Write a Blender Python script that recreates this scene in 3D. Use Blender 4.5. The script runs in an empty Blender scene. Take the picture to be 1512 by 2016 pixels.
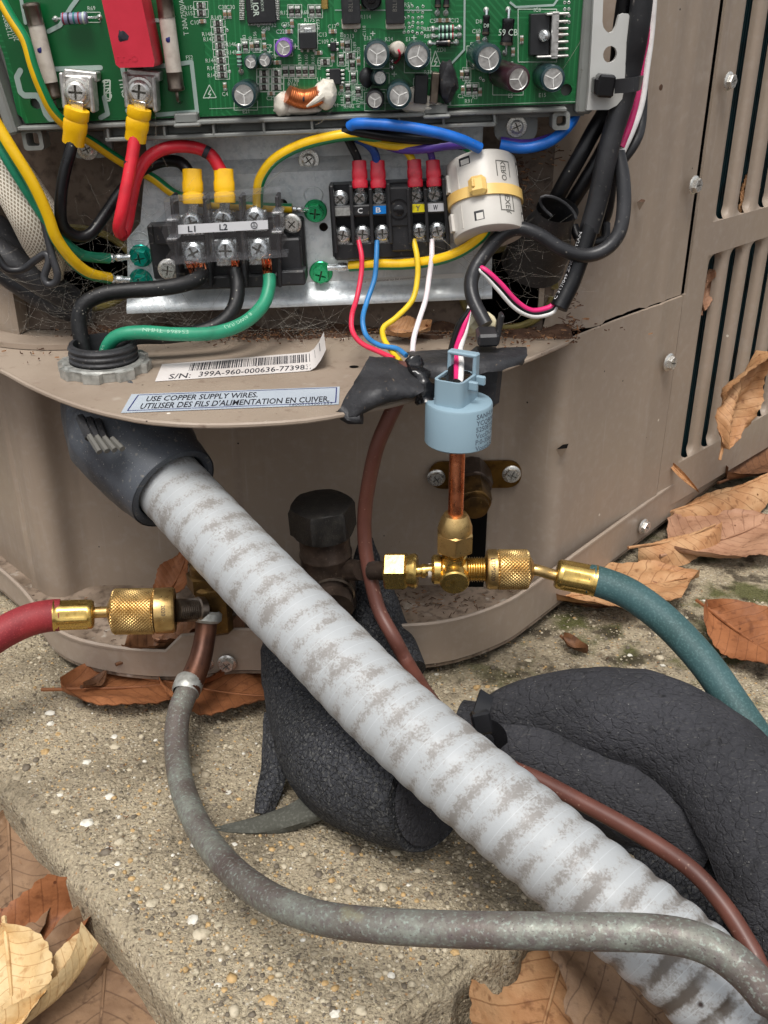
import bpy, math, random
from mathutils import Vector, Matrix, noise
from mathutils.geometry import tessellate_polygon
R = math.radians
S = 0.001                       # everything below is written in millimetres
random.seed(7)
scene = bpy.context.scene
COL = scene.collection
# ------------------------------------------------------------ camera, sky, sun, exposure
PITCH, FPX, CAMZ = R(27), 2000.0, 329.0
cd = bpy.data.cameras.new('camera'); cam = bpy.data.objects.new('camera', cd); COL.objects.link(cam)
cam.location = (0, 0, CAMZ*S); cam.rotation_euler = (R(90)-PITCH, 0, 0)
cd.sensor_fit = 'HORIZONTAL'; cd.sensor_width = 36; cd.lens = 36*FPX/1512
cd.clip_start = 0.01; cd.clip_end = 100
scene.camera = cam
SUN_EL, SUN_AZ = 66, 192        # azimuth clockwise from +Y (north): behind the camera, a little left
world = bpy.data.worlds.new('World'); scene.world = world; world.use_nodes = True
wn = world.node_tree; bg = wn.nodes['Background']
sky = wn.nodes.new('ShaderNodeTexSky'); sky.sky_type = 'NISHITA'; sky.sun_disc = False
sky.sun_elevation = R(SUN_EL); sky.sun_rotation = R(SUN_AZ); sky.air_density = 1.0; sky.dust_density = 4.0; sky.ozone_density = 0.6
hsv = wn.nodes.new('ShaderNodeHueSaturation'); hsv.inputs['Saturation'].default_value = 0.25
wn.links.new(sky.outputs[0], hsv.inputs['Color']); wn.links.new(hsv.outputs[0], bg.inputs[0]); bg.inputs[1].default_value = 0.12
sd = bpy.data.lights.new('sun', 'SUN'); sd.energy = 1.5; sd.angle = R(22); sd.color = (1, .965, .92)
sun = bpy.data.objects.new('sun', sd); COL.objects.link(sun)
az, el = R(SUN_AZ), R(SUN_EL)
sdir = Vector((math.sin(az)*math.cos(el), math.cos(az)*math.cos(el), math.sin(el)))
sun.rotation_euler = sdir.to_track_quat('Z', 'Y').to_euler(); sun.location = (0, -.5, 1)
vs = scene.view_settings; vs.view_transform = 'Standard'; vs.look = 'None'; vs.gamma = 1; vs.exposure = 0.55
vs.use_curve_mapping = False
scene.cycles.max_bounces = 8; scene.cycles.transparent_max_bounces = 12
# ------------------------------------------------------------ where a photo pixel lies in the world
CAM = Vector((0, 0, CAMZ)); cT, sT = math.cos(PITCH), math.sin(PITCH)
def ray(px, py):
    v = (1008-py)/FPX
    return Vector(((px-756)/FPX, cT+v*sT, -sT+v*cT))
def PY(px, py, Y): d = ray(px, py); return CAM+d*(Y/d.y)
def PZ(px, py, z): d = ray(px, py); return CAM+d*((z-CAMZ)/d.z)
def PD(px, py, t): return CAM+ray(px, py)*t
def PP(px, py, p0, n): d = ray(px, py); return CAM+d*((Vector(p0)-CAM).dot(n)/d.dot(n))
def pxmm(p): return (Vector((0, cT, -sT)).dot(p-CAM))/FPX      # mm per photo pixel at point p
# ------------------------------------------------------------ mesh building
class MB:
    def __init__(s): s.v = []; s.f = []; s.m = []; s.uv = []; s.hasuv = False
    def add(s, g, M=None, mi=0):
        vs_, fs = g[0], g[1]; uv = g[2] if len(g) > 2 else None
        o = len(s.v)
        s.v += [tuple(M @ Vector(p)) for p in vs_] if M is not None else [tuple(p) for p in vs_]
        for i, f in enumerate(fs):
            s.f.append([k+o for k in f]); s.m.append(mi)
            s.uv.append(uv[i] if uv else None)
        if uv: s.hasuv = True
        return s
    def mesh(s, name, mats, O, angle=38):
        me = bpy.data.meshes.new(name)
        ox, oy, oz = O
        me.from_pydata([((x-ox)*S, (y-oy)*S, (z-oz)*S) for x, y, z in s.v], [], s.f)
        for m in (mats if isinstance(mats, (list, tuple)) else [mats]): me.materials.append(m)
        me.polygons.foreach_set('material_index', s.m)
        if s.hasuv:
            l = me.uv_layers.new(name='UVMap'); d = []
            for f, u in zip(s.f, s.uv):
                d += [c for p in (u or [(0, 0)]*len(f)) for c in p]
            l.data.foreach_set('uv', d)
        me.polygons.foreach_set('use_smooth', [True]*len(me.polygons))
        me.update()
        me.set_sharp_from_angle(angle=R(angle))
        return me
W = {}
def _link(o, parent, Mw):
    COL.objects.link(o); W[o.name] = Mw
    if parent: o.parent = parent; o.matrix_basis = W[parent.name].inverted() @ Mw
    else: o.matrix_basis = Mw
    return o
def tagit(o, label=None, cat=None, group=None, kind=None):
    for k, v in (('label', label), ('category', cat), ('group', group), ('kind', kind)):
        if v: o[k] = v
    return o
def thing(name, label, cat, loc, group=None):
    o = bpy.data.objects.new(name, None); o.empty_display_size = .01
    _link(o, None, Matrix.Translation(Vector(loc)*S)); return tagit(o, label, cat, group)
def base_of(mb):
    xs, ys, zs = zip(*mb.v)
    return ((min(xs)+max(xs))/2, (min(ys)+max(ys))/2, min(zs))
def part(parent, name, mb, mats, label=None, O=None, kind=None, angle=38):
    O = O or base_of(mb)
    o = bpy.data.objects.new(name, mb.mesh(name, mats, O, angle))
    _link(o, parent, Matrix.Translation(Vector(O)*S)); return tagit(o, label, kind=kind)
def solo(name, mb, mats, label, cat, group=None, kind=None, angle=38):
    O = base_of(mb)
    o = bpy.data.objects.new(name, mb.mesh(name, mats, O, angle))
    _link(o, None, Matrix.Translation(Vector(O)*S)); return tagit(o, label, cat, group, kind)
def struct(name, mb, mats, kind='structure', angle=38):
    O = base_of(mb); o = bpy.data.objects.new(name, mb.mesh(name, mats, O, angle))
    _link(o, None, Matrix.Translation(Vector(O)*S)); o['kind'] = kind; return o
def inst(parent, name, me, M, label=None):       # M: world matrix in mm, shared mesh data
    Mw = M.copy(); Mw.translation = Mw.translation*S
    o = bpy.data.objects.new(name, me); _link(o, parent, Mw); return tagit(o, label)
# ------------------------------------------------------------ shapes
def orient(n, loc=(0, 0, 0), up=(0, 0, 1), spin=0, sc=1):
    z = Vector(n).normalized(); u = Vector(up)
    if abs(z.dot(u.normalized())) > .98: u = Vector((0, 1, 0))
    x = u.cross(z).normalized(); y = z.cross(x)
    M = Matrix((x, y, z)).transposed().to_4x4() @ Matrix.Rotation(spin, 4, 'Z') @ Matrix.Scale(sc, 4)
    M.translation = Vector(loc); return M
def along(p0, p1, up=(0, 0, 1), spin=0): return orient(Vector(p1)-Vector(p0), p0, up, spin)
FACE = orient((0, -1, 0))       # local x right, y up, z towards the viewer
def at(p, rot=0, up_n=(0, -1, 0)): return orient(up_n, p, spin=rot)
def box(cx, cy, cz, sx, sy, sz, b=0):
    hx, hy, hz = sx/2, sy/2, sz/2; b = min(b, hx*.9, hy*.9, hz*.9)
    if b <= 0:
        v = [(cx+i*hx, cy+j*hy, cz+k*hz) for i in (-1, 1) for j in (-1, 1) for k in (-1, 1)]
        return v, [(0, 1, 3, 2), (4, 6, 7, 5), (0, 4, 5, 1), (2, 3, 7, 6), (0, 2, 6, 4), (1, 5, 7, 3)]
    v = []; idx = {}
    for i in (-1, 1):
        for j in (-1, 1):
            for k in (-1, 1):
                for a in range(3):
                    h = [hx, hy, hz]; q = [h[0]-b, h[1]-b, h[2]-b]; q[a] = h[a]
                    idx[(i, j, k, a)] = len(v); v.append((cx+i*q[0], cy+j*q[1], cz+k*q[2]))
    f = []
    for a in range(3):
        o = [x for x in range(3) if x != a]
        for s in (-1, 1):
            c = []
            for (p, q) in ((-1, -1), (1, -1), (1, 1), (-1, 1)):
                t = [0, 0, 0]; t[a] = s; t[o[0]] = p; t[o[1]] = q; c.append(idx[(*t, a)])
            flip = (s > 0) != (a != 1); f.append(tuple(c[::-1] if flip else c))
    for a in range(3):           # edges along axis a
        o = [x for x in range(3) if x != a]
        for p in (-1, 1):
            for q in (-1, 1):
                def K(s, ax): t = [0, 0, 0]; t[a] = s; t[o[0]] = p; t[o[1]] = q; return idx[(*t, ax)]
                c = (K(-1, o[0]), K(1, o[0]), K(1, o[1]), K(-1, o[1]))
                flip = (p*q > 0) == (a != 1); f.append(c[::-1] if not flip else c)
    for i in (-1, 1):
        for j in (-1, 1):
            for k in (-1, 1):
                c = tuple(idx[(i, j, k, a)] for a in range(3)); f.append(c if i*j*k > 0 else c[::-1])
    return v, f
def lathe(prof, n=24, cap=(True, True), sx=1, sy=1, phase=0):
    v = []; f = []; uv = []
    L = [0]
    for a, b in zip(prof, prof[1:]): L.append(L[-1]+math.hypot(b[0]-a[0], b[1]-a[1]))
    for r, z in prof:
        for i in range(n):
            t = 2*math.pi*i/n+phase; v.append((r*sx*math.cos(t), r*sy*math.sin(t), z))
    for j in range(len(prof)-1):
        for i in range(n):
            k = (i+1) % n; f.append((j*n+i, j*n+k, (j+1)*n+k, (j+1)*n+i))
            uv.append(((i/n, L[j]), ((i+1)/n, L[j]), ((i+1)/n, L[j+1]), (i/n, L[j+1])))
    if cap[0] and prof[0][0] > 0: f.append(tuple(range(n))[::-1]); uv.append([(0, 0)]*n)
    if cap[1] and prof[-1][0] > 0: o = (len(prof)-1)*n; f.append(tuple(range(o, o+n))); uv.append([(0, 0)]*n)
    return v, f, uv
def hexrod(r, z0, z1, ch=.8):    # hexagon with chamfered corners
    v, f, uv = lathe([(r-ch, z0), (r, z0+ch*.7), (r, z1-ch*.7), (r-ch, z1)], 6)
    return v, f
def plate(outer, holes=(), z0=0, z1=1, floor=False, edge=0):
    """flat plate with holes; 2D loops, extruded z0..z1"""
    loops = [list(outer)]+[list(h) for h in holes]
    flat = [Vector((x, y, 0)) for l in loops for x, y in l]
    tris = tessellate_polygon([[Vector((x, y, 0)) for x, y in l] for l in loops])
    n = len(flat); v = [(p.x, p.y, z1) for p in flat]+[(p.x, p.y, z0) for p in flat]; f = []
    for t in tris:
        a, b, c = [flat[i] for i in t]
        t = tuple(t) if (b-a).cross(c-a).z > 0 else tuple(t)[::-1]
        f.append(t); f.append(tuple(i+n for i in t[::-1]))
    o = 0
    for li, l in enumerate(loops):
        m = len(l); A = sum(l[i][0]*l[(i+1) % m][1]-l[(i+1) % m][0]*l[i][1] for i in range(m))
        ccw = (A > 0) == (li == 0)
        for i in range(m):
            a, b = o+i, o+(i+1) % m
            f.append((a, a+n, b+n, b) if ccw else (a, b, b+n, a+n))
        o += m
    return v, f
def circ(cx, cy, r, n=16, ry=None, a0=0):
    ry = ry or r; return [(cx+r*math.cos(2*math.pi*i/n+a0), cy+ry*math.sin(2*math.pi*i/n+a0)) for i in range(n)]
def rrect(cx, cy, w, h, r, n=4):
    o = []
    for sx, sy, a in ((1, 1, 0), (-1, 1, 90), (-1, -1, 180), (1, -1, 270)):
        for i in range(n+1):
            t = R(a+90*i/n); o.append((cx+sx*(w/2-r)+r*math.cos(t), cy+sy*(h/2-r)+r*math.sin(t)))
    return o
def cross(l, w, a=0):
    p = [(w, w), (w, l), (-w, l), (-w, w), (-l, w), (-l, -w), (-w, -w), (-w, -l), (w, -l), (w, -w), (l, -w), (l, w)]
    c, s = math.cos(a), math.sin(a); return [(x*c-y*s, x*s+y*c) for x, y in p]
def crom(P, step):
    P = [Vector(p) for p in P]; out = []
    Q = [P[0]*2-P[1]]+P+[P[-1]*2-P[-2]]
    for i in range(1, len(Q)-2):
        a, b, c, d = Q[i-1:i+3]; m = max(2, int((c-b).length/step+.5))
        for k in range(m):
            t = k/m
            out.append(.5*((2*b)+(c-a)*t+(2*a-5*b+4*c-d)*t*t+(3*b-a-3*c+d)*t*t*t))
    out.append(P[-1]); return out
REF = Vector((0, -1, .45)).normalized()
def frames(C, ref=REF):
    out = []; pn = None; s = 0
    for i, p in enumerate(C):
        t = (C[min(i+1, len(C)-1)]-C[max(i-1, 0)])
        t = t.normalized() if t.length > 1e-6 else Vector((0, 0, 1))
        n = ref-t*ref.dot(t)
        if pn is not None:
            q = pn-t*pn.dot(t); q.normalize()
            w = min(1, max(0, (n.length-.12)/.3)); n = (n*w+q*(1.0-w)*.8+q*.05)
        if n.length < 1e-4: n = t.orthogonal()
        n.normalize(); pn = n
        if i: s += (p-C[i-1]).length
        out.append((p, t, n, t.cross(n), s))
    return out
def sweep(P, r, n=12, step=None, rf=None, cap=True, ref=REF, raw=False, ex=1, ey=1):
    """tube along control points; u=0 faces the viewer; rf(s, L, ang)->radius"""
    C = [Vector(p) for p in P] if raw else crom(P, step or max(r*.8, .9))
    F_ = frames(C, ref); L = F_[-1][4]; v = []; f = []; uv = []
    for p, t, a, b, s in F_:
        for i in range(n):
            th = 2*math.pi*i/n; q = rf(s, L, th) if rf else r
            v.append(p+a*(q*ex*math.cos(th))+b*(q*ey*math.sin(th)))
    for j in range(len(F_)-1):
        s0, s1 = F_[j][4], F_[j+1][4]
        for i in range(n):
            k = (i+1) % n; f.append((j*n+i, j*n+k, (j+1)*n+k, (j+1)*n+i))
            uv.append(((i/n, s0), ((i+1)/n, s0), ((i+1)/n, s1), (i/n, s1)))
    if cap:
        f.append(tuple(range(n))[::-1]); uv.append([(0, 0)]*n)
        o = (len(F_)-1)*n; f.append(tuple(range(o, o+n))); uv.append([(0, L)]*n)
    return v, f, uv
def strip(P, w, th, n_dir=None, step=2):          # flat band along points
    C = crom(P, step); fr = frames(C, n_dir or REF); v = []; f = []
    for p, t, a, b, s in fr:
        for i, j in ((-1, -1), (1, -1), (1, 1), (-1, 1)): v.append(p+b*(i*w/2)+a*(j*th/2))
    for k in range(len(fr)-1):
        for i in range(4): j = (i+1) % 4; f.append((k*4+i, k*4+j, k*4+4+j, k*4+4+i))
    f.append((3, 2, 1, 0)); o = len(v)-4; f.append((o, o+1, o+2, o+3)); return v, f
def blob(c, r, sub=2, amp=.15, sc=(1, 1, 1), fr=.15, seed=0):
    import bmesh
    bm = bmesh.new(); bmesh.ops.create_icosphere(bm, subdivisions=sub, radius=1)
    v = []
    for x in bm.verts:
        p = x.co; k = 1+amp*noise.noise(p*1.7+Vector((seed*3.1, 0, 0)))*2
        v.append(Vector(c)+Vector((p.x*r*sc[0]*k, p.y*r*sc[1]*k, p.z*r*sc[2]*k)))
    f = [tuple(q.index for q in p.verts) for p in bm.faces]; bm.free(); return v, f
def knurl(r, z0, z1, pitch, h=.55):
    n = int(2*math.pi*r/pitch); k = 6; na = n*k; nz = int((z1-z0)/pitch*k); v = []; f = []
    tri = lambda x: 1-abs((x % 1)*2-1)
    for j in range(nz+1):
        z = z0+(z1-z0)*j/nz
        e = min(1, min(z-z0, z1-z)/.8)
        for i in range(na):
            a = i/k; b = (z-z0)/pitch; q = min(tri(a+b), tri(a-b)); rr = r-h+h*min(q*1.35, .9)-(1-e)*h
            t = 2*math.pi*i/na; v.append((rr*math.cos(t), rr*math.sin(t), z))
    for j in range(nz):
        for i in range(na): m = (i+1) % na; f.append((j*na+i, j*na+m, (j+1)*na+m, (j+1)*na+i))
    f.append(tuple(range(na))[::-1]); f.append(tuple(range(nz*na, nz*na+na))); return v, f
# ------------------------------------------------------------ lettering
_tc = {}
def glyphs(s, bold=0):
    if (s, bold) in _tc: return _tc[(s, bold)]
    cu = bpy.data.curves.new('t', 'FONT'); cu.body = s; cu.size = 1; cu.resolution_u = 2; cu.offset = bold
    o = bpy.data.objects.new('t', cu); COL.objects.link(o)
    dg = bpy.context.evaluated_depsgraph_get(); me = bpy.data.meshes.new_from_object(o.evaluated_get(dg))
    v = [(q.co.x, q.co.y) for q in me.vertices]; f = [tuple(p.vertices) for p in me.polygons]
    bpy.data.objects.remove(o); bpy.data.meshes.remove(me); bpy.data.curves.remove(cu)
    x0 = min((p[0] for p in v), default=0); x1 = max((p[0] for p in v), default=1)
    v = [(p[0]-x0, p[1]) for p in v]; _tc[(s, bold)] = (v, f, max(x1-x0, .01)); return _tc[(s, bold)]
def text(mb, s, M, h, wide=1, bold=0, mi=0, align=.5, lift=.12):
    """letters h tall (capitals) in the local xy plane of M, centred on it"""
    v, f, w = glyphs(s, bold); k = h/.7
    mb.add(([((x-w*align)*k*wide, y*k-h/2, lift) for x, y in v], f), M, mi)
def textq(mb, s, bl, br, tl, n, bold=0, mi=0, lift=.12):
    """letters stretched over the parallelogram bl, br, tl (base line to capital height)"""
    v, f, w = glyphs(s, bold); bl, br, tl = Vector(bl), Vector(br), Vector(tl); n = Vector(n)
    mb.add(([bl+(br-bl)*(x/w)+(tl-bl)*(y/.7)+n*lift for x, y in v], f), None, mi)
def text_on(mb, s, C, s0, h, r, ang=0, wide=1, mi=0, flip=False, ref=REF):
    """letters printed along a round cable"""
    v, f, w = glyphs(s); k = h/.7; fr = frames(C, ref); out = []
    for x, y in v:
        d = s0+(-x if flip else x)*k*wide; j = 0
        while j < len(fr)-2 and fr[j+1][4] < d: j += 1
        p0, t, a, b, q = fr[j]; p1 = fr[j+1][0]; e = (d-q)/max(1e-6, fr[j+1][4]-q); p = p0.lerp(p1, e)
        th = ang+((y*k-h/2) if flip else -(y*k-h/2))/r
        out.append(p+(a*math.cos(th)+b*math.sin(th))*(r+.06))
    mb.add((out, f), None, mi)
# ------------------------------------------------------------ materials
def c(r, g, b, k=1.0):
    g_ = lambda x: (x/12.92 if x <= .04045 else ((x+.055)/1.055)**2.4)*k
    return (g_(r/255), g_(g/255), g_(b/255), 1)
def mat(name, col, rough=.5, metal=0, var=(), specks=(), bump=(), coat=0, spec=.5, trans=0, alpha=1, ior=1.45, rvar=None, uvfn=None, sheen=0, aniso=None):
    m = bpy.data.materials.new(name); m.use_nodes = True; nt = m.node_tree; N = nt.nodes; Lk = nt.links
    P = N['Principled BSDF']; P.inputs['Roughness'].default_value = rough; P.inputs['Metallic'].default_value = metal
    P.inputs['Specular IOR Level'].default_value = spec; P.inputs['IOR'].default_value = ior
    P.inputs['Coat Weight'].default_value = coat; P.inputs['Coat Roughness'].default_value = .15
    P.inputs['Transmission Weight'].default_value = trans; P.inputs['Alpha'].default_value = alpha
    P.inputs['Sheen Weight'].default_value = sheen
    tc = N.new('ShaderNodeTexCoord'); sc = N.new('ShaderNodeVectorMath'); sc.operation = 'SCALE'; sc.inputs[3].default_value = 1000
    Lk.new(tc.outputs['Object'], sc.inputs[0]); V = sc.outputs[0]
    oi = N.new('ShaderNodeObjectInfo'); ad = N.new('ShaderNodeVectorMath'); ad.operation = 'ADD'
    ml = N.new('ShaderNodeMath'); ml.operation = 'MULTIPLY'; ml.inputs[1].default_value = 700
    Lk.new(oi.outputs['Random'], ml.inputs[0]); Lk.new(V, ad.inputs[0]); Lk.new(ml.outputs[0], ad.inputs[1]); V = ad.outputs[0]
    rgb = N.new('ShaderNodeRGB'); rgb.outputs[0].default_value = col; cur = rgb.outputs[0]
    def nz(scale, detail=4, vec=None, st=None):
        n = N.new('ShaderNodeTexNoise'); n.inputs['Scale'].default_value = scale; n.inputs['Detail'].default_value = detail
        vv = vec or V
        if st:
            q = N.new('ShaderNodeVectorMath'); q.operation = 'MULTIPLY'; q.inputs[1].default_value = st; Lk.new(vv, q.inputs[0]); vv = q.outputs[0]
        Lk.new(vv, n.inputs['Vector']); return n.outputs['Fac']
    def ramp(src, a, b, inv=False):
        q = N.new('ShaderNodeMapRange'); q.inputs[1].default_value = a; q.inputs[2].default_value = b; q.clamp = True
        if inv: q.inputs[3].default_value = 1; q.inputs[4].default_value = 0
        Lk.new(src, q.inputs[0]); return q.outputs[0]
    def mix(a, col2, fac):
        q = N.new('ShaderNodeMix'); q.data_type = 'RGBA'; Lk.new(fac, q.inputs[0]); Lk.new(a, q.inputs[6])
        if isinstance(col2, tuple): q.inputs[7].default_value = col2
        else: Lk.new(col2, q.inputs[7])
        return q.outputs[2]
    def math_(op, a, b=None):
        q = N.new('ShaderNodeMath'); q.operation = op
        for i, x in enumerate((a, b)):
            if x is None: continue
            if isinstance(x, (int, float)): q.inputs[i].default_value = x
            else: Lk.new(x, q.inputs[i])
        return q.outputs[0]
    for v in var:                # (noise scale, lo, hi, colour[, stretch])
        cur = mix(cur, v[3], ramp(nz(v[0], 5, None, v[4] if len(v) > 4 else None), v[1], v[2]))
    if uvfn: cur = uvfn(dict(N=N, L=Lk, tc=tc, V=V, nz=nz, ramp=ramp, mix=mix, math=math_, P=P), cur)
    for sp in specks:            # (cells per mm, radius, share, colour)
        vo = N.new('ShaderNodeTexVoronoi'); vo.inputs['Scale'].default_value = sp[0]; Lk.new(V, vo.inputs['Vector'])
        se = N.new('ShaderNodeSeparateColor'); Lk.new(vo.outputs['Color'], se.inputs[0])
        r1 = ramp(vo.outputs['Distance'], sp[1]*.7, sp[1], True)
        r2 = math_('LESS_THAN', se.outputs[0], sp[2]); cur = mix(cur, sp[3], math_('MULTIPLY', r1, r2))
    Lk.new(cur, P.inputs['Base Color'])
    if rvar: 
        q = N.new('ShaderNodeMapRange'); q.inputs[1].default_value = .3; q.inputs[2].default_value = .7
        q.inputs[3].default_value = rvar[1]; q.inputs[4].default_value = rvar[2]; Lk.new(nz(rvar[0]), q.inputs[0]); Lk.new(q.outputs[0], P.inputs['Roughness'])
    prev = None
    for b in bump:               # (kind, scale per mm, height mm[, stretch])
        if b[0] == 'noise': h = nz(b[1], 6, None, b[3] if len(b) > 3 else None)
        elif b[0] in ('crack', 'cell'):
            vo = N.new('ShaderNodeTexVoronoi'); vo.inputs['Scale'].default_value = b[1]
            if b[0] == 'crack': vo.feature = 'DISTANCE_TO_EDGE'
            dn = N.new('ShaderNodeTexNoise'); dn.inputs['Scale'].default_value = b[1]*.8; Lk.new(V, dn.inputs['Vector'])
            dm = N.new('ShaderNodeVectorMath'); dm.operation = 'MULTIPLY_ADD'; Lk.new(dn.outputs['Color'], dm.inputs[0])
            dm.inputs[1].default_value = (1.2/b[1],)*3; Lk.new(V, dm.inputs[2]); Lk.new(dm.outputs[0], vo.inputs['Vector'])
            h = ramp(vo.outputs['Distance'], 0, .12) if b[0] == 'crack' else vo.outputs['Distance']
        bn = N.new('ShaderNodeBump'); bn.inputs['Distance'].default_value = b[2]*S; Lk.new(h, bn.inputs['Height'])
        if prev: Lk.new(prev, bn.inputs['Normal'])
        prev = bn.outputs[0]
    if prev: Lk.new(prev, P.inputs['Normal'])
    return m
def uvsep(k):
    s = k['N'].new('ShaderNodeSeparateXYZ'); k['L'].new(k['tc'].outputs['UV'], s.inputs[0]); return s.outputs[0], s.outputs[1]
K = {}
dust = c(150, 140, 125)
K['beige'] = mat('beige_paint', c(156, 140, 123), .42, var=[(.16, .56, .8, c(142, 127, 114), (1, 1, .06)), (.5, .6, .85, c(172, 160, 148), (1, 1, .05)), (.012, .35, .7, c(150, 135, 121)), (.25, .5, .9, c(163, 150, 137)), (.05, .66, .82, c(140, 126, 112), (1, 1, .25))],
                 specks=[(.085, .045, .4, c(40, 32, 28)), (.06, .05, .3, c(210, 200, 185)), (.25, .05, .1, c(90, 72, 60))], bump=[('noise', .9, .03), ('noise', .05, .25)], rvar=(.08, .34, .55))
K['beige_dirty'] = mat('dirty_beige_paint', c(150, 133, 117), .6, var=[(.06, .4, .65, c(110, 95, 80)), (.3, .5, .7, c(88, 74, 62)), (.15, .6, .7, c(178, 168, 155))],
                 specks=[(.12, .1, .4, c(60, 42, 30)), (.2, .08, .3, c(200, 190, 175))], bump=[('noise', .5, .12)])
K['shelf'] = mat('shelf_paint', c(156, 141, 125), .5, var=[(.02, .4, .7, c(140, 124, 109)), (.2, .6, .8, c(120, 102, 88)), (.08, .64, .78, c(172, 160, 146))],
                 specks=[(.12, .07, .35, c(55, 40, 30)), (.10, .09, .22, c(225, 218, 205)), (.3, .08, .12, c(90, 65, 45))], bump=[('noise', .9, .04)], rvar=(.1, .38, .6))
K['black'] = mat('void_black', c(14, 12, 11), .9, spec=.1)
K['galv'] = mat('galvanised_steel', c(214, 218, 220), .42, .35, var=[(.35, .42, .66, c(190, 197, 201)), (.9, .5, .62, c(212, 218, 220)), (.03, .5, .75, c(172, 175, 174))],
                specks=[(.5, .1, .1, c(110, 105, 95))], bump=[('cell', .5, .03), ('noise', .15, .08)], rvar=(.5, .3, .55))
K['zinc'] = mat('zinc_screw', c(214, 212, 206), .3, .75, var=[(.9, .5, .8, c(176, 174, 166))], bump=[('noise', 1.2, .05)], rvar=(1.5, .2, .45))
K['steel'] = mat('bright_steel', c(226, 229, 229), .2, .85, var=[(.8, .5, .85, c(180, 192, 196))], bump=[('noise', 1.0, .08)], rvar=(1, .12, .4))
K['greenscrew'] = mat('green_screw', c(54, 178, 118), .24, .55, var=[(.8, .55, .85, c(30, 130, 84))], bump=[('noise', 1.1, .05)])
K['tealscrew'] = mat('teal_screw', c(20, 158, 138), .24, .55, var=[(.8, .55, .85, c(10, 110, 98))], bump=[('noise', 1.1, .05)])
K['brass'] = mat('brass', c(196, 164, 108), .34, .9, var=[(.25, .5, .8, c(160, 126, 74)), (1.5, .6, .8, c(128, 98, 58))], bump=[('noise', .6, .05)], rvar=(.4, .24, .42))
K['brass_new'] = mat('polished_brass', c(204, 172, 100), .24, .92, var=[(.3, .55, .8, c(160, 124, 56))], bump=[('noise', .5, .04)], rvar=(.5, .16, .32))
K['brass_old'] = mat('tarnished_brass', c(120, 92, 52), .45, .85, var=[(.15, .4, .65, c(80, 62, 40)), (.7, .6, .75, c(150, 122, 70))], bump=[('noise', .8, .08)])
K['brass_dark'] = mat('browned_brass', c(78, 66, 58), .4, .6, var=[(.12, .45, .7, c(52, 42, 36)), (.8, .6, .8, c(110, 96, 84))], bump=[('noise', .8, .06)])
K['brass_plate'] = mat('browned_brass_plate', c(120, 88, 40), .4, .8, var=[(.2, .45, .7, c(80, 56, 26))])
K['cap_dark'] = mat('dark_cap', c(38, 36, 34), .55, .1, var=[(.3, .5, .75, c(52, 49, 44)), (1.4, .6, .8, c(84, 80, 74))], bump=[('noise', 1.5, .15)])
K['copper'] = mat('bright_copper', c(222, 140, 100), .22, 1, var=[(.2, .5, .75, c(160, 84, 52)), (1.5, .62, .75, c(120, 62, 40))], rvar=(.3, .15, .4))
K['copper_brown'] = mat('brown_copper', c(98, 64, 48), .42, .6, var=[(.1, .4, .7, c(72, 46, 36)), (.5, .6, .75, c(60, 40, 32))], bump=[('noise', .7, .05)])
K['patina'] = mat('weathered_copper_tube', c(106, 98, 91), .48, .3, var=[(.03, .35, .7, c(88, 78, 72)), (.045, .46, .7, c(134, 138, 128)), (.5, .45, .75, c(104, 94, 92)), (.9, .54, .78, c(152, 164, 154)), (1.6, .6, .76, c(72, 62, 62)), (.04, .66, .78, c(164, 164, 128))],
                bump=[('noise', 1.1, .12), ('noise', .15, .2)], rvar=(.3, .4, .65))
K['solder'] = mat('solder', c(176, 176, 170), .5, .5, var=[(.3, .4, .7, c(130, 130, 124))], bump=[('noise', .7, .2)])
K['redhose'] = mat('red_hose_rubber', c(142, 42, 46), .6, var=[(.1, .4, .7, c(120, 32, 38)), (1.5, .55, .75, c(165, 62, 64))], bump=[('noise', 1.5, .08)])
K['greenhose'] = mat('green_hose_rubber', c(54, 84, 86), .6, var=[(.06, .4, .7, c(42, 70, 68)), (1.2, .5, .8, c(82, 112, 112))], bump=[('noise', 1.5, .06)])
K['rubber'] = mat('black_rubber', c(38, 38, 40), .5, var=[(.1, .4, .7, c(52, 52, 54)), (.7, .62, .75, c(105, 100, 94))], bump=[('noise', .6, .15)])
K['elbow'] = mat('grey_black_plastic', c(74, 78, 84), .5, var=[(.035, .45, .6, c(50, 52, 57)), (.5, .62, .74, c(120, 116, 108)), (1.6, .66, .74, c(170, 166, 158))], bump=[('noise', 1.2, .08)])
K['tape'] = mat('black_tape', c(40, 40, 42), .5, var=[(.12, .45, .7, c(56, 56, 58)), (.6, .66, .75, c(110, 96, 82))], bump=[('noise', .25, .5), ('noise', 1.5, .1)])
K['foam'] = mat('weathered_black_foam', c(50, 51, 54), .88, var=[(.03, .4, .7, c(64, 65, 69)), (.9, .52, .74, c(100, 99, 95)), (.35, .58, .72, c(36, 36, 38))], specks=[(.5, .14, .07, c(160, 160, 156))], bump=[('crack', .42, .6), ('noise', 1.4, .5), ('noise', .12, 2)], spec=.3)
K['foam_smooth'] = mat('weathered_black_foam_skin', c(50, 50, 53), .84, var=[(.03, .4, .7, c(62, 62, 66)), (1.3, .58, .8, c(88, 87, 84), (.4, 1, 1)), (.3, .6, .75, c(36, 36, 38)), (.012, .55, .7, c(32, 32, 34))], specks=[(.8, .16, .09, c(128, 128, 124))], bump=[('crack', .26, .26), ('noise', 1.6, .6, (.35, 1, 1)), ('noise', .22, 1.0, (.5, 1, 1)), ('noise', .04, 2)], spec=.25)
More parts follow.
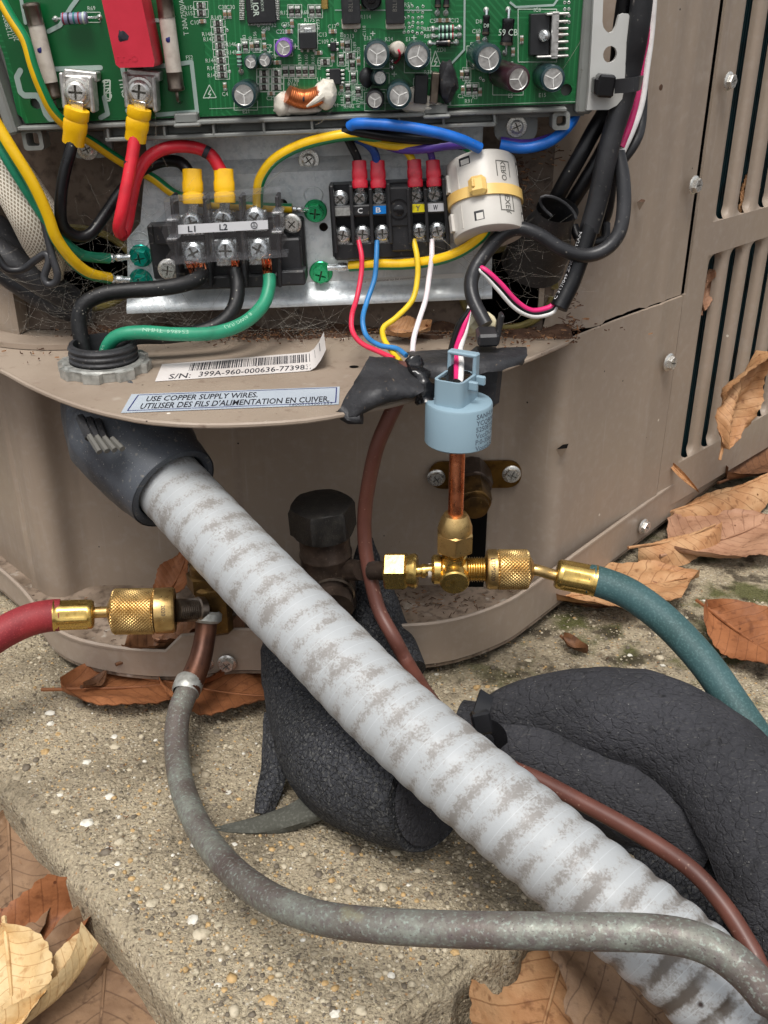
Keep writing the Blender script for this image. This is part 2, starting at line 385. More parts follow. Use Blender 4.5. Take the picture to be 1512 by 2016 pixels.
K['foam_in'] = mat('foam_inner_face', c(74, 74, 67), .9, var=[(.1, .4, .7, c(70, 70, 62)), (1, .5, .7, c(92, 92, 84))], bump=[('noise', 1.2, .3)])
K['blackwire'] = mat('black_cable', c(14, 14, 16), .28, spec=.38, var=[(.08, .5, .8, c(30, 30, 32))], specks=[(.35, .13, .12, c(120, 116, 108))], bump=[('noise', .35, .1)], rvar=(.15, .25, .5))
K['dustwire'] = mat('dusty_black_cable', c(16, 16, 17), .5, specks=[(.5, .2, .2, c(120, 116, 106)), (1.0, .2, .12, c(150, 146, 136))], bump=[('noise', .5, .2)])
K['greycable'] = mat('grey_black_sheath', c(34, 34, 36), .34, spec=.42, var=[(.04, .4, .7, c(56, 56, 58)), (.5, .65, .75, c(108, 104, 98))], bump=[('noise', .3, .12)])
def wire_m(n, col, col2=None, rough=.35):
    return mat(n, col, rough+.08, var=[(.15, .45, .75, col2 or tuple(list(x*.72 for x in col[:3])+[1])), (1.2, .68, .78, c(140, 130, 115))], bump=[('noise', .4, .08)], coat=.04)
K['red'] = wire_m('red_wire', c(206, 32, 48)); K['pink'] = wire_m('pink_wire', c(214, 40, 110)); K['redthin'] = wire_m('thin_red_wire', c(222, 48, 78))
K['blue'] = wire_m('blue_wire', c(24, 104, 196)); K['bluethin'] = wire_m('thin_blue_wire', c(52, 128, 190))
K['yellow'] = wire_m('yellow_wire', c(232, 190, 24)); K['yellowthin'] = wire_m('thin_yellow_wire', c(232, 196, 40))
K['white'] = wire_m('white_wire', c(228, 226, 222), c(205, 200, 196)); K['whitepink'] = wire_m('thin_white_wire', c(232, 222, 224), c(214, 204, 206))
K['purple'] = wire_m('purple_wire', c(84, 56, 148)); K['green'] = wire_m('green_wire', c(40, 138, 104), c(30, 118, 88)); K['navy'] = wire_m('dark_blue_wire', c(20, 60, 130))
def yg(k, cur, lo=.62, hi=.93):
    u, v = uvsep(k); a = k['math']('GREATER_THAN', u, lo); b = k['math']('LESS_THAN', u, hi)
    return k['mix'](cur, c(18, 126, 76), k['math']('MULTIPLY', a, b))
K['yg'] = mat('yellow_green_wire', c(232, 186, 22), .35, var=[(.2, .5, .8, c(212, 160, 20))], uvfn=lambda k, x: yg(k, x, .12, .36), coat=.15)
K['yg2'] = mat('yellow_green_wire_b', c(232, 186, 22), .35, var=[(.2, .5, .8, c(212, 160, 20))], uvfn=lambda k, x: yg(k, x, .66, .985), coat=.15)
K['yg3'] = mat('yellow_green_wire_c', c(232, 186, 22), .35, var=[(.2, .5, .8, c(212, 160, 20))], uvfn=lambda k, x: yg(k, x, .0, .62), coat=.15)
K['brownwire'] = mat('brown_cable', c(102, 62, 52), .45, var=[(.05, .45, .7, c(84, 50, 42)), (.7, .66, .76, c(150, 120, 104))], bump=[('noise', .3, .05)], coat=.05)
K['lugyellow'] = mat('yellow_sleeve', c(240, 186, 14), .35, var=[(.2, .5, .8, c(222, 164, 10))], bump=[('noise', .4, .1)], coat=.2)
K['lugred'] = mat('red_sleeve', c(186, 22, 44), .35, var=[(.3, .5, .8, c(150, 16, 34))], bump=[('noise', .4, .1)], coat=.2)
K['ivory'] = mat('ivory_plastic', c(196, 192, 184), .38, var=[(.05, .4, .7, c(184, 178, 170))], bump=[('noise', .8, .03)])
K['tray'] = mat('grey_tray_plastic', c(128, 130, 126), .5, var=[(.05, .4, .7, c(112, 112, 108)), (.4, .62, .75, c(96, 92, 84))], bump=[('noise', 1, .03)])
K['bracket'] = mat('light_grey_plastic', c(188, 188, 184), .42, var=[(.04, .4, .7, c(176, 175, 170))], specks=[(.15, .06, .15, c(90, 84, 76))])
K['tieyellow'] = mat('yellowed_nylon', c(226, 190, 112), .35, var=[(.1, .4, .7, c(214, 172, 96))], coat=.2)
K['nylonwhite'] = mat('white_nylon', c(214, 208, 180), .4, var=[(.15, .45, .7, c(168, 150, 104))])
K['blk'] = mat('black_plastic', c(34, 34, 36), .45, var=[(.1, .45, .7, c(46, 46, 48)), (.6, .64, .75, c(92, 86, 78))], bump=[('noise', .8, .05)])
K['blkgloss'] = mat('glossy_black_plastic', c(22, 22, 24), .22, coat=.2)
K['blueplastic'] = mat('pale_blue_plastic', c(136, 160, 172), .36, var=[(.03, .4, .7, c(128, 152, 165))], bump=[('noise', 1.2, .02)])
K['potting'] = mat('black_potting_gel', c(10, 10, 11), .06, bump=[('noise', .25, .8)], coat=.6)
K['inkdark'] = mat('recess_shade', c(104, 100, 92), .5, .6); K['rearpaint'] = mat('shaded_grimy_beige_paint', c(112, 97, 84), .6, var=[(.03, .4, .65, c(84, 70, 60)), (.3, .5, .75, c(66, 54, 46))], specks=[(.12, .08, .3, c(40, 30, 24)), (.2, .06, .2, c(180, 170, 155))], bump=[('noise', .5, .1)])  # rear wall colour mixes real grime with painted shade; recess colour is painted shade
K['ink'] = mat('black_ink', c(36, 36, 44), .6); K['inkgrey'] = mat('grey_ink', c(84, 96, 108), .6); K['inkwhite'] = mat('white_ink', c(205, 205, 205), .6); K['inkpale'] = mat('pale_print', c(150, 196, 170), .6)
K['inkblue'] = mat('blue_ink', c(30, 34, 100), .5); K['inkdim'] = mat('dim_print', c(96, 94, 88), .6)
K['paper'] = mat('white_sticker', c(214, 208, 204), .5, var=[(.05, .4, .7, c(198, 190, 184))], specks=[(.15, .07, .2, c(96, 76, 60))])
K['paperblue'] = mat('pale_blue_sticker', c(174, 182, 190), .45, var=[(.05, .4, .7, c(160, 168, 178))], specks=[(.15, .08, .22, c(86, 66, 52))])
K['warn'] = mat('clear_white_sticker', c(196, 194, 190), .35, var=[(.05, .4, .7, c(180, 180, 178))])
K['lblgrey'] = mat('brushed_grey_label', c(150, 150, 146), .45, var=[(1, .4, .7, c(120, 120, 116))]); K['lblblue'] = mat('blue_label', c(10, 118, 200), .4)
K['lblyellow'] = mat('yellow_label', c(228, 212, 30), .4, var=[(.4, .5, .7, c(190, 176, 40))]); K['lblwhite'] = mat('white_label', c(206, 206, 208), .4)
K['silk'] = mat('silkscreen_white', c(186, 200, 186), .5); K['silkdim'] = mat('silkscreen_thick', c(150, 168, 160), .55)
K['solderpad'] = mat('solder_pad', c(190, 192, 186), .3, .6, bump=[('noise', 1.5, .2)]); K['smdbody'] = mat('chip_body', c(40, 34, 30), .5)
K['smdtan'] = mat('chip_capacitor_body', c(140, 112, 84), .5); K['chip'] = mat('black_epoxy', c(30, 31, 33), .5, var=[(.3, .5, .8, c(44, 44, 46))])
K['capblue'] = mat('dark_teal_sleeve', c(28, 52, 56), .3, coat=.4, var=[(.3, .6, .8, c(40, 64, 68))]); K['capbrown'] = mat('brown_black_sleeve', c(52, 30, 36), .3, coat=.4)
K['capmark'] = mat('pale_blue_stripe', c(130, 160, 172), .4); K['purplecap'] = mat('purple_sleeve', c(124, 72, 176), .3, coat=.3)
K['alu'] = mat('can_top_aluminium', c(206, 204, 200), .35, .8, var=[(.5, .4, .7, c(172, 170, 166))], rvar=(.8, .28, .5)); K['alu_groove'] = mat('can_top_groove', c(225, 225, 220), .5)
K['ceram'] = mat('white_ceramic', c(196, 188, 176), .55, var=[(.3, .45, .7, c(178, 168, 156))]); K['nickel'] = mat('tarnished_nickel', c(132, 120, 108), .3, .9, var=[(.2, .4, .7, c(84, 74, 66))])
K['redbox'] = mat('red_plastic_box', c(198, 42, 62), .45, var=[(.1, .4, .7, c(186, 36, 54))], bump=[('noise', 1, .03)])
K['resblue'] = mat('grey_blue_lacquer', c(128, 132, 158), .4); K['resgreen'] = mat('pale_green_lacquer', c(150, 190, 170), .4)
K['glue'] = mat('white_silicone', c(214, 208, 194), .45, bump=[('noise', .5, .3)])
K['wind'] = mat('copper_winding', c(196, 112, 66), .3, .8)
K['red2'] = mat('dark_red_band', c(140, 20, 40), .5); K['teal2'] = mat('teal_band', c(20, 110, 110), .5)
def braid(k, cur):
    u, v = uvsep(k); m = k['math']
    a = m('SINE', m('ADD', m('MULTIPLY', u, 2*math.pi*34), m('MULTIPLY', v, 2.6))); b = m('SINE', m('SUBTRACT', m('MULTIPLY', u, 2*math.pi*34), m('MULTIPLY', v, 2.6)))
    q = k['ramp'](m('MAXIMUM', a, b), .1, .8, True); return k['mix'](cur, c(140, 128, 108), q)
K['braid'] = mat('cream_braided_sleeve', c(222, 214, 198), .75, bump=[('noise', .6, .1)], uvfn=lambda k, x: braid(k, x))
K['grommet'] = mat('ochre_rubber_grommet', c(120, 108, 56), .45, var=[(.1, .4, .7, c(80, 70, 40))])
K['coil'] = mat('teal_coil_fins', c(30, 62, 68), .5, var=[(.08, .5, .75, c(34, 40, 38))])
K['clear'] = bpy.data.materials.new('clear_plastic'); K['clear'].use_nodes = True
nt = K['clear'].node_tree; P = nt.nodes['Principled BSDF']; P.inputs['Base Color'].default_value = (.93, .95, .97, 1); P.inputs['Roughness'].default_value = .06
P.inputs['Transmission Weight'].default_value = 1; P.inputs['IOR'].default_value = 1.2
tr = nt.nodes.new('ShaderNodeBsdfTransparent'); tr.inputs[0].default_value = (.975, .98, .985, 1); mx = nt.nodes.new('ShaderNodeMixShader')
gl = nt.nodes.new('ShaderNodeBsdfGlossy'); gl.inputs['Roughness'].default_value = .12
df = nt.nodes.new('ShaderNodeBsdfDiffuse'); df.inputs[0].default_value = (.75, .75, .8, 1)
m2 = nt.nodes.new('ShaderNodeMixShader'); m2.inputs[0].default_value = .85
nt.links.new(df.outputs[0], m2.inputs[1]); nt.links.new(gl.outputs[0], m2.inputs[2])
lw = nt.nodes.new('ShaderNodeLayerWeight'); lw.inputs[0].default_value = .25
mr = nt.nodes.new('ShaderNodeMapRange'); mr.inputs[3].default_value = .07; mr.inputs[4].default_value = .4; nt.links.new(lw.outputs['Facing'], mr.inputs[0])
nt.links.new(mr.outputs[0], mx.inputs[0]); nt.links.new(tr.outputs[0], mx.inputs[1]); nt.links.new(m2.outputs[0], mx.inputs[2]); nt.links.new(mx.outputs[0], nt.nodes['Material Output'].inputs[0])
# conduit: pale grey PVC with dirt caught between the spiral ribs
def conduit_dirt(k, cur):
    u, v = uvsep(k); m = k['math']
    ph = m('FRACT', m('ADD', m('DIVIDE', v, 8.6), u)); band = k['ramp'](m('ABSOLUTE', m('SUBTRACT', ph, .5)), .05, .34, True)
    end = k['ramp'](v, 130, 260); n1 = k['nz'](.6, 8); n2 = k['nz'](.09, 3)
    n3 = k['nz'](1.5, 4)
    th = m('ADD', m('MULTIPLY', n1, .35), m('ADD', m('MULTIPLY', n3, .42), m('ADD', m('MULTIPLY', n2, .6), m('ADD', m('MULTIPLY', band, .13), m('MULTIPLY', end, .02)))))
    cur = k['mix'](cur, c(148, 144, 138), k['math']('MULTIPLY', k['ramp'](th, .69, .80), .46)); cur = k['mix'](cur, c(112, 105, 98), m('MULTIPLY', k['ramp'](th, .76, .88), .6))
    gr = k['ramp'](m('ABSOLUTE', m('SUBTRACT', m('FRACT', m('ADD', ph, .5)), .5)), .0, .02, True); cur = k['mix'](cur, c(188, 192, 194), m('MULTIPLY', gr, .6))
    e2 = m('MULTIPLY', k['ramp'](v, 205, 262), m('MULTIPLY', k['ramp'](m('ADD', band, m('MULTIPLY', n1, .8)), .75, 1.1), k['ramp'](n2, .4, .58))); return k['mix'](cur, c(76, 66, 56), e2)
K['conduit'] = mat('pale_grey_pvc', c(166, 169, 170), .42, uvfn=conduit_dirt, specks=[(.035, .05, .5, c(50, 36, 30))], bump=[('noise', .25, .12), ('noise', 2.2, .05, (1, .2, 1))], coat=0, rvar=(.3, .38, .6))
# concrete
def conc(k, cur):
    vo = k['N'].new('ShaderNodeTexVoronoi'); vo.inputs['Scale'].default_value = .75; k['L'].new(k['V'], vo.inputs['Vector'])
    cr = k['N'].new('ShaderNodeValToRGB'); cr.color_ramp.interpolation = 'CONSTANT'; se = k['N'].new('ShaderNodeSeparateColor'); k['L'].new(vo.outputs['Color'], se.inputs[0]); k['L'].new(se.outputs[0], cr.inputs[0])
    els = cr.color_ramp.elements; els[0].color = c(172, 157, 130); els[1].position = .3; els[1].color = c(194, 181, 154)
    for p, q in ((.5, c(140, 127, 106)), (.68, c(198, 183, 152)), (.8, c(98, 88, 74)), (.9, c(206, 198, 182)), (.96, c(164, 124, 82))): e = els.new(p); e.color = q
    edge = k['ramp'](vo.outputs['Distance'], .25, .55, True); cur = k['mix'](cur, cr.outputs[0], k['math']('MULTIPLY', edge, .75))
    cur = k['mix'](cur, c(78, 70, 56), k['math']('MULTIPLY', k['ramp'](k['nz'](.013, 8), .48, .62), .6))
    cur = k['mix'](cur, c(50, 44, 36), k['math']('MULTIPLY', k['ramp'](k['nz'](.25, 6), .58, .7), .6))
    sp = k['N'].new('ShaderNodeSeparateXYZ'); gp = k['N'].new('ShaderNodeNewGeometry'); k['L'].new(gp.outputs['Position'], sp.inputs[0])
    far = k['math']('ADD', k['ramp'](sp.outputs[0], -.02, .1), k['ramp'](sp.outputs[1], .28, .40))       # damp corner behind the pipes where moss grows
    ms = k['math']('MULTIPLY', k['ramp'](k['nz'](.045, 7), .5, .62), k['ramp'](far, .9, 1.7)); cur = k['mix'](cur, c(74, 78, 34), k['math']('MULTIPLY', ms, .85))
    return k['mix'](cur, c(60, 52, 42), k['math']('MULTIPLY', k['ramp'](k['nz'](.08, 7), .52, .62), k['math']('MULTIPLY', k['ramp'](far, .8, 1.6), .8)))
K['concrete'] = mat('exposed_aggregate_concrete', c(168, 155, 131), .9, uvfn=conc, bump=[('cell', .75, -.8), ('noise', 1.6, .7), ('noise', .12, 1.4)], spec=.25)
for i, q in enumerate(((190, 178, 154), (158, 146, 124), (188, 156, 108), (112, 102, 88), (216, 211, 198))):
    K['stone%d' % i] = mat('pebble_%s' % ('pale', 'grey', 'ochre', 'dark', 'white')[i], c(*q), .65, var=[(.5, .45, .7, c(q[0]*.8, q[1]*.8, q[2]*.78))], bump=[('noise', .8, .25)])
K['soil'] = mat('dark_soil', c(52, 38, 28), .95, var=[(.05, .4, .7, c(34, 24, 18)), (.4, .5, .7, c(84, 60, 40))], bump=[('noise', .3, 3)])
# dead leaves: veins from the leaf's own length and width
def leafm(name, a, b, dk):
    def fn(k, cur):
        u, v = uvsep(k); m = k['math']
        cur = k['mix'](cur, b, k['ramp'](k['nz'](.08, 5), .4, .65)); cur = k['mix'](cur, dk, m('MULTIPLY', k['ramp'](k['nz'](.28, 7), .56, .7), .6))
        av = m('ABSOLUTE', v); ph = m('FRACT', m('MULTIPLY', m('SUBTRACT', u, m('MULTIPLY', av, .16)), 11)); side = k['ramp'](m('ABSOLUTE', m('SUBTRACT', ph, .5)), .02, .055, True)
        mid = k['ramp'](av, .012, .035, True); return k['mix'](cur, dk, m('MULTIPLY', m('MAXIMUM', side, mid), .55))
    return mat(name, a, .6, uvfn=fn, specks=[(.16, .12, .18, dk)], bump=[('noise', .5, .25), ('noise', .08, 1.5)], spec=.35)
K['leaf_tan'] = leafm('tan_leaf', c(172, 126, 86), c(188, 148, 108), c(104, 62, 34)); K['leaf_orange'] = leafm('rust_orange_leaf', c(152, 98, 62), c(134, 84, 52), c(92, 52, 30))
K['leaf_pink'] = leafm('pinkish_brown_leaf', c(158, 118, 92), c(176, 136, 108), c(104, 68, 48)); K['leaf_cream'] = leafm('straw_yellow_leaf', c(202, 172, 124), c(212, 188, 144), c(150, 104, 56))
K['leaf_brown'] = leafm('dark_brown_leaf', c(112, 76, 50), c(92, 62, 42), c(54, 30, 20)); K['leaf_grey'] = leafm('greyish_brown_leaf', c(138, 110, 84), c(118, 92, 70), c(70, 50, 38))
K['litter'] = mat('brown_litter', c(84, 60, 44), .9, var=[(.3, .4, .7, c(60, 38, 26)), (.5, .6, .75, c(140, 104, 70))])
K['web'] = mat('cobweb', c(190, 184, 172), .6, alpha=.4)
# ============================================================ SETTING: soil, concrete pad
def grid(xs, ys, fn):
    v = [fn(x, y) for y in ys for x in xs]; n = len(xs)
    f = [(j*n+i, j*n+i+1, (j+1)*n+i+1, (j+1)*n+i) for j in range(len(ys)-1) for i in range(n-1)]
    return v, f
m = MB(); m.add(grid([-3000+i*100 for i in range(61)], [-2500+i*100 for i in range(61)], lambda x, y: (x, y, 6*noise.noise(Vector((x, y, 0))*.01))))
struct('ground', m, K['soil'])
ZP = 50.0                        # top of the pad
PC = Vector((-33, 174)); E1 = Vector((-.664, .748)); E2 = Vector((.78, .626))
def prof(s):                     # distance outwards->inwards along a section with a rounded arris
    r = 6.5
    if s < 0: return (0, -r+s)
    if s < r*1.57: t = s/r; return (r*(1-math.cos(t)), -r*(1-math.sin(t)))
    return (s-r*.57, 0)
def pad_pt(a, b):
    (oa, za), (ob, zb) = prof(a), prof(b); z = max(za+zb, -46)
    p = PC+E1*ob+E2*oa
    q = Vector((p.x, p.y, z)); w = noise.noise(q*.03)*2.2+noise.noise(q*.12)*.9+noise.noise(q*.4)*.55
    k = 1.0 if z > -.5 else 2.4; w += noise.noise(q*.09)*1.6*(z < -.5)
    return (p.x+(w*k*.7 if z < -.5 else 0), p.y-(w*k*.7 if z < -.5 else 0), ZP+z+w*.45*k)
def seq(): return [-40+i*4 for i in range(10)]+[i*1.75 for i in range(190)]+[332+i*14 for i in range(60)]
m = MB(); m.add(grid(seq(), seq(), pad_pt))
pad = struct('concrete_pad', m, K['concrete'])
def on_pad(p, far=0):            # inside the pad's top?
    d = Vector((p.x, p.y))-PC; det = E1.x*E2.y-E1.y*E2.x
    b = (d.x*E2.y-d.y*E2.x)/det; a = (E1.x*d.y-E1.y*d.x)/det; return a > 8+far and b > 8+far
# pebbles one can pick out, placed where the photograph shows them
PEB = [(35,1528,15,0,1),(25,1590,10,0,2),(172,1620,23,.2,4),(213,1672,12,.8,4),(222,1795,33,.1,4),(235,1840,24,.1,2),(215,1568,14,.3,4),(110,1598,13,0,0),(70,1650,17,.1,3),(40,1655,9,1,0),(118,1565,9,.3,4),(98,1403,14,.2,4),(100,1424,10,0,4),(60,1440,8,1,3),
 (135,1680,9,.7,2),(232,1700,8,0,4),(250,1650,9,.6,1),(300,1778,18,.1,0),(380,1810,16,0,4),(395,1838,26,0,0),(430,1820,12,.4,0),(500,1815,10,.2,2),(530,1970,26,.2,2),(548,1960,12,0,0),(690,1755,17,.8,2),(785,1778,10,.2,2),(770,1920,13,.9,4),(778,1945,10,1.2,1),(895,1875,14,.3,2),(948,1928,17,1,2),
 (660,1995,16,.2,4),(710,1990,20,.4,0),(360,1985,22,.1,0),(300,1940,18,1.4,0),(610,1850,9,.2,1),(150,1900,12,.2,1),(275,1860,14,.5,3),(330,1745,12,.9,0),(345,1700,10,.4,3),(450,1560,9,.2,4),(455,1470,9,.9,0),(226,1470,15,.1,0),(225,1450,9,.6,4),(462,1662,9,.5,4),(170,1500,13,.2,4),(190,1620,8,.4,0),(470,1573,8,0,2),
 (575,1900,11,.3,2),(640,1935,9,.5,2),(430,1940,12,.2,4),(820,1990,9,.1,0),(880,1965,11,.8,1),(1040,1300,10,.2,0),(1240,1290,8,.3,4),(1330,1260,9,.2,0),(1375,1330,9,.5,4),(1305,1310,8,.2,4),(600,1760,8,.3,0),(490,1890,12,.9,1),(255,1940,9,.1,2),(560,1705,9,.2,0),(850,1760,9,.3,2)]
for i, (px, py, w, rot, k) in enumerate(PEB):
    p = PZ(px, py, ZP+.2)
    if not on_pad(p): continue
    r = w*.5*pxmm(p)*1.4; mb = MB(); ca, sa = math.cos(-rot), math.sin(-rot)
    v, f = blob((0, 0, 0), 1, 2, .22, (1, .78 if i % 3 else 1.05, .3), seed=i)
    mb.add(([Vector((q.x*ca-q.y*sa, q.x*sa+q.y*ca, q.z))*r+p+Vector((0, 0, -.04*r)) for q in v], f))
    part(pad, 'stone', mb, K['stone%d' % k], angle=60)
# small grains nobody could count
def grains(name, n, z, szr, mats, test, reg):
    mb = MB(); rnd = random.Random(5); done = 0; base = [blob((0, 0, 0), 1, 1, .25, (1, .8, .55), seed=i) for i in range(6)]
    for _ in range(n*4):
        if done >= n: break
        p = PZ(rnd.uniform(*reg[0]), rnd.uniform(*reg[1]), z)
        if not test(p): continue
        done += 1; r = rnd.uniform(*szr)*(1 if rnd.random() < .9 else 1.7); v, f = base[rnd.randrange(6)]; a = rnd.uniform(0, 6.28); ca, sa = math.cos(a), math.sin(a)
        q0 = noise.noise(Vector((p.x, p.y, 0))*.03)*2.2*.45
        mb.add(([(p.x+(q.x*ca-q.y*sa)*r, p.y+(q.x*sa+q.y*ca)*r, p.z+q0+q.z*r) for q in v], f), None, rnd.choices(range(len(mats)), [6, 4, 2, 4, .35][:len(mats)])[0])
    return mb
gm = grains('grain', 15000, ZP, (.3, .75), [0]*5, on_pad, ((-60, 1560), (1180, 2060)))
g2 = grains('grain', 900, ZP, (.8, 1.7), [0]*5, on_pad, ((-60, 1560), (1180, 2060))); part(pad, 'gravel', g2, [K['stone%d' % i] for i in (1, 0, 2, 3, 4)], kind='stuff', angle=80)
part(pad, 'grit', gm, [K['stone%d' % i] for i in (1, 0, 2, 3, 4)], kind='stuff', angle=80)
# ============================================================ CABINET (outdoor unit)
cab = thing('condenser_cabinet', 'beige painted steel outdoor unit cabinet with its service cover off, standing on the concrete pad', 'air conditioner', (0, 420, ZP))
ZS, ZR, ZF, ZT = 193.0, 77.0, 57.0, 440.0
def wall(plan, z0, z1, th=1.6, zs=None):
    """vertical folded sheet following a plan polyline; z0/z1 numbers or lists"""
    n = len(plan); v = []; f = []; P2 = [Vector(p) for p in plan]; nor = []
    for i in range(n):
        d = (P2[min(i+1, n-1)]-P2[max(i-1, 0)]).normalized(); nor.append(Vector((-d.y, d.x)))
    A = z0 if isinstance(z0, list) else [z0]*n; B = z1 if isinstance(z1, list) else [z1]*n
    for i in range(n):
        p = P2[i]; q = p+nor[i]*th
        v += [(p.x, p.y, A[i]), (p.x, p.y, B[i]), (q.x, q.y, B[i]), (q.x, q.y, A[i])]
    for i in range(n-1):
        a, b = i*4, i*4+4; f += [(a, b, b+1, a+1), (a+1, b+1, b+2, a+2), (a+2, b+2, b+3, a+3), (a+3, b+3, b, a)]
    f += [(0, 1, 2, 3), (n*4-4, n*4-1, n*4-2, n*4-3)]; return v, f
def smooth2(pl, n=4):
    out = crom([(x, y, 0) for x, y in pl], 2.0); return [(p.x, p.y) for p in out]
# rear wall behind the electrics: flat sheet with two big knocked-out openings, seen from the front
def wq(px, py, Y=450): p = PY(px, py, Y); return (p.x, p.z)
def ell(px, py, rx, ry, Y=450, n=28): 
    a = PY(px, py, Y); k = pxmm(a); return circ(a.x, a.z, rx*k, n, ry*k)
MF = Matrix(((1, 0, 0, 0), (0, 0, -1, 450), (0, 1, 0, 0), (0, 0, 0, 1)))     # local (x, y, z) -> (x, 450-z, y)
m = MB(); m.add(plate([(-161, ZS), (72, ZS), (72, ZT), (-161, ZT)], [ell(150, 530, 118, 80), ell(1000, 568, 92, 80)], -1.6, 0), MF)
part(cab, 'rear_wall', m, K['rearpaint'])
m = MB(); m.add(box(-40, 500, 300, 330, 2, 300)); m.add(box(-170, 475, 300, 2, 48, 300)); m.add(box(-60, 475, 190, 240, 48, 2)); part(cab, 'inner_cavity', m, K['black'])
def ring_on_wall(px, py, rx, ry, r, a0, a1, Y=449):
    a = PY(px, py, Y); k = pxmm(a); P_ = [Vector((a.x+rx*k*math.cos(R(t)), a.y, a.z+ry*k*math.sin(R(t)))) for t in range(a0, a1+1, 12)]
    return sweep(P_, r, 8)
m = MB(); m.add(ring_on_wall(1000, 568, 92, 80, 1.7, 0, 348)); part(cab, 'grommet', m, K['grommet'])
m = MB(); m.add(ring_on_wall(150, 530, 118, 80, 1.6, 0, 348)); part(cab, 'grommet', m, K['grommet'])
# left cheek of the upper compartment and of the valve bay
LP = [(-330, 610), (-186, 466), (-180, 452), (-172, 444), (-163, 441), (-161, 450)]
m = MB(); m.add(wall(LP, ZS+.5, ZT)); part(cab, 'corner_panel', m, K['beige'])
LPl = [(-330, 608), (-192, 464), (-180, 449), (-172, 441), (-166, 438.5), (-160, 440), (-154, 447), (-148, 450.5)]
m = MB(); m.add(wall(smooth2(LPl)+[(40, 450.5), (58, 450.5)]+smooth2([(62, 450), (66, 448), (76, 440.5), (80, 438.5), (85, 439.5), (92, 447), (110, 466.5)])+[(116, 472.6), (126, 482.6), (135, 491.7), (137, 492.8), (139, 495.9), (152, 509.5)], ZF, ZS-.4))
lowp = part(cab, 'lower_panel', m, K['beige'])
# upper right panel, ending in the notched lower edge with the dark gap
UP = smooth2([(70, 449.5), (84, 450), (96, 453.5), (106, 463.5)])+[(111, 469.2), (113.5, 470.8), (116.5, 475), (124, 482.5), (128, 485.4), (131, 489.9), (137, 495.7), (139.5, 497), (142, 501), (151.5, 510.2)]
zu = [ZS+.9 if x > 103 and x < 126 else ZS-.1 for x, y in UP]
m = MB(); m.add(wall([(x-.5, y+.5) for x, y in UP], zu, ZT)); upp = part(cab, 'upper_panel', m, K['beige'])
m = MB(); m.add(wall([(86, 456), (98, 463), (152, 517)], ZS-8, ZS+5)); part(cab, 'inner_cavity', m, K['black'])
# punched dimples (little triangular louvres) in both panels
def dimple(px, py, w, off):
    p = PP(px, py, (0, 354-off, 0), Vector((-.707, .707, 0))); n = Vector((.707, -.707, 0)); t = Vector((.707, .707, 0)); k = pxmm(p)*w; z = Vector((0, 0, 1))
    a, b = p-t*k*1.1, p+t*k*1.1; e = p-z*k*1.4; o = p+n*k*.62-z*k*.05
    mb = MB(); mb.add(([a-n*.3, b-n*.3, e-n*.3, o], [(0, 2, 3), (2, 1, 3)])); mb.add(([a+n*.2+z*.1, b+n*.2+z*.1, o+z*.1, (a+b)/2+n*.2+z*1.0], [(0, 2, 3), (2, 1, 3)]), None, 1); return mb
part(upp, 'dimple', dimple(1262, 396, 13, -1.0), [K['beige'], K['litter']]); part(lowp, 'dimple', dimple(1107, 879, 18, 1.6), [K['beige'], K['black']])
for px, py, w, pn, off in ((1300, 172, 6, upp, -3), ):
    p = PP(px, py, (0, 354+1.0, 0), Vector((-.707, .707, 0))); mb = MB(); mb.add(lathe([(w*pxmm(p)*.45, 0), (w*pxmm(p)*.9, .1), (w*pxmm(p), .4), (w*pxmm(p)*.6, .5)], 14), orient((.707, -.707, 0), p)); part(pn, 'hole', mb, [K['litter']])
# shelf
SHP = [(-80, 690), (0, 725), (60, 757), (120, 783), (180, 803), (240, 817), (300, 827), (400, 833), (500, 831), (600, 824), (680, 811), (760, 795), (850, 771), (950, 738), (1050, 700), (1130, 665)]
fr_ = [PZ(x, y, ZS) for x, y in SHP]; fr_ = crom([Vector((-300, 480, ZS))]+fr_, 9)
sh = [(p.x, p.y) for p in fr_]+[(84.5, 449), (-161, 449.5), (-170, 452), (-300, 582)]
cn = PZ(208, 728, ZS); hole = circ(cn.x, cn.y, 13.2, 28)
m = MB(); m.add(plate(sh, [hole], ZS-1.4, ZS)); 
m.add(sweep([p+Vector((0, 0, -.9)) for p in fr_], 1.1, 8, raw=True)); shelf = part(cab, 'shelf', m, K['shelf'])
m = MB(); m.add(strip([(-225, 470, ZS+1.5), (-161, 428, ZS+1.5), (-110, 428, ZS+1.5)], 12, 2.2, Vector((0, 0, 1)))); part(cab, 'flange', m, K['shelf'])
for px, py in ((697, 722), ):
    p = PZ(px, py, ZS+.1); mb = MB(); mb.add(([(p.x+2*math.cos(t*.52), p.y+1.8*math.sin(t*.52), p.z) for t in range(12)], [tuple(range(12))])); part(shelf, 'hole', mb, K['black'])
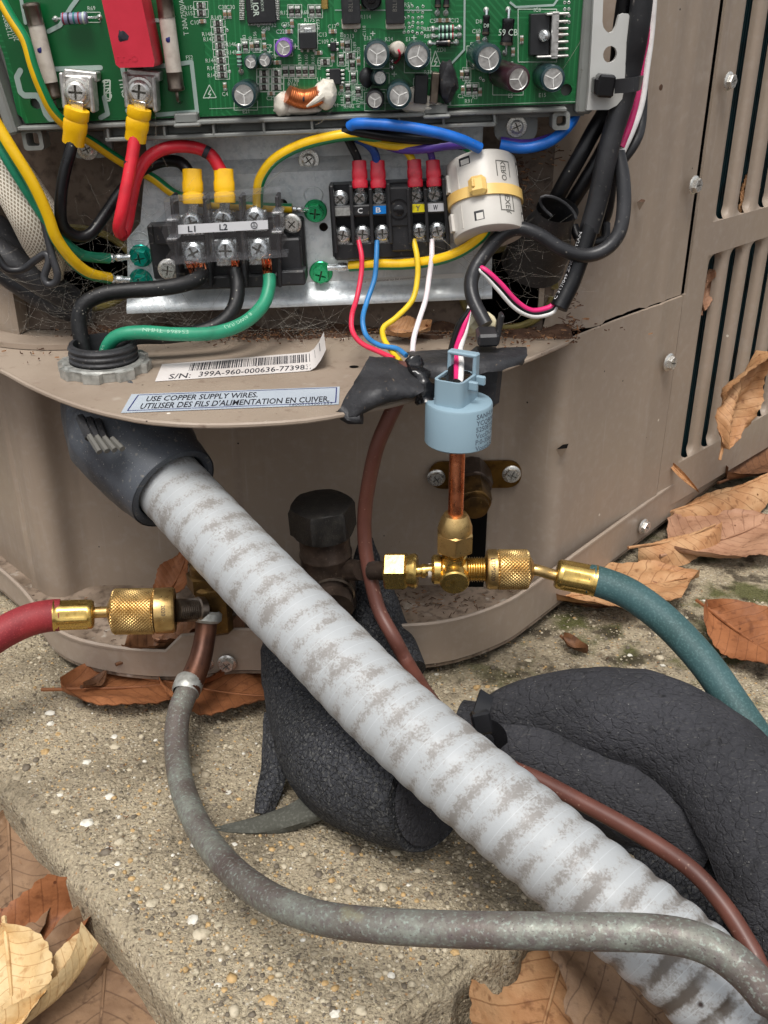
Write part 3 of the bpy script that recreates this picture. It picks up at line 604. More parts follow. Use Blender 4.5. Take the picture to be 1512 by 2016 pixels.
# stickers on the shelf
up = Vector((0, 0, 1)); zz = ZS+.25
def quad(a, b, cc, d, nx=1): return ([a, b, cc, d], [(0, 1, 2, 3)])
BL, BR, TR, TL = [PZ(x, y, zz) for x, y in ((305, 751), (655, 727), (650, 690), (319, 717))]
m = MB(); nseg = 24                # right end curls up off the shelf
def curl(p, u): return p+Vector((-max(0, u-.86)*18, 0, max(0, u-.86)**2*420))
vv = []; ff = []
for i in range(nseg+1):
    u = i/nseg; vv += [curl(BL.lerp(BR, u), u), curl(TL.lerp(TR, u), u)]
    if i: ff.append((2*i-2, 2*i, 2*i+1, 2*i-1))
m.add((vv, ff)); st1 = part(shelf, 'sticker', m, K['paper'], label='white barcode sticker with its right end curling up')
m = MB(); rnd = random.Random(3); u = .17
while u < .985:
    w = rnd.choice((.0028, .0028, .0055, .008)); g = rnd.choice((.0028, .004, .007))
    a, b = BL.lerp(TL, .46), TL.lerp(BL, .1); a2, b2 = BR.lerp(TR, .46), TR.lerp(BR, .1)
    L_ = Vector((0, 0, .06)); m.add(([curl(a.lerp(a2, u), u)+L_, curl(a.lerp(a2, u+w), u+w)+L_, curl(b.lerp(b2, u+w), u+w)+L_, curl(b.lerp(b2, u), u)+L_], [(0, 1, 2, 3)])); u += w+g
def tq(mb, s, A, B, D, u0, u1, v0, v1, **k):
    A, B, D = Vector(A), Vector(B), Vector(D); f = lambda u, v: A+(B-A)*u+(D-A)*v
    textq(mb, s, f(u0, v0), f(u1, v0), f(u0, v1), (B-A).cross(D-A).normalized(), **k)
tq(m, 'S/N:', BL, BR, TL, .07, .19, .08, .36, bold=.006, lift=.06); tq(m, '399A-960-000636-773983', BL, BR, TL, .235, .865, .10, .38, bold=.006, lift=.06)
v, f, w_ = glyphs('2068', .006)
m.add(([curl(BL+(BR-BL)*(.868+x/w_*.115)+(TL-BL)*(.1+y/.7*.28), .868+x/w_*.115)+Vector((0, 0, .06)) for x, y in v], f))
part(st1, 'print', m, K['ink'])
BL, BR, TR, TL = [PZ(x, y, zz) for x, y in ((238, 813), (667, 796), (669, 761), (259, 776))]
m = MB(); m.add(quad(BL, BR, TR, TL)); st2 = part(shelf, 'sticker', m, K['paperblue'], label='pale blue copper supply wire sticker near the shelf edge')
m = MB(); tq(m, 'USE COPPER SUPPLY WIRES.', BL, BR, TL, .085, .61, .56, .84, bold=.016, lift=.06); tq(m, "UTILISER DES FILS D'ALIMENTATION EN CUIVER.", BL, BR, TL, .075, .955, .17, .46, bold=.016, lift=.06); tq(m, '16000109001239', BL, BR, TL, .77, .97, .02, .14, lift=.06); part(st2, 'print', m, K['ink'])
m = MB(); q = lambda u, v: BL+(BR-BL)*u+(TL-BL)*v+Vector((0, 0, .07))
for a, b in (((.025, .1), (.985, .1)), ((.985, .1), (.985, .93)), ((.985, .93), (.035, .93)), ((.035, .93), (.025, .1))): m.add(strip([q(*a), q(*b)], .45, .02, up, 30))
part(st2, 'border', m, K['inkblue'])
# base pan and its rim
ZB, ZR = 58.0, 79.0
RT = [(-120, 1050, 0), (-50, 1090, 0), (0, 1122, 0), (48, 1166, 0), (80, 1208, 0), (107, 1238, 0), (163, 1264, 0), (259, 1281, 0), (363, 1284, 0), (450, 1243, 8), (530, 1243, 8), (640, 1243, 8), (771, 1236, 8), (864, 1229, 8), (933, 1213, 8), (1003, 1185, 8), (1049, 1155, 8), (1119, 1104, 8), (1240, 1016, 8), (1512, 820, 8), (1640, 726, 8)]
rb = [PZ(x, y, ZR-8+k) for x, y, k in RT]; rb = crom([(p.x, p.y, 0) for p in rb], 7); rp = [(p.x, p.y) for p in rb]
xs = PZ(376, 1300, ZP).x
m = MB(); zt = [ZR-8 if x < xs-3 else ZR for x, y in rp]; m.add(wall(rp, ZB, zt, 1.6)); 
m.add(sweep([Vector((x-.3, y+.8, z)) for (x, y), z in zip(rp, zt)], 1.2, 6, raw=True)); rim = part(cab, 'base_pan_rim', m, K['beige'])
m = MB(); m.add(plate([(x, y+1) for x, y in rp]+[(260, 640), (-330, 640)], (), ZF-1.5, ZF)); part(cab, 'base_pan', m, K['beige_dirty'])
# service panel behind the louvres, coil, louvred panel
n45 = Vector((.707, -.707, 0)); t45 = Vector((.707, .707, 0)); o45 = Vector((151.5, 510.6, 0))
def lou(s, z, o=0): return o45+t45*s+n45*o+Vector((0, 0, z))
ML = Matrix(((t45.x, 0, n45.x, o45.x), (t45.y, 0, n45.y, o45.y), (0, 1, 0, 0), (0, 0, 0, 1)))   # local (s, z, out)
PITCH_L0 = 0; zA, zB, zC = 92.0, 209.0, 226.0; PITCH_L, BAR = 22.5, 9.4; s0 = 21.5; NS = 9
rnd_ = [];  se = s0+PITCH_L*(NS-1)+4
def slotbar(sc, za, zb, first=None, last=None):
    """one upright bar between two round-ended slots; its edges roll inwards"""
    hw, sw = PITCH_L/2, (PITCH_L-BAR)/2; rows = []; n = 7
    for i in range(n+1): t = i/n*math.pi/2; rows.append((za+sw*(1-math.cos(t)), hw-sw*math.sin(t)))
    for i in range(n+1): t = (1-i/n)*math.pi/2; rows.append((zb-sw*(1-math.cos(t)), hw-sw*math.sin(t)))
    v = []; f = []; prof_ = [(-1, -5.0), (-.97, -3.0), (-.86, -1.4), (-.55, -.4), (0, 0), (.55, -.4), (.86, -1.4), (.97, -3.0), (1, -5.0)]
    for z, w in rows:
        g = min(1, (hw-w)/sw*1.2+.0)
        for a, d in prof_: v.append((sc+a*w, z, d*g))
    for j in range(len(rows)-1):
        for i in range(8): f.append((j*9+i, j*9+i+1, j*9+10+i, j*9+9+i))
    return v, f
m = MB(); m.add(plate([(2.0, ZP+16), (se+60, ZP+16), (se+60, ZT), (4.4, ZT), (4.4, ZS-.5), (2.0, ZS-.5)], [[(s0-PITCH_L/2+11.25, zA), (se+11, zA), (se+11, zB), (s0-PITCH_L/2+11.25, zB)], [(s0-PITCH_L/2+11.25, zC), (se+11, zC), (se+11, ZT-6), (s0-PITCH_L/2+11.25, ZT-6)]], -1.4, 0), ML)
# left shoulder with the half slots
lp = part(cab, 'louvre_panel', m, K['beige'])
for za, zb in ((zA, zB), (zC, ZT-6)):
    for k in range(NS):
        mb = MB(); g = slotbar(0, za, zb)
        if k == 0: mb.add(([(max(x, .0)+s0, y, z) for x, y, z in g[0]], g[1]), ML)
        else: mb.add(([(x+s0+PITCH_L*k, y, z) for x, y, z in g[0]], g[1]), ML)
        if k == 0: continue
        part(lp, 'slat', mb, K['beige'])
m = MB()
for za, zb in ((zA, zB), (zC, ZT-6)):
    g = slotbar(0, za, zb); m.add(([(x+s0, y, z) for x, y, z in g[0]], g[1]), ML)
part(lp, 'edge_strip', m, K['beige'])
m = MB(); m.add(box(110, 240, -17, 260, 400, 2), ML)
for i in range(85): m.add(box(2+i*2.6, 240, -12.5, .4, 400, 3), ML)
part(cab, 'coil_fins', m, K['coil'], kind='stuff')
m = MB(); m.add(box(2, 250, -4, 12, 380, .6), ML); part(cab, 'seam_backing', m, K['black'])
# unseen roof of the unit, its overhang added to shade the rear wall
m = MB(); m.add(plate([(-330, 600), (-190, 440), (-120, 405), (40, 405), (90, 435), (170, 515), (330, 665), (330, 760), (-330, 760)], (), 436, 440)); part(cab, 'shade_top_cover', m, K['beige'])
# ------------------------------------------------------------ screws
def screw_mesh(name, mats_, n=6, rf=4.7, rh=3.7, h=3.2, dome=False, recess=1.4, wd=.55):
    mb = MB(); mb.add(lathe([(rf, 0), (rf, .5), (rf-.4, .9), (rh*.9, 1.05)], 24, (False, False)))
    if n == 6: mb.add(lathe([(rh, .9), (rh, h-.6), (rh*.93, h)], 6, (False, False))); o = circ(0, 0, rh*.93, 6); ro = rh*.8; zi = h
    else:
        pr = [(rh, .9), (rh, 1.2+h*.25), (rh*.93, h*.75), (rh*.78, h*.95), (rh*.66, h)] if dome else [(rh, .9), (rh, h-.4), (rh*.92, h)]
        mb.add(lathe(pr, 24, (False, False))); o = circ(0, 0, pr[-1][0], 24); zi = h
    cr_ = cross(rh*.62, wd*.5*rh/3, .3); v, f = plate(o, [cr_], zi-recess, zi); mb.add((v, f)); mb.add(([(x, y, zi-recess+.1) for x, y in cross(rh*.62, wd*.5*rh/3, .3)], [(0, 3, 6, 9), (0, 1, 2, 3)[::1], (3, 4, 5, 6), (6, 7, 8, 9), (9, 10, 11, 0)]), None, 1)
    return mb.mesh(name, [mats_, K['inkdark']], (0, 0, 0))
SC = {'hex': screw_mesh('hex_flange_screw', K['zinc']), 'green': screw_mesh('green_screw', K['greenscrew'], rf=5.4, rh=4.0, h=5.0, recess=2), 'teal': screw_mesh('teal_screw', K['tealscrew'], rf=5.4, rh=4.0, h=5.0, recess=2),
      'pan': screw_mesh('pan_screw', K['zinc'], 24, 4.2, 3.9, 2.2, True), 'term': screw_mesh('terminal_screw', K['steel'], 24, 3.7, 3.5, 2.8, True, 1.2, .6), 'washer': screw_mesh('washer_screw', K['zinc'], 24, 6.2, 4.0, 2.6, True),
      'board': screw_mesh('board_screw', K['zinc'], 24, 5.6, 4.3, 3.4, True, 1.7, .6)}
def scr(parent, kind, px, py, w, n, pl=None, Y=None, spin=0, name='screw', h=1.0, label=None):
    """screw whose flange is w photo pixels wide, on plane through pl with normal n (or on Y)"""
    p = PY(px, py, Y) if Y is not None else PP(px, py, pl, n)
    rf = {'hex': 4.7, 'green': 5.4, 'teal': 5.4, 'pan': 4.2, 'term': 3.7, 'washer': 6.2, 'board': 5.6}[kind]
    return inst(parent, name, SC[kind], orient(n, p, spin=spin, sc=w*pxmm(p)/2/rf), label)
for i, (px, py, pn, o) in enumerate(((1434, 160, lp, 0), (1366, 364, upp, -1), (1316, 713, lowp, 0))): scr(pn, 'hex', px, py, 36, n45, (151.5, 505.5-o, 0), spin=i*1.3)
n2 = Vector((.6, -.8, 0)); a_ = PZ(1240, 1016, ZR); scr(rim, 'hex', 1266, 1036, 31, Vector((.707, -.707, 0)), (a_.x, a_.y-.5, 0), spin=.8)
for px, s_ in ((447, .4), (402, 1.2)): a_ = PZ(px, 1243, ZR); scr(rim, 'hex', px, 1305, 38, Vector((0, -1, 0)), Y=a_.y-1.5, spin=s_)
# ============================================================ MOUNTING PLATE behind the terminal blocks
YW, YP, YB = 450.0, 440.0, 424.0
def F2(px, py, Y): p = PY(px, py, Y); return (p.x, p.z)
def MY(Y): return Matrix(((1, 0, 0, 0), (0, 0, -1, Y), (0, 1, 0, 0), (0, 0, 0, 1)))
def poly_on(mb, pxs, Y, holes=(), th=1.2, mi=0): mb.add(plate([F2(x, y, Y) for x, y in pxs], holes, -th, 0), MY(Y), mi)
TILT = R(2.3)
mp = thing('mounting_plate', 'galvanised steel plate with rounded bottom lip carrying the two terminal blocks', 'metal plate', PY(600, 600, YP))
m = MB(); hl = lambda px, py, r: circ(*F2(px, py, YP), r, 14)
poly_on(m, [(284, 350), (640, 336), (952, 322), (968, 340), (970, 430), (968, 548), (600, 566), (252, 578), (250, 470), (276, 440)], YP, [hl(637, 447, 1.9), hl(556, 402, 2.2)])
a, b = PY(251, 576, YP), PY(968, 546, YP)
prf = [(.4, 0), (-1.2, -.5), (-2.6, -1.6), (-5.0, -3.8), (-6.6, -5.0), (-8.0, -5.4), (-8.8, -5.2)]; vv = []
for dz, dy in prf: vv += [a+Vector((0, dy, dz+.8)), b+Vector((0, dy, dz+.8))]
for dz, dy in prf[::-1]: vv += [a+Vector((0, dy+1, dz+1.8)), b+Vector((0, dy+1, dz+1.8))]
n = len(vv); m.add((vv, [(i, i+1, (i+3) % n, (i+2) % n) for i in range(0, n, 2)]+[tuple(range(0, n, 2)), tuple(range(1, n, 2))[::-1]]))
vv = [PY(284, 351, YP), PY(952, 323, YP), PY(952, 300, YP+1)+Vector((0, 7, 0)), PY(284, 326, YP+1)+Vector((0, 7, 0)), PY(952, 235, YP+8.5), PY(284, 255, YP+8.5)]
m.add((vv, [(0, 1, 2, 3), (3, 2, 4, 5)])); part(mp, 'plate', m, K['galv'])
for px, py in ((275, 472), (635, 570), (617, 384), (950, 536)):     # raised earth marks pressed in the sheet
    m = MB(); p = PY(px, py, YP); m.add(sweep([p+Vector((4*math.cos(t*.52), -.1, 3.3*math.sin(t*.52))) for t in range(13)], .3, 5, raw=True))
    for w_, z_ in ((2.4, 0), (1.5, -.9), (.6, -1.8)): m.add(box(p.x, p.y-.15, p.z+z_, w_*2, .35, .35))
    m.add(box(p.x, p.y-.15, p.z+1.4, .4, .35, 2.6)); part(mp, 'earth_mark', m, K['galv'])
for px, py, kd in ((621, 412, 'green'), (632, 533, 'green'), (278, 500, 'teal'), (278, 548, 'teal')):
    scr(mp, kd, px, py+3, 46, Vector((0, -1, -.12)), Y=YP, spin=px*.7, label='green earth screw')
scr(mp, 'washer', 608, 316, 42, Vector((0, -1, .1)), Y=YP+4, spin=.3)
# warning sticker
Yk = YP-.25; BL, BR, TR, TL = [PY(x, y, Yk) for x, y in ((701, 578), (912, 562), (914, 537), (708, 549))]
m = MB(); m.add(quad(BL, BR, TR, TL)); sk = part(mp, 'sticker', m, K['warn'])
m = MB()
for i, s_ in enumerate(('*Terminal to be connected with', ' thermostat(O/B) wiring heat pump', ' heating operating,energized for heating.')):
    tq(m, s_, BL, BR, TL, .13, .62+.07*i, .72-i*.3, .86-i*.3+.03, lift=.06)
q = lambda u, v: BL+(BR-BL)*u+(TL-BL)*v+Vector((0, -.08, 0))
m.add(([q(.02, .18), q(.10, .18), q(.06, .82)], [(0, 1, 2)])); part(sk, 'print', m, K['inkdim'])
m = MB(); tq(m, '!', BL, BR, TL, .055, .065, .28, .62, mi=0, lift=.14); part(sk, 'exclamation_mark', m, K['inkwhite'])
# ============================================================ POWER TERMINAL BLOCK
tb = thing('power_terminal_block', 'large black terminal block with clear cover marked L1 and L2', 'terminal block', PY(450, 560, YP))
def bx(mb, px, py, w, h, Y0, Y1, b=.5, rot=TILT, mi=0):
    """box whose front face (at Y0) covers w x h photo pixels about px, py; reaches back to Y1"""
    p = PY(px, py, Y0); k = pxmm(p); M_ = orient((0, -1, 0), p, spin=rot)
    mb.add(box(0, 0, -(Y1-Y0)/2, w*k, h*k, Y1-Y0, b), M_, mi)
m = MB(); bx(m, 448, 492, 306, 108, YP-7, YP-.1, .8); bx(m, 322, 462, 44, 40, YP-13, YP-7, .8); bx(m, 572, 505, 44, 70, YP-12, YP-7, .8); bx(m, 575, 548, 52, 30, YP-16, YP-.1, .8)
bx(m, 450, 556, 200, 26, YP-10, YP-.1, .8)
part(tb, 'base', m, K['blk'])
for px, dx in ((345, 6), (408, 4), (478, 3), (548, 0)):
    m = MB(); p = [PY(px-dx, 385, YP-15), PY(px+dx*.5, 566, YP-17)]
    bx(m, px, 478, 8, 178, YP-17, YP-7, .4, TILT-R(3)); part(tb, 'barrier', m, K['blk'])
for i, (px, py) in enumerate(((379, 438), (441, 432), (503, 430), (382, 497), (446, 492), (510, 490))):
    m = MB(); bx(m, px, py+6, 46, 52 if i > 2 else 40, YP-10.5, YP-7, .4); part(tb, 'contact_bar', m, K['steel'])
    inst(tb, 'screw', SC['term'], orient((0, -1, .05), PY(px, py, YP-11), spin=i*1.1, sc=1.28))
scr(tb, 'hex', 575, 440, 38, Vector((0, -1, 0)), Y=YP-7.5, spin=.5); scr(tb, 'hex', 332, 530, 42, Vector((0, -1, 0)), Y=YP-9, spin=1.1)
# clear cover: thin front sheet, rim, snap hooks, printed strip
Yc = YP-24; cov = MB()
poly_on(cov, [(322, 398), (552, 378), (556, 392), (560, 440), (553, 452), (566, 470), (556, 486), (566, 506), (330, 522), (326, 506), (336, 492), (324, 470), (318, 455), (326, 430)], Yc, (), 1.3)
pa = [PY(x, y, Yc+.5) for x, y in ((322, 398), (552, 378))]; pb = [PY(x, y, Yc+.5) for x, y in ((330, 520), (566, 505))]
for a, b, d in ((pa[0], pa[1], 8), (pb[0], pb[1], 9)):
    cov.add(([a, b, b+Vector((0, d, 0)), a+Vector((0, d, 0)), a+Vector((0, 0, 1.1)), b+Vector((0, 0, 1.1)), b+Vector((0, d, 1.1)), a+Vector((0, d, 1.1))], [(3, 2, 1, 0), (4, 5, 6, 7), (0, 1, 5, 4), (2, 3, 7, 6), (1, 2, 6, 5), (3, 0, 4, 7)]))
cvp = part(tb, 'clear_cover', cov, K['clear'])
for px, py in ((338, 452), (545, 438)):
    m = MB(); bx(m, px, py, 16, 40, Yc-3, Yc+10, .5); bx(m, px, py-18, 24, 6, Yc-4, Yc+6, .5); bx(m, px, py+20, 24, 6, Yc-4, Yc+6, .5); part(cvp, 'hook', m, K['clear'])
m = MB()
for px in (412, 476): bx(m, px, 452, 3, 110, Yc+1.4, Yc+9, .2)
part(cvp, 'rib', m, K['clear'])
Yk = Yc-.15; BL, BR, TR, TL = [PY(x, y, Yk) for x, y in ((351, 461), (528, 451), (527, 433), (350, 443))]
m = MB(); m.add(quad(BL, BR, TR, TL)); sk = part(cvp, 'label_strip', m, K['lblwhite'])
m = MB(); tq(m, 'L1', BL, BR, TL, .11, .195, .18, .82, bold=.02); tq(m, 'L2', BL, BR, TL, .46, .55, .18, .82, bold=.02)
p = BL.lerp(BR, .845)+(TL-BL)*.5+Vector((0, -.15, 0)); m.add(sweep([p+Vector((1.25*math.cos(t*.52), 0, 1.25*math.sin(t*.52))) for t in range(13)], .14, 4, raw=True))
m.add(box(p.x, p.y, p.z+.3, .22, .1, 1.3)); m.add(box(p.x, p.y, p.z-.3, 1.5, .1, .22)); part(sk, 'print', m, K['ink'])
# ============================================================ CONTROL TERMINAL BLOCK
tc_ = thing('control_terminal_block', 'small black five-way terminal block with coloured C, B, Y and W tags', 'terminal block', PY(765, 505, YP))
m = MB(); bx(m, 765, 433, 228, 140, YP-9, YP-.1, .6); bx(m, 786, 408, 52, 76, YP-17, YP-9, .6); bx(m, 767, 413, 226, 22, YP-16, YP-9, .5); bx(m, 792, 462, 44, 66, YP-16.5, YP-8, .6); bx(m, 770, 492, 224, 34, YP-13, YP-.1, .8)
part(tc_, 'base', m, K['blk'])
for i, (x0, y0, x1, y1) in enumerate(((652, 366, 662, 498), (690, 366, 696, 480), (729, 372, 733, 480), (764, 362, 770, 480), (803, 372, 808, 480), (837, 372, 843, 478), (873, 352, 884, 492))):
    m = MB(); a, b = PY(x0, y0, YP-18), PY(x1, y1, YP-18); mid = (a+b)/2; an = math.atan2(b.x-a.x, a.z-b.z)
    m.add(box(0, 0, 5, 1.4, (b-a).length, 10, .3), orient((0, -1, 0), mid+Vector((0, 10, 0)), spin=an)); part(tc_, 'barrier', m, K['blk'])
TOPS = ((670, 391), (708, 388), (745, 387), (817, 384), (854, 381)); BOTS = ((675, 460), (714, 458), (753, 457), (825, 454), (861, 452))
for i, (px, py) in enumerate(TOPS+BOTS):
    m = MB(); bx(m, px, py+(10 if i > 4 else 4), 30, 34 if i > 4 else 26, YP-10.6, YP-9, .3); part(tc_, 'contact_plate', m, K['steel'])
    if i > 4: m = MB(); bx(m, px+1, py+17, 25, 12, YP-13, YP-10, .6, TILT+R(4)); part(tc_, 'clamp', m, K['steel'])
    inst(tc_, 'screw', SC['term'], orient((0, -1, -.1), PY(px, py, YP-11.5), spin=i*1.7+.4, sc=.93))
p = PY(785, 412, YP-17); m = MB(); m.add(lathe([(4.2, 0), (4.2, .3), (3.6, .3), (3.3, -2)], 20, (False, True)), at(p)); part(tc_, 'mounting_hole', m, K['blkgloss'])
m = MB(); m.add(lathe([(2.2, 0), (2.2, .5), (1.6, .9)], 12), at(PY(785, 414, YP-16.8))); part(tc_, 'mounting_screw', m, K['blkgloss'])
Yk = YP-16.15
for (x0, x1, yl, mt, ch, ik) in ((656, 690, 417, 'lblgrey', '', ''), (692, 727, 415, 'blk', 'C', 'inkwhite'), (728, 763, 413.5, 'lblblue', 'B', 'inkwhite'), (807, 840, 410, 'lblyellow', 'Y', 'inkdim'), (841, 875, 408.5, 'lblwhite', 'W', 'ink')):
    BL, BR, TR, TL = [PY(x, y, Yk) for x, y in ((x0, yl+8.5), (x1, yl+7), (x1, yl-9), (x0, yl-7.5))]
    m = MB(); m.add(quad(BL, BR, TR, TL)); sk = part(tc_, 'tag', m, K[mt])
    if ch: m = MB(); tq(m, ch, BL, BR, TL, .34, .62, .2, .82, bold=.02); part(sk, 'letter', m, K[ik])
# ============================================================ TRAY that holds the circuit board
ty = thing('board_tray', 'grey plastic tray with ribbed lower edge holding the green circuit board', 'plastic tray', PY(560, 270, 440))
m = MB(); poly_on(m, [(-60, -80), (1180, -80), (1150, 228), (20, 262)], YB+4, (), 2); part(ty, 'back', m, K['tray'])
def bar(mb, x0, y0, x1, y1, w, Y0, Y1, b=.4):      # bar between two photo points, w pixels wide, from depth Y0 (front) to Y1
    a, b_ = PY(x0, y0, Y0), PY(x1, y1, Y0); k = pxmm(a); an = math.atan2(b_.z-a.z, b_.x-a.x)
    mb.add(box(0, 0, -(Y1-Y0)/2, (b_-a).length+w*k*.4, w*k, Y1-Y0, b), orient((0, -1, 0), (a+b_)/2, spin=an))
m = MB(); bar(m, 35, 254, 1115, 216, 8, YB-5, YB+14); part(ty, 'upper_rail', m, K['tray'])
m = MB(); bar(m, 208, 276, 975, 245, 8, YB-4, YB+14); part(ty, 'lower_rail', m, K['tray'])
m = MB(); bar(m, 208, 262, 975, 232, 26, YB+3, YB+14); part(ty, 'rail_web', m, K['tray'])
for px in (212, 323, 420, 519, 614, 697, 786, 873, 974):
    m = MB(); y = 263-(px-208)*.041; bar(m, px-1, y-9, px+1, y+12, 5, YB-4, YB+10, .3); part(ty, 'rib', m, K['tray'])
for (cx, cy, w, h) in ((64, 275, 40, 40), (1105, 238, 34, 34)):
    mb = MB(); a = PY(cx, cy, YB-3); k = pxmm(a); M_ = orient((0, -1, 0), a, spin=TILT); mb.add(plate(rrect(0, 0, w*k, h*k, 1.4), [rrect(0, 0, (w-15)*k, (h-15)*k, 1)], -9, 0), M_); part(ty, 'loop', mb, K['tray'])
for (cx, cy, w, h, sx, sy) in ((178, 286, 84, 48, 172, 293), (1016, 246, 84, 62, 1017, 249)):
    mb = MB(); a = PY(cx, cy, YB+8); k = pxmm(a); mb.add(plate(rrect(0, 0, w*k, h*k, 4), (), -3, 0), orient((0, -1, 0), a, spin=TILT)); tbp = part(ty, 'screw_tab', mb, K['tray'])
    scr(ty, 'washer', sx, sy, 42, Vector((0, -1, 0)), Y=YB+8, spin=.1)
for (cx, cy) in ((366, 234), (858, 217)):
    mb = MB(); bx(mb, cx, cy, 46, 20, YB-5, YB+2, .5); bx(mb, cx+2, cy+13, 54, 7, YB-8, YB, .5); part(ty, 'clip', mb, K['tray'])
m = MB(); bar(m, -45, 60, 22, 262, 22, YB-7, YB+14, 1); part(ty, 'side_wall', m, K['tray'])
m = MB(); bar(m, 1172, -60, 1150, 218, 34, YB-3, YB+14, 1); part(ty, 'side_wall', m, K['tray'])
# light grey bracket with its open slot and round hole
Yb = YB-7; loop_ = [(1172, -60), (1190, -60), (1186, 42), (1188, 54), (1194, 62), (1200, 65), (1207, 62), (1213, 52), (1216, 40), (1219, 30), (1228, 26), (1237, 27), (1241, 34), (1240, 60), (1234, 145), (1228, 178), (1225, 195), (1214, 208), (1198, 216), (1155, 217), (1160, 170), (1166, 60)]
m = MB(); hp = PY(1201, 107, Yb); m.add(plate([F2(x, y, Yb) for x, y in loop_], [circ(hp.x, hp.z, 2.6, 16, 2.9)], -3, 0), MY(Yb)); part(ty, 'bracket', m, K['bracket'])
# black cable tie clamping the harness to the bracket
ct = thing('cable_tie', 'black square-headed cable tie on the light grey bracket', 'cable tie', PY(1194, 190, Yb))
m = MB(); bx(m, 1194, 170, 34, 42, Yb-8, Yb-.2, .8, -R(4)); bx(m, 1176, 170, 12, 30, Yb-7, Yb-.2, .5); part(ct, 'head', m, K['blkgloss'])
m = MB(); m.add(strip([PY(1210, 170, Yb-6), PY(1235, 168, Yb-7), PY(1254, 165, Yb-5), PY(1262, 162, Yb+8)], 5.0, 1.1, Vector((0, -1, 0)), 2)); part(ct, 'strap', m, K['greycable'])
# ============================================================ CIRCUIT BOARD
pcb = thing('circuit_board', 'green control circuit board crowded with capacitors, chips and two white fuses', 'circuit board', PY(590, 240, YB))
def brd(k, cur):
    def ln(sc_, rot, d, w):
        s = k['N'].new('ShaderNodeSeparateXYZ'); k['L'].new(k['V'], s.inputs[0]); m_ = k['math']
        q = m_('ADD', m_('MULTIPLY', s.outputs[0], math.cos(rot)*sc_), m_('MULTIPLY', s.outputs[2], math.sin(rot)*sc_))
        return k['ramp'](m_('ABSOLUTE', m_('SUBTRACT', m_('FRACT', q), .5)), w, w+.08, True)
    m_ = k['math']; reg = k['nz'](.05, 1); reg2 = k['nz'](.09, 1)
    a = m_('MULTIPLY', ln(.55, 0, 0, .1), k['ramp'](reg, .5, .52)); b = m_('MULTIPLY', ln(.5, R(90), 0, .1), m_('MULTIPLY', k['ramp'](reg, .5, .48), k['ramp'](reg2, .5, .52))); e = m_('MULTIPLY', ln(.5, R(45), 0, .12), m_('MULTIPLY', k['ramp'](reg, .5, .48), k['ramp'](reg2, .5, .48)))
    return k['mix'](cur, c(40, 124, 72), m_('MULTIPLY', m_('MAXIMUM', a, m_('MAXIMUM', b, e)), .55))
K['pcb'] = mat('green_solder_mask', c(14, 98, 50), .32, var=[(.02, .5, .7, c(10, 84, 42))], uvfn=brd, spec=.6, coat=.3); K['pcbflat'] = mat('plain_green_mask', c(6, 84, 40), .32, spec=.6, coat=.3, var=[(.03, .4, .7, c(8, 92, 46))]); K['pcbpour'] = mat('light_green_pour', c(34, 122, 68), .35, coat=.3)
def BPt(px, py, h=0): return PY(px, py, YB-h)
m = MB(); hl = lambda px, py, r: circ(*F2(px, py, YB), r, 14)
poly_on(m, [(-60, -80), (1178, -80), (1143, 203), (600, 222), (50, 243), (44, 232), (34, 224), (8, 110)], YB, [hl(71, 203, 2.3), hl(1115, 177, 2.2), hl(142, 116, 1.1), hl(152, 116, 1.1), hl(362, 86, 1.2)], 1.6); part(pcb, 'board', m, K['pcb'])
m = MB(); poly_on(m, [(12, 96), (-45, -78), (385, -78), (402, 80), (412, 226), (56, 240), (50, 224)], YB-.12, [hl(71, 203, 2.3)], .1); part(pcb, 'plain_area', m, K['pcbflat'])
m = MB(); poly_on(m, [(655, -70), (850, -70), (848, 40), (838, 62), (770, 64), (750, 56), (668, 54), (658, 40)], YB-.12, (), .1); part(pcb, 'copper_pour', m, K['pcbpour'])
silk = MB(); Msk = lambda px, py, rot=0: orient((0, -1, 0), BPt(px, py, .14), spin=rot+TILT)
_sn = [0]
def sl(x0, y0, x1, y1, w=1.3, h=.14):
    _sn[0] += 1; h = h+(_sn[0] % 40)*.003
    a, b = BPt(x0, y0, h), BPt(x1, y1, h); k = pxmm(a)*w/2; d = (b-a).normalized(); n_ = Vector((-d.z, 0, d.x))*k
    silk.add(([a-n_, b-n_, b+n_, a+n_], [(0, 1, 2, 3)]))
def srect(cx, cy, w, h, t=1.2):
    x0, x1, y0, y1 = cx-w/2, cx+w/2, cy-h/2, cy+h/2; sl(x0, y0, x1, y0, t); sl(x1, y0, x1, y1, t); sl(x1, y1, x0, y1, t); sl(x0, y1, x0, y0, t)
def st(s, px, py, h=7, rot=0, wide=.95, bold=0): text(silk, s, Msk(px, py, rot), h*pxmm(BPt(px, py)), wide, bold, lift=.02)
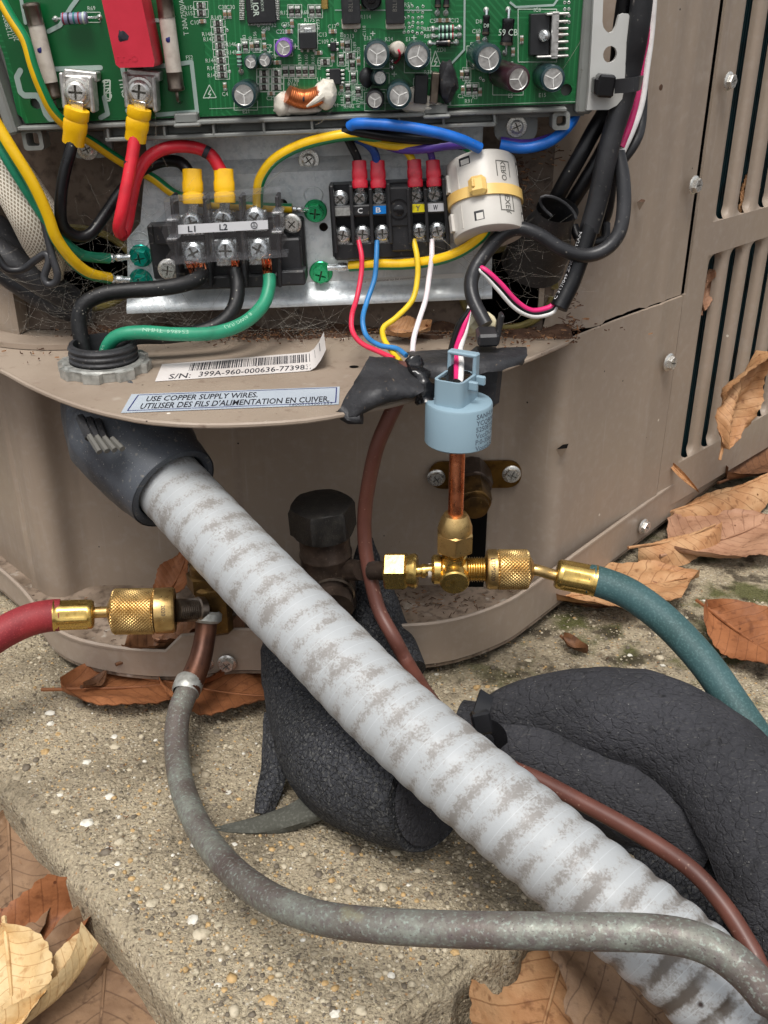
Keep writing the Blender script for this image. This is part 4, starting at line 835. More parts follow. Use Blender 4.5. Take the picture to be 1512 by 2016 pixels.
# --- surface-mount parts: shared meshes
kb = pxmm(BPt(600, 100))
def smd(name, w, h, body): 
    mb = MB(); mb.add(box(0, 0, .25, w, h*.5, .9, .1), None, 0)
    for s in (-1, 1): mb.add(box(0, s*h*.36, .2, w*.96, h*.28, .85, .12), None, 1)
    mb.add(box(0, 0, .72, w*.35, h*.16, .06), None, 2)
    for s in (-1, 1): mb.add(box(0, s*h*.5, .03, w*1.05, h*.3, .1), None, 1)
    return mb.mesh(name, [body, K['solderpad'], K['inkdim']], (0, 0, 0))
RES = smd('chip_resistor', 10*kb, 15*kb, K['smdbody']); CAPm = smd('chip_capacitor', 7*kb, 12*kb, K['smdtan'])
def rs(px, py, rot=0, ol=True):
    inst(pcb, 'chip_resistor', RES, orient((0, -1, 0), BPt(px, py), spin=TILT+(math.pi/2 if rot else 0)))
    if ol: srect(px, py, 28 if rot else 16, 16 if rot else 26, 1)
def cs(px, py, rot=0): inst(pcb, 'chip_capacitor', CAPm, orient((0, -1, 0), BPt(px, py), spin=TILT+(math.pi/2 if rot else 0)))
for i, y in enumerate((46, 60, 75, 90, 105, 119, 134, 148)): rs(429+i*1.3, y, 1); 
for i, (s, x, y) in enumerate((('R149', 426, 34), ('R148', 408, 67), ('R147', 411, 77), ('R146', 455, 87), ('R145', 456, 103), ('R144', 415, 119), ('R143', 418, 134), ('R142', 419, 148), ('R154', 373, 15), ('R153', 374, 26), ('C10', 383, 44), ('C38', 438, 14), ('C30', 454, 14), ('32', 539, 49), ('C48', 523, 56), ('C9', 529, 91), ('E8', 539, 111), ('C22', 552, 62), ('C35', 562, 48), ('R175', 609, 39), ('R68', 600, 24), ('R12', 560, 25),
    ('IC13', 634, 68), ('C109', 636, 82), ('C17', 654, 52), ('Q4', 657, 79), ('R213', 687, 71), ('E13', 724, 75), ('R24', 766, 77), ('E1', 803, 77), ('R114', 720, 33), ('R51', 803, 9), ('R82', 842, 57), ('R81', 842, 71), ('E21', 484, 219), ('C4', 443, 185), ('E7', 931, 87), ('C5', 852, 41), ('C12', 895, 40), ('E5', 1005, 188), ('E15', 1068, 187), ('C41', 658, 207), ('C101', 664, 184), ('R182', 687, 209), ('IC27', 715, 174), ('C29', 533, 193), ('D8', 943, 42), ('C68', 938, 61), ('IC6', 1058, 19), ('R4', 921, 161), ('R3', 935, 191), ('R91', 922, 199), ('C2', 907, 189), ('R34', 545, 137), ('FS2', 373, 113), ('R32', 843, 142), ('R69', 180, 16), ('R161', 576, 166), ('R198', 578, 158), ('L1', 628, 156), ('ZD1', 868, 98))):
    st(s, x, y, 7.5)
for s, x, y in (('R67', 477, 82), ('R83', 481, 76), ('C40', 493, 80), ('R156', 502, 72), ('R159', 590, 117), ('R160', 603, 117), ('R161', 616, 117), ('R172', 628, 127), ('R180', 683, 127), ('R189', 698, 92), ('C103', 706, 103), ('C108', 673, 74), ('R178', 697, 188), ('R179', 705, 202), ('R181', 674, 200), ('R173', 626, 48), ('E14', 712, 196), ('C118', 717, 61)): st(s, x, y, 6.5, R(90))
st('CN10', 211, 176, 13, R(94), .8, .02); srect(211, 178, 11, 40, 3); st('CN11', 244, 175, 13, R(94), .8, .02)
st('T 30A/250VAC', 361, 30, 10, R(92), .8); st('17128000', 15, 52, 10, R(97), .8); st('201907', 27, 62, 10, R(97), .8)
rs(395, 11, 1); rs(396, 26, 1); cs(398, 42, 1); cs(443, 28); cs(452, 28); rs(483, 91); cs(496, 91); rs(506, 90); cs(519, 70); cs(521, 92); cs(546, 123, 1)
for y in (144, 158, 172): rs(520, y, 1); rs(544, y, 1)
for x in (562, 575, 588, 601, 614): rs(x, 141)
for x, y, r_ in ((574, 22, 0), (586, 22, 0), (614, 22, 0), (627, 22, 0), (684, 90, 0), (672, 117, 0), (694, 128, 0), (696, 152, 0), (685, 174, 0), (705, 180, 0), (685, 196, 0), (690, 110, 1), (640, 122, 1), (919, 146, 0), (923, 176, 0), (935, 176, 0)): rs(x, y, r_)
for x, y, r_ in ((575, 46, 0), (569, 62, 1), (655, 62, 1), (627, 104, 1), (655, 114, 0), (674, 88, 0), (706, 120, 0), (443, 170, 0), (534, 184, 1), (672, 172, 0), (655, 198, 0), (941, 75, 0), (1010, 102, 0), (1027, 78, 0), (911, 176, 0), (909, 146, 0), (945, 181, 0), (866, 40, 1), (880, 40, 1), (708, 15, 0)): cs(x, y, r_)
srect(520, 158, 30, 46, 1); srect(544, 158, 30, 46, 1)
# --- electrolytic capacitors
def ecap(px, py, w, h, body='capblue', ang=0, mark=True, tilt=(0, 0)):
    """px, py: centre of the can's top in the photograph; w its width there; h its height in mm"""
    p = BPt(px, py, h); r = w*pxmm(p)/2; nrm = Vector((tilt[0], -1, tilt[1])).normalized(); M_ = orient(nrm, p-nrm*h, spin=ang)
    mb = MB(); mb.add(lathe([(r*.96, 0), (r, .5), (r, h*.1), (r*.95, h*.13), (r, h*.16), (r, h-1), (r*.95, h-.25), (r*.76, h)], 28, (True, False)), M_)
    o = part(pcb, 'capacitor', mb, K[body])
    mb = MB(); mb.add(lathe([(r*.76, h-.02), (r*.72, h-.2), (0.01, h-.2)], 28, (False, False)), M_); tp = part(o, 'can_top', mb, K['alu'])
    mb = MB()
    for k in range(3): mb.add(box(r*.34, 0, h-.12, r*.66, .28, .16), M_ @ Matrix.Rotation(R(120*k+15), 4, 'Z'))
    part(o, 'vent_groove', mb, K['alu_groove'])
    if mark:
        mb = MB(); v = []; f = []
        for i in range(7):
            t = R(-112+i*7.5); v += [(r*1.012*math.cos(t), r*1.012*math.sin(t), 1), (r*1.012*math.cos(t), r*1.012*math.sin(t), h-.9), (r*.8*math.cos(t), r*.8*math.sin(t), h+.03)]
            if i: a = i*3; f += [(a-3, a, a+1, a-2), (a-2, a+1, a+2, a-1)]
        mb.add((v, f), M_); part(o, 'stripe', mb, K['capmark'])
    return o
ecap(480, 187, 50, 13, ang=.3); ecap(742, 107, 52, 17, ang=.2); ecap(822, 110, 52, 17, ang=1.1); ecap(786, 188, 50, 17, ang=.1); ecap(962, 115, 55, 17, ang=.5, tilt=(.12, -.02)); ecap(1021, 156, 52, 19, 'capbrown', ang=.8, tilt=(.28, -.05)); ecap(1089, 155, 50, 16, ang=.4, tilt=(.06, 0))
ecap(493, 123, 27, 9, ang=.1, mark=False); ecap(521, 119, 27, 9, ang=.6, mark=False); ecap(558, 94, 35, 9, 'purplecap', mark=False); ecap(738, 197, 36, 12, 'chip', ang=.2); ecap(748, 153, 30, 9, ang=.6, tilt=(.2, .05), mark=False)
for x, y, w in ((484, 196, 46), (742, 112, 50), (738, 200, 40), (748, 160, 36), (558, 94, 36), (1000, 160, 60), (944, 113, 50), (822, 120, 52)): srect(x, y, w, w*.9, 1.2)
for x, y in ((734, 66), (815, 74), (512, 99), (531, 102), (776, 146), (581, 91)): sl(x-5, y, x+5, y, 1.6); sl(x, y-5, x, y+5, 1.6)
# --- integrated circuits and power parts
def chip(name, px, py, w, h, d, mt='chip', rot=0): mb = MB(); bx(mb, px, py, w, h, YB-d, YB, .25, TILT+rot); return part(pcb, name, mb, K[mt])
ic = chip('microcontroller', 511, -10, 58, 100, 2); 
for i in range(16):
    mb = MB(); bx(mb, 489+i*2.9, 45, 1.5, 9, YB-.8, YB, .05); part(ic, 'pin', mb, K['solderpad'])
    if i < 12: 
        for x in (476, 545): mb = MB(); bx(mb, x, 38-i*3.4, 10, 1.6, YB-.8, YB, .05); part(ic, 'pin', mb, K['solderpad'])
mb = MB(); text(mb, 'IOR', orient((0, -1, 0), BPt(504, 19, 2.05), spin=R(-90)+TILT), 11*kb, .9, .02, lift=.03); text(mb, 'IRMCK171', orient((0, -1, 0), BPt(516, 6, 2.05), spin=R(-90)+TILT), 5*kb, .9, 0, lift=.03); text(mb, 'M17A.1', orient((0, -1, 0), BPt(496, 8, 2.05), spin=R(-90)+TILT), 5*kb, .9, 0, lift=.03); part(ic, 'marking', mb, K['silk'])
rg = chip('regulator', 606, 80, 34, 30, 4.2); mb = MB(); bx(mb, 606, 59, 32, 22, YB-2, YB, .2); part(rg, 'heat_tab', mb, K['solderpad']); mb = MB(); bx(mb, 606, 60, 16, 9, YB-2.4, YB, .3); part(rg, 'solder', mb, K['steel'])
for x in (594, 606, 618): mb = MB(); bx(mb, x, 96, 5, 12, YB-1.6, YB, .2); part(rg, 'pin', mb, K['solderpad'])
so = chip('driver_chip', 660, 151, 22, 29, 2)
for i in range(4):
    for x in (646, 674): mb = MB(); bx(mb, x, 139+i*8, 9, 4, YB-1.2, YB, .2); part(so, 'pin', mb, K['solderpad'])
tq_ = chip('transistor', 656, 92, 12, 16, 1.8)
for x, y in ((648, 90), (664, 86), (664, 98)): mb = MB(); bx(mb, x, y, 6, 5, YB-1, YB, .2); part(tq_, 'pin', mb, K['solderpad'])
for x in (690, 777):
    o = chip('power_transistor', x, 5, 37, 76, 5); mb = MB(); bx(mb, x+1, 46, 37, 20, YB-2.5, YB, .4); part(o, 'metal_tab', mb, K['ceram'])
    mb = MB(); text(mb, 'B2L1', orient((0, -1, 0), BPt(x, 12, 5.05), spin=R(90)), 8*kb, .9, 0, lift=.03); part(o, 'marking', mb, K['inkdim'])
mb = MB(); mb.add(lathe([(20*kb, 0), (20*kb, 3), (17*kb, 3.4), (15.5*kb, 1.4), (9*kb, 1.4), (8*kb, 3), (0.01, 3.2)], 24), at(BPt(731, -2))); part(pcb, 'round_post', mb, K['blkgloss'])
st('B', 644, 7, 8); mb = MB(); bx(mb, 639, 3, 14, 26, YB-.8, YB, .3); part(pcb, 'gold_pads', mb, K['brass_new'])
# axial parts
def axial(name, px, py, w, h, rot, body, bands=(), lead=8, lift_=3.0, text_s=None):
    p = BPt(px, py, lift_); k = pxmm(p); L_ = w*k; r = h*k/2; M_ = Matrix.Translation(p) @ Matrix.Rotation(-rot, 4, 'Y')
    Mx = M_ @ orient((1, 0, 0), (0, 0, 0)); mb = MB(); pr = [(r*.5, -L_/2), (r*.95, -L_/2+.3), (r, -L_/2+.9), (r*.92, -L_*.25), (r*.92, L_*.25), (r, L_/2-.9), (r*.95, L_/2-.3), (r*.5, L_/2)]
    mb.add(lathe(pr, 16), Mx); o = part(pcb, name, mb, K[body])
    mb = MB(); e = L_/2+lead*k; pts = [Vector((-e, lift_, 0)), Vector((-e, .5, 0)), Vector((-L_/2, 0, 0)), Vector((L_/2, 0, 0)), Vector((e, .5, 0)), Vector((e, lift_, 0))]
    mb.add(sweep([M_ @ q_ for q_ in pts], .4, 6, raw=True)); part(o, 'lead', mb, K['steel'])
    for f_, w_, cm in bands: mb = MB(); x = (f_-.5)*L_; mb.add(lathe([(r*1.02, x-w_/2), (r*1.02, x+w_/2)], 16), Mx); part(o, 'band', mb, K[cm])
    for s in (-1, 1): mb = MB(); mb.add(lathe([(1.1, 0), (.8, .5), (.3, .9)], 10), at((M_ @ Vector((s*e, lift_, 0)))+Vector((0, -.05, 0)))); part(o, 'solder_joint', mb, K['solderpad'])
    if text_s: mb = MB(); text(mb, text_s, orient((0, -1, 0), p+Vector((0, -r*.97, 0)), spin=0), r*.9, .9, 0, lift=.05); part(o, 'marking', mb, K['silk'])
    return o
axial('resistor', 147, 36, 52, 22, R(2), 'resblue', [(.1, .5, 'red2'), (.3, .6, 'ink'), (.5, .6, 'teal2'), (.68, .5, 'red2'), (.86, .7, 'silk')], 18, 4)
axial('resistor', 471, 117, 30, 10, R(-88), 'resgreen', [(.2, .5, 'red2'), (.45, .5, 'ink'), (.7, .5, 'ink'), (.88, .5, 'ink')], 8, 2.2)
for y in (56, 71): axial('resistor', 879, y, 32, 13, R(2), 'resgreen', [(.15, .7, 'ink'), (.4, .7, 'ink'), (.65, .7, 'ink'), (.88, .6, 'red2')], 10, 2.4)
axial('diode', 873, 85, 30, 14, R(2), 'blkgloss', [(.85, .8, 'nickel')], 11, 2.4)
axial('diode', 957, 50, 38, 15, R(-90), 'blkgloss', [(.85, .8, 'nickel')], 8, 2.4, 'D8'); axial('diode', 999, 63, 50, 26, R(-92), 'blkgloss', [(.92, 1.0, 'nickel')], 14, 3.6, '59 CB')
for x in (862, 879): axial('diode', x, -2, 34, 13, R(-90), 'blkgloss', [(.85, .8, 'nickel')], 8, 2.4)
# toroid inductor in white silicone
p = BPt(600, 190, 5); k = pxmm(p); ind = MB(); L0, r0 = 66*k, 19*k
pts = [p+Vector(((t-.5)*L0, 1.5*math.sin(t*3.14)-1.5, -2.0*math.sin(t*3.14)+1)) for t in [i/12 for i in range(13)]]
ind.add(sweep(pts, r0, 20, .25, rf=lambda s, L, th: r0*(1-.05*abs(math.sin(s*3.6)))*(.92+.08*math.sin(min(1, max(0, s/L))*3.14)), ref=Vector((0, -1, 0)), ey=1)); io_ = part(pcb, 'toroid_inductor', ind, K['wind'], angle=80)
mb = MB(); mb.add(blob(p+Vector((-.2, -4.0, -.6)), .9, 2, .1, (.5, .3, 1))); part(io_, 'dot', mb, K['ink'])
for i, (x, y, r, h, sc_) in enumerate(((642, 185, 4.6, 4, (1, 1, 1.15)), (557, 205, 3.4, 2, (1.2, 1, 1.3)), (585, 213, 3.0, 2, (3.2, .8, .8)), (825, 205, 4.4, 2, (1.6, .8, .8)), (812, 190, 3.5, 3, (1.0, 1, 1)), (846, 212, 4, 2, (1.5, .8, .6)))):
    mb = MB(); mb.add(blob(BPt(x, y, h), r, 3, .12, sc_, seed=i)); part(pcb, 'silicone_blob', mb, K['glue'])
mb = MB(); mb.add(sweep([BPt(634, 188, 8), BPt(622, 198, 9), BPt(604, 210, 8)], 1.0, 8, rf=lambda s, L, t: 1.3*(1-s/L)+.4)); part(pcb, 'silicone_string', mb, K['glue'])
# bead, transistors, tape-wrapped part
mb = MB(); mb.add(lathe([(2.2, 0), (2.8, .8), (2.8, 5), (2.0, 6.2), (.6, 6.5)], 18), orient((.25, -1, .1), BPt(778, 98))); bd = part(pcb, 'ceramic_bead', mb, K['ceram'])
mb = MB(); mb.add(sweep([BPt(784, 98, 7), BPt(787, 104, 7.2), BPt(786, 115, 4), BPt(778, 124, .5)], .45, 6)); part(bd, 'lead', mb, K['redthin'])
for x, y in ((772, 120), (772, 133)): mb = MB(); mb.add(blob(BPt(x, y, .8), 1.0, 2, .0)); part(pcb, 'solder_joint', mb, K['steel'])
o = chip('tall_transistor', 829, 176, 26, 52, 8, 'chip', -R(5)); mb = MB(); bx(mb, 856, 174, 15, 56, YB-10, YB-1, .3, -R(4)); part(o, 'metal_tab', mb, K['nickel'])
mb = MB(); mb.add(blob(BPt(880, 160, 5), 5.2, 3, .2, (.75, .9, 1.35), seed=4)); part(pcb, 'taped_component', mb, K['tape'])
mb = MB(); mb.add(blob(BPt(722, 152, 3), 3.4, 2, .05, (.9, .8, 1.1), seed=9)); part(pcb, 'transistor', mb, K['chip'])
# finned heat sink with its regulator
hs = MB(); p = BPt(1090, 70, 4)
bx(hs, 1093, 70, 14, 84, YB-8, YB-.2, .2, TILT)
for i, y in enumerate((28, 43, 57, 69, 83, 97, 111)): bx(hs, 1107 if i else 1099, y-.5, 26 if i else 46, 4.5, YB-8, YB-.2, .3, TILT)
bx(hs, 1076, 112, 38, 4.5, YB-8, YB-.2, .3, TILT); ho = part(pcb, 'heat_sink', hs, K['alu'])
o = chip('regulator', 1063, 68, 38, 74, 6, 'chip'); mb = MB(); mb.add(lathe([(2.0, 0), (2.0, 2.2), (1.3, 3)], 14), orient((-.6, -1, 0), BPt(1074, 70, 6))); part(ho, 'screw', mb, K['steel']); mb = MB(); mb.add(box(0, 0, 0, 2.6, 2, 1.4, .4), orient((0, -1, 0), BPt(1102, 69, 7))); part(ho, 'bolt_end', mb, K['nickel'])
# --- big red box, fuses
rb_ = MB(); p0 = BPt(253, 64, 17); k = pxmm(p0)
rb_.add(plate([((x-253)*k, -(y-64)*k) for x, y in ((207, 3), (213, 0), (281, 2), (285, 8), (299, 116), (296, 126), (228, 128), (221, 122))], (), -16.5, 0), orient((0, -1, 0), p0)); ro = part(pcb, 'red_relay', rb_, K['redbox'], label='red plastic box component')
mb = MB(); mb.add(blob(BPt(241, 71, 17.1), 1.7, 2, .5, (1, .12, 1.1), seed=3)); part(ro, 'ink_dot', mb, K['ink'])
mb = MB(); text(mb, 'CHUU', orient((0, -1, 0), BPt(250, 116, 17.1), spin=TILT+R(180)), 11*k, 1, .02, lift=.02); part(ro, 'moulded_letters', mb, K['redbox'])
def fuse(x0, y0, x1, y1, w, cuts):
    a, b = BPt(x0, y0, 5), BPt(x1, y1, 5); k = pxmm(a); r = w*k/2; L_ = (b-a).length; M_ = along(a, b)
    mb = MB(); mb.add(lathe([(r*.96, cuts[0]*L_), (r*.96, cuts[1]*L_)], 24), M_); o = part(pcb, 'fuse', mb, K['ceram'])
    for u0, u1 in ((0, cuts[0]), (cuts[1], 1)):
        z0, z1 = u0*L_, u1*L_; mb = MB(); mb.add(lathe([(r*.5, z0), (r, z0+.5), (r*1.06, z0+1), (r*1.06, z0+1.6), (r*.99, z0+2), (r*.99, z1-.8), (r*1.04, z1)] if u0 == 0 else [(r*1.04, z0), (r*.99, z0+.8), (r*.99, z1-2), (r*1.06, z1-1.6), (r*1.06, z1-1), (r, z1-.5), (r*.5, z1)], 24), M_); part(o, 'end_cap', mb, K['nickel'])
    mb = MB(); mb.add(blob(a.lerp(b, cuts[2])+Vector((0, -r*.95, 0)), .9, 2, .3, (1, .2, 1))); part(o, 'ink_dot', mb, K['inkblue'])
    mb = MB(); mb.add(sweep([b, b+(b-a).normalized()*3, b+(b-a).normalized()*4+Vector((0, 4, 0))], .6, 6)); part(o, 'lead', mb, K['nickel'])
fuse(60, 4, 107, 196, 33, (.23, .82, .48)); fuse(321, -22, 348, 181, 33, (.27, .80, .48))
# thick white print outlines
def thick(pts, w=11):
    for (x0, y0), (x1, y1) in zip(pts, pts[1:]):
        _sn[0] += 1; hh = .2+(_sn[0] % 40)*.006; a, b = BPt(x0, y0, hh), BPt(x1, y1, hh); kk = pxmm(a)*w/2; d = (b-a).normalized(); n_ = Vector((-d.z, 0, d.x))*kk; tk.add(([a-n_, b-n_, b+n_, a+n_], [(0, 1, 2, 3)]))
        for iq, q_ in enumerate((a, b)): tk.add(([q_+Vector((kk*math.cos(t*.63), -.002-.002*iq, kk*math.sin(t*.63))) for t in range(10)], [tuple(range(10))]))
tk = MB()
thick([(40, 139), (33, 152), (40, 181), (48, 188), (72, 188), (82, 200), (90, 224), (98, 234), (128, 231)]); thick([(107, 136), (198, 133)], 9); thick([(205, 192), (212, 224), (198, 232)], 9); thick([(241, 134), (244, 150)], 9); thick([(285, 132), (340, 128), (377, 122), (388, 220), (310, 226)], 8); thick([(252, 218), (262, 222)]); thick([(95, 62), (118, 50), (140, 14), (158, -10)], 8); thick([(38, -20), (50, 45)], 7); thick([(300, 40), (316, 40)], 7)
thick([(915, -30), (914, 98), (886, 128), (886, 206)], 4); thick([(660, 20), (850, 20)], 2); thick([(1005, 5), (1016, 14), (1090, 10), (1105, -12)], 4)
part(pcb, 'white_outline', tk, K['silkdim'], kind='stuff')
for q_ in (((400, 193), (412, 167), (426, 192)), ((848, 130), (857, 100), (868, 130))):
    for i in range(3): sl(*q_[i], *q_[(i+1) % 3], 1.6)
    cx = sum(a[0] for a in q_)/3; cy = sum(a[1] for a in q_)/3+2; sl(cx+2, cy-9, cx-3, cy, 1.8); sl(cx-3, cy, cx+3, cy-1, 1.8); sl(cx+3, cy-1, cx-2, cy+8, 1.8)
srect(1058, 70, 76, 104, 1.4); srect(845, 190, 62, 72, 1.4); srect(606, 72, 38, 50, 1.4); srect(180, 34, 34, 20, 1.4)
sl(870, 208, 1135, 200, 1); sl(412, 214, 850, 200, .8)
part(pcb, 'silkscreen_print', silk, K['silk'], kind='stuff')
via = MB(); rnd = random.Random(2)
for x, y in [(822+dx*9+rnd.uniform(-2, 2), 14+dy*10+rnd.uniform(-2, 2)) for dx in range(-4, 2) for dy in range(6) if dx > -4+dy*.0 and not (dx < -2 and dy < 2)]+[(1112+dx*8, 5+dy*13) for dx in range(2) for dy in range(4)]+[(x, y) for x, y in ((447, 60), (446, 89), (443, 110), (452, 141), (500, 32), (509, 50), (560, 52), (700, 60), (946, 154), (952, 158), (1008, 124), (520, 60), (590, 60), (665, 48))]:
    via.add(lathe([(.25, .1), (.3, .16), (.5, .16), (.6, .1)], 8, (False, False)), at(BPt(x, y)))
part(pcb, 'via', via, K['solderpad'], kind='stuff')
# board power screws CN10, CN11 in their bright square clamps
for px, py in ((152, 181), (276, 180)):
    mb = MB(); bx(mb, px, py, 66, 60, YB-9, YB-3, .5, TILT-R(4)); bx(mb, px-29, py-2, 9, 66, YB-11.5, YB-4, .5, TILT-R(4)); bx(mb, px+27, py+6, 9, 66, YB-11, YB-4, .5, TILT-R(4)); bx(mb, px+6, py-32, 64, 18, YB-7, YB, .4, -R(6)); o = part(pcb, 'screw_terminal', mb, K['nickel' if 0 else 'alu'])
    inst(o, 'screw', SC['board'], orient((.05, -1, 0), PY(px, py, YB-9), spin=px, sc=.98))
# ============================================================ WIRES
def P3(pts): return [PY(*p) if not isinstance(p, Vector) else p for p in pts]
def wire(name, label, pts, r, mt, group=None, ex=1, ey=1, n=12, cat='wire', parts=()):
    P_ = P3(pts); g = sweep(P_, r, n, ex=ex, ey=ey); mb = MB(); mb.add(g)
    if not parts: return solo(name, mb, K[mt], label, cat, group)
    t = thing(name, label, cat, P_[0], group); part(t, 'insulation', mb, K[mt])
    for f_ in parts: f_(t)
    return t
def sleeve(x0, y0, x1, y1, w, Y0, Y1, mt, lug=None, flat=.62):
    def go(t):
        a, b = PY(x0, y0, Y0), PY(x1, y1, Y1); r = w*pxmm(a)/2; L = (b-a).length; mb = MB()
        mb.add(lathe([(r*.7, 0), (r*.9, .15), (r*.93, .8), (r*.92, L*.3), (r*1.0, L*.4), (r, L*.62), (r*.9, L*.68), (r*1.02, L*.75), (r*1.02, L-.6), (r*.98, L-.1), (r*.8, L)], 20, sx=1, sy=flat), along(a, b, up=(0, -1, 0)))
        part(t, 'terminal_sleeve', mb, K[mt])
        if lug:
            c_ = PY(lug[0], lug[1], lug[2]); d = (c_-b); mb = MB(); M_ = along(b-d.normalized()*1, c_, up=(0, -1, 0))
            mb.add(box(0, 0, d.length/2, r*.95, .9, d.length+1, .2), M_); part(t, 'lug', mb, K['steel'])
    return go
def crimp(x0, y0, x1, y1, w, Y):          # bare crimped ring-terminal barrel
    def go(t):
        a, b = PY(x0, y0, Y), PY(x1, y1, Y+2); r = w*pxmm(a)/2; L = (b-a).length; mb = MB()
        mb.add(lathe([(r*1.15, 0), (r*1.2, L*.2), (r*.75, L*.3), (r*1.05, L*.4), (r*1.05, L*.62), (r*.8, L*.7), (r*.8, L)], 14), along(a, b)); part(t, 'crimp_terminal', mb, K['steel'])
    return go
def strands(x, y, dx, dy, n, Y, seed=1, spread=9):
    def go(t):
        rnd = random.Random(seed); mb = MB()
        for i in range(n):
            ox = (i/(n-1)-.5)*spread+rnd.uniform(-1, 1)
            mb.add(sweep([PY(x+ox, y, Y+rnd.uniform(-1, 1)), PY(x+ox*.9+dx*.5+rnd.uniform(-2, 2), y+dy*.5, Y-1+rnd.uniform(-1, 1)), PY(x+ox*.8+dx+rnd.uniform(-2, 2), y+dy, Y+2)], .36, 5, step=2))
        part(t, 'copper_strands', mb, K['copper'])
    return go
wire('black_wire', 'thick black wire from the left board screw looping down to terminal L1', [(146, 262, 417), (138, 300, 414), (125, 350, 412), (119, 405, 411), (124, 445, 413), (150, 465, 417), (178, 460, 420), (205, 425, 425), (240, 375, 430), (280, 335, 434), (320, 318, 434), (355, 320, 430), (376, 345, 427)], 2.4, 'blackwire',
     parts=[sleeve(144, 284, 152, 213, 48, 416, 413, 'lugyellow', (152, 196, 412)), sleeve(378, 332, 381, 402, 42, 427, 424, 'lugyellow', (379, 428, 428))])
wire('red_wire', 'thick red wire from the second board screw bent back on itself to terminal L2', [(267, 262, 415), (260, 310, 412), (249, 370, 408), (238, 425, 406), (234, 450, 407), (241, 462, 410), (250, 440, 413), (258, 395, 415), (270, 345, 418), (295, 308, 421), (335, 290, 424), (380, 290, 426), (415, 305, 427), (437, 340, 426)], 2.5, 'red',
     parts=[sleeve(266, 278, 275, 212, 46, 415, 413, 'lugyellow', (276, 196, 412)), sleeve(440, 332, 443, 400, 42, 426, 423, 'lugyellow', (441, 424, 428))])
_rw = [o for o in bpy.data.objects if o.name.startswith('red_wire')][0]
for (x0, y0, x1, y1, Y) in ((258, 318, 256, 327, 409.2), (402, 297, 411, 302, 423.6)):
    m = MB(); a, b = PY(x0, y0, Y+2.2), PY(x1, y1, Y+2.2); m.add(lathe([(2.53, 0), (2.53, (b-a).length)], 20, (False, False)), along(a, b)); part(_rw, 'pen_mark', m, K['ink'])
wire('earth_wire', 'yellow and green wire crossing the left fuse and running behind the red wire', [(-12, -25, 414), (22, 35, 412), (50, 80, 411), (65, 130, 411), (82, 175, 412), (105, 220, 415), (140, 255, 421), (185, 282, 428), (240, 318, 434), (300, 350, 437), (350, 385, 436), (420, 402, 436), (500, 407, 437), (575, 410, 437)], 2.0, 'yg2', 'yellow and green earth wires', parts=[crimp(575, 411, 606, 413, 12, 436)])
wire('earth_wire', 'yellow earth wire sweeping down the left side to the lower teal screw', [(-25, 215, 405), (20, 290, 404), (62, 358, 405), (92, 420, 407), (110, 468, 409), (140, 510, 414), (175, 538, 421), (215, 548, 430)], 2.45, 'yg', 'yellow and green earth wires', parts=[crimp(214, 548, 256, 551, 15, 431)])
wire('earth_wire', 'green earth wire ending at the upper teal screw', [(-25, 245, 409), (18, 318, 408), (60, 385, 410), (100, 445, 413), (130, 480, 417), (165, 503, 424), (215, 509, 431)], 2.2, 'green', 'yellow and green earth wires', parts=[crimp(214, 508, 256, 506, 15, 432)])
wire('earth_wire', 'yellow and green wire rising from the third screw and arching to the harness', [(508, 405, 432), (508, 380, 429), (514, 350, 426), (540, 315, 424), (590, 287, 422), (650, 271, 420), (700, 265, 420), (745, 270, 424), (800, 282, 427), (860, 280, 424), (900, 278, 424), (940, 300, 428)], 2.25, 'yg', 'yellow and green earth wires', parts=[crimp(508, 385, 505, 422, 15, 430)])
wire('earth_wire', 'yellow and green wire from the lower middle green screw up into the ferrite', [(688, 524, 431), (740, 521, 428), (800, 520, 425), (860, 512, 421), (905, 496, 417), (940, 472, 413), (958, 448, 412), (965, 420, 415)], 2.3, 'yg', 'yellow and green earth wires', parts=[crimp(700, 524, 646, 527, 16, 432)])
RED_W = 'wires gathered in the harness above the control block'
wire('blue_wire', 'bright blue wire over the top of the harness into the ferrite', [(704, 268, 424), (690, 254, 420), (698, 244, 417), (740, 244, 415), (800, 250, 413), (860, 261, 413), (905, 274, 414), (945, 292, 417)], 2.15, 'blue', RED_W)
wire('blue_wire', 'bright blue wire leaving the far side of the ferrite behind the tray loop', [(985, 285, 425), (1030, 292, 424), (1075, 282, 424), (1105, 262, 426), (1125, 240, 430), (1135, 220, 434)], 2.15, 'blue', RED_W)
wire('purple_wire', 'purple wire leaving the far side of the ferrite', [(985, 278, 430), (1040, 283, 430), (1090, 270, 432)], 1.8, 'purple', RED_W)
wire('black_wire', 'black wire lying under the bright blue one in the harness', [(676, 262, 420), (700, 258, 419), (745, 265, 419), (800, 272, 420), (860, 276, 422), (910, 285, 424)], 2.1, 'blackwire', RED_W)
wire('yellow_wire', 'yellow wire between the black and the purple wire in the harness', [(690, 262, 425), (760, 284, 424), (820, 285, 423), (870, 279, 423), (930, 285, 426)], 2.0, 'yellow', RED_W)
wire('black_wire', 'short black wire dropping to the C terminal', [(682, 268, 425), (692, 288, 426), (702, 308, 427), (708, 330, 427)], 1.7, 'blackwire', 'wires on the control block upper screws', parts=[sleeve(707, 316, 709, 371, 31, 427, 424, 'lugred', (708, 388, 428))])
wire('dark_blue_wire', 'dark blue wire dropping to the B terminal', [(700, 272, 427), (722, 283, 426), (737, 300, 426), (744, 330, 427)], 1.7, 'navy', 'wires on the control block upper screws', parts=[sleeve(743, 316, 745, 371, 31, 427, 424, 'lugred', (745, 386, 428))])
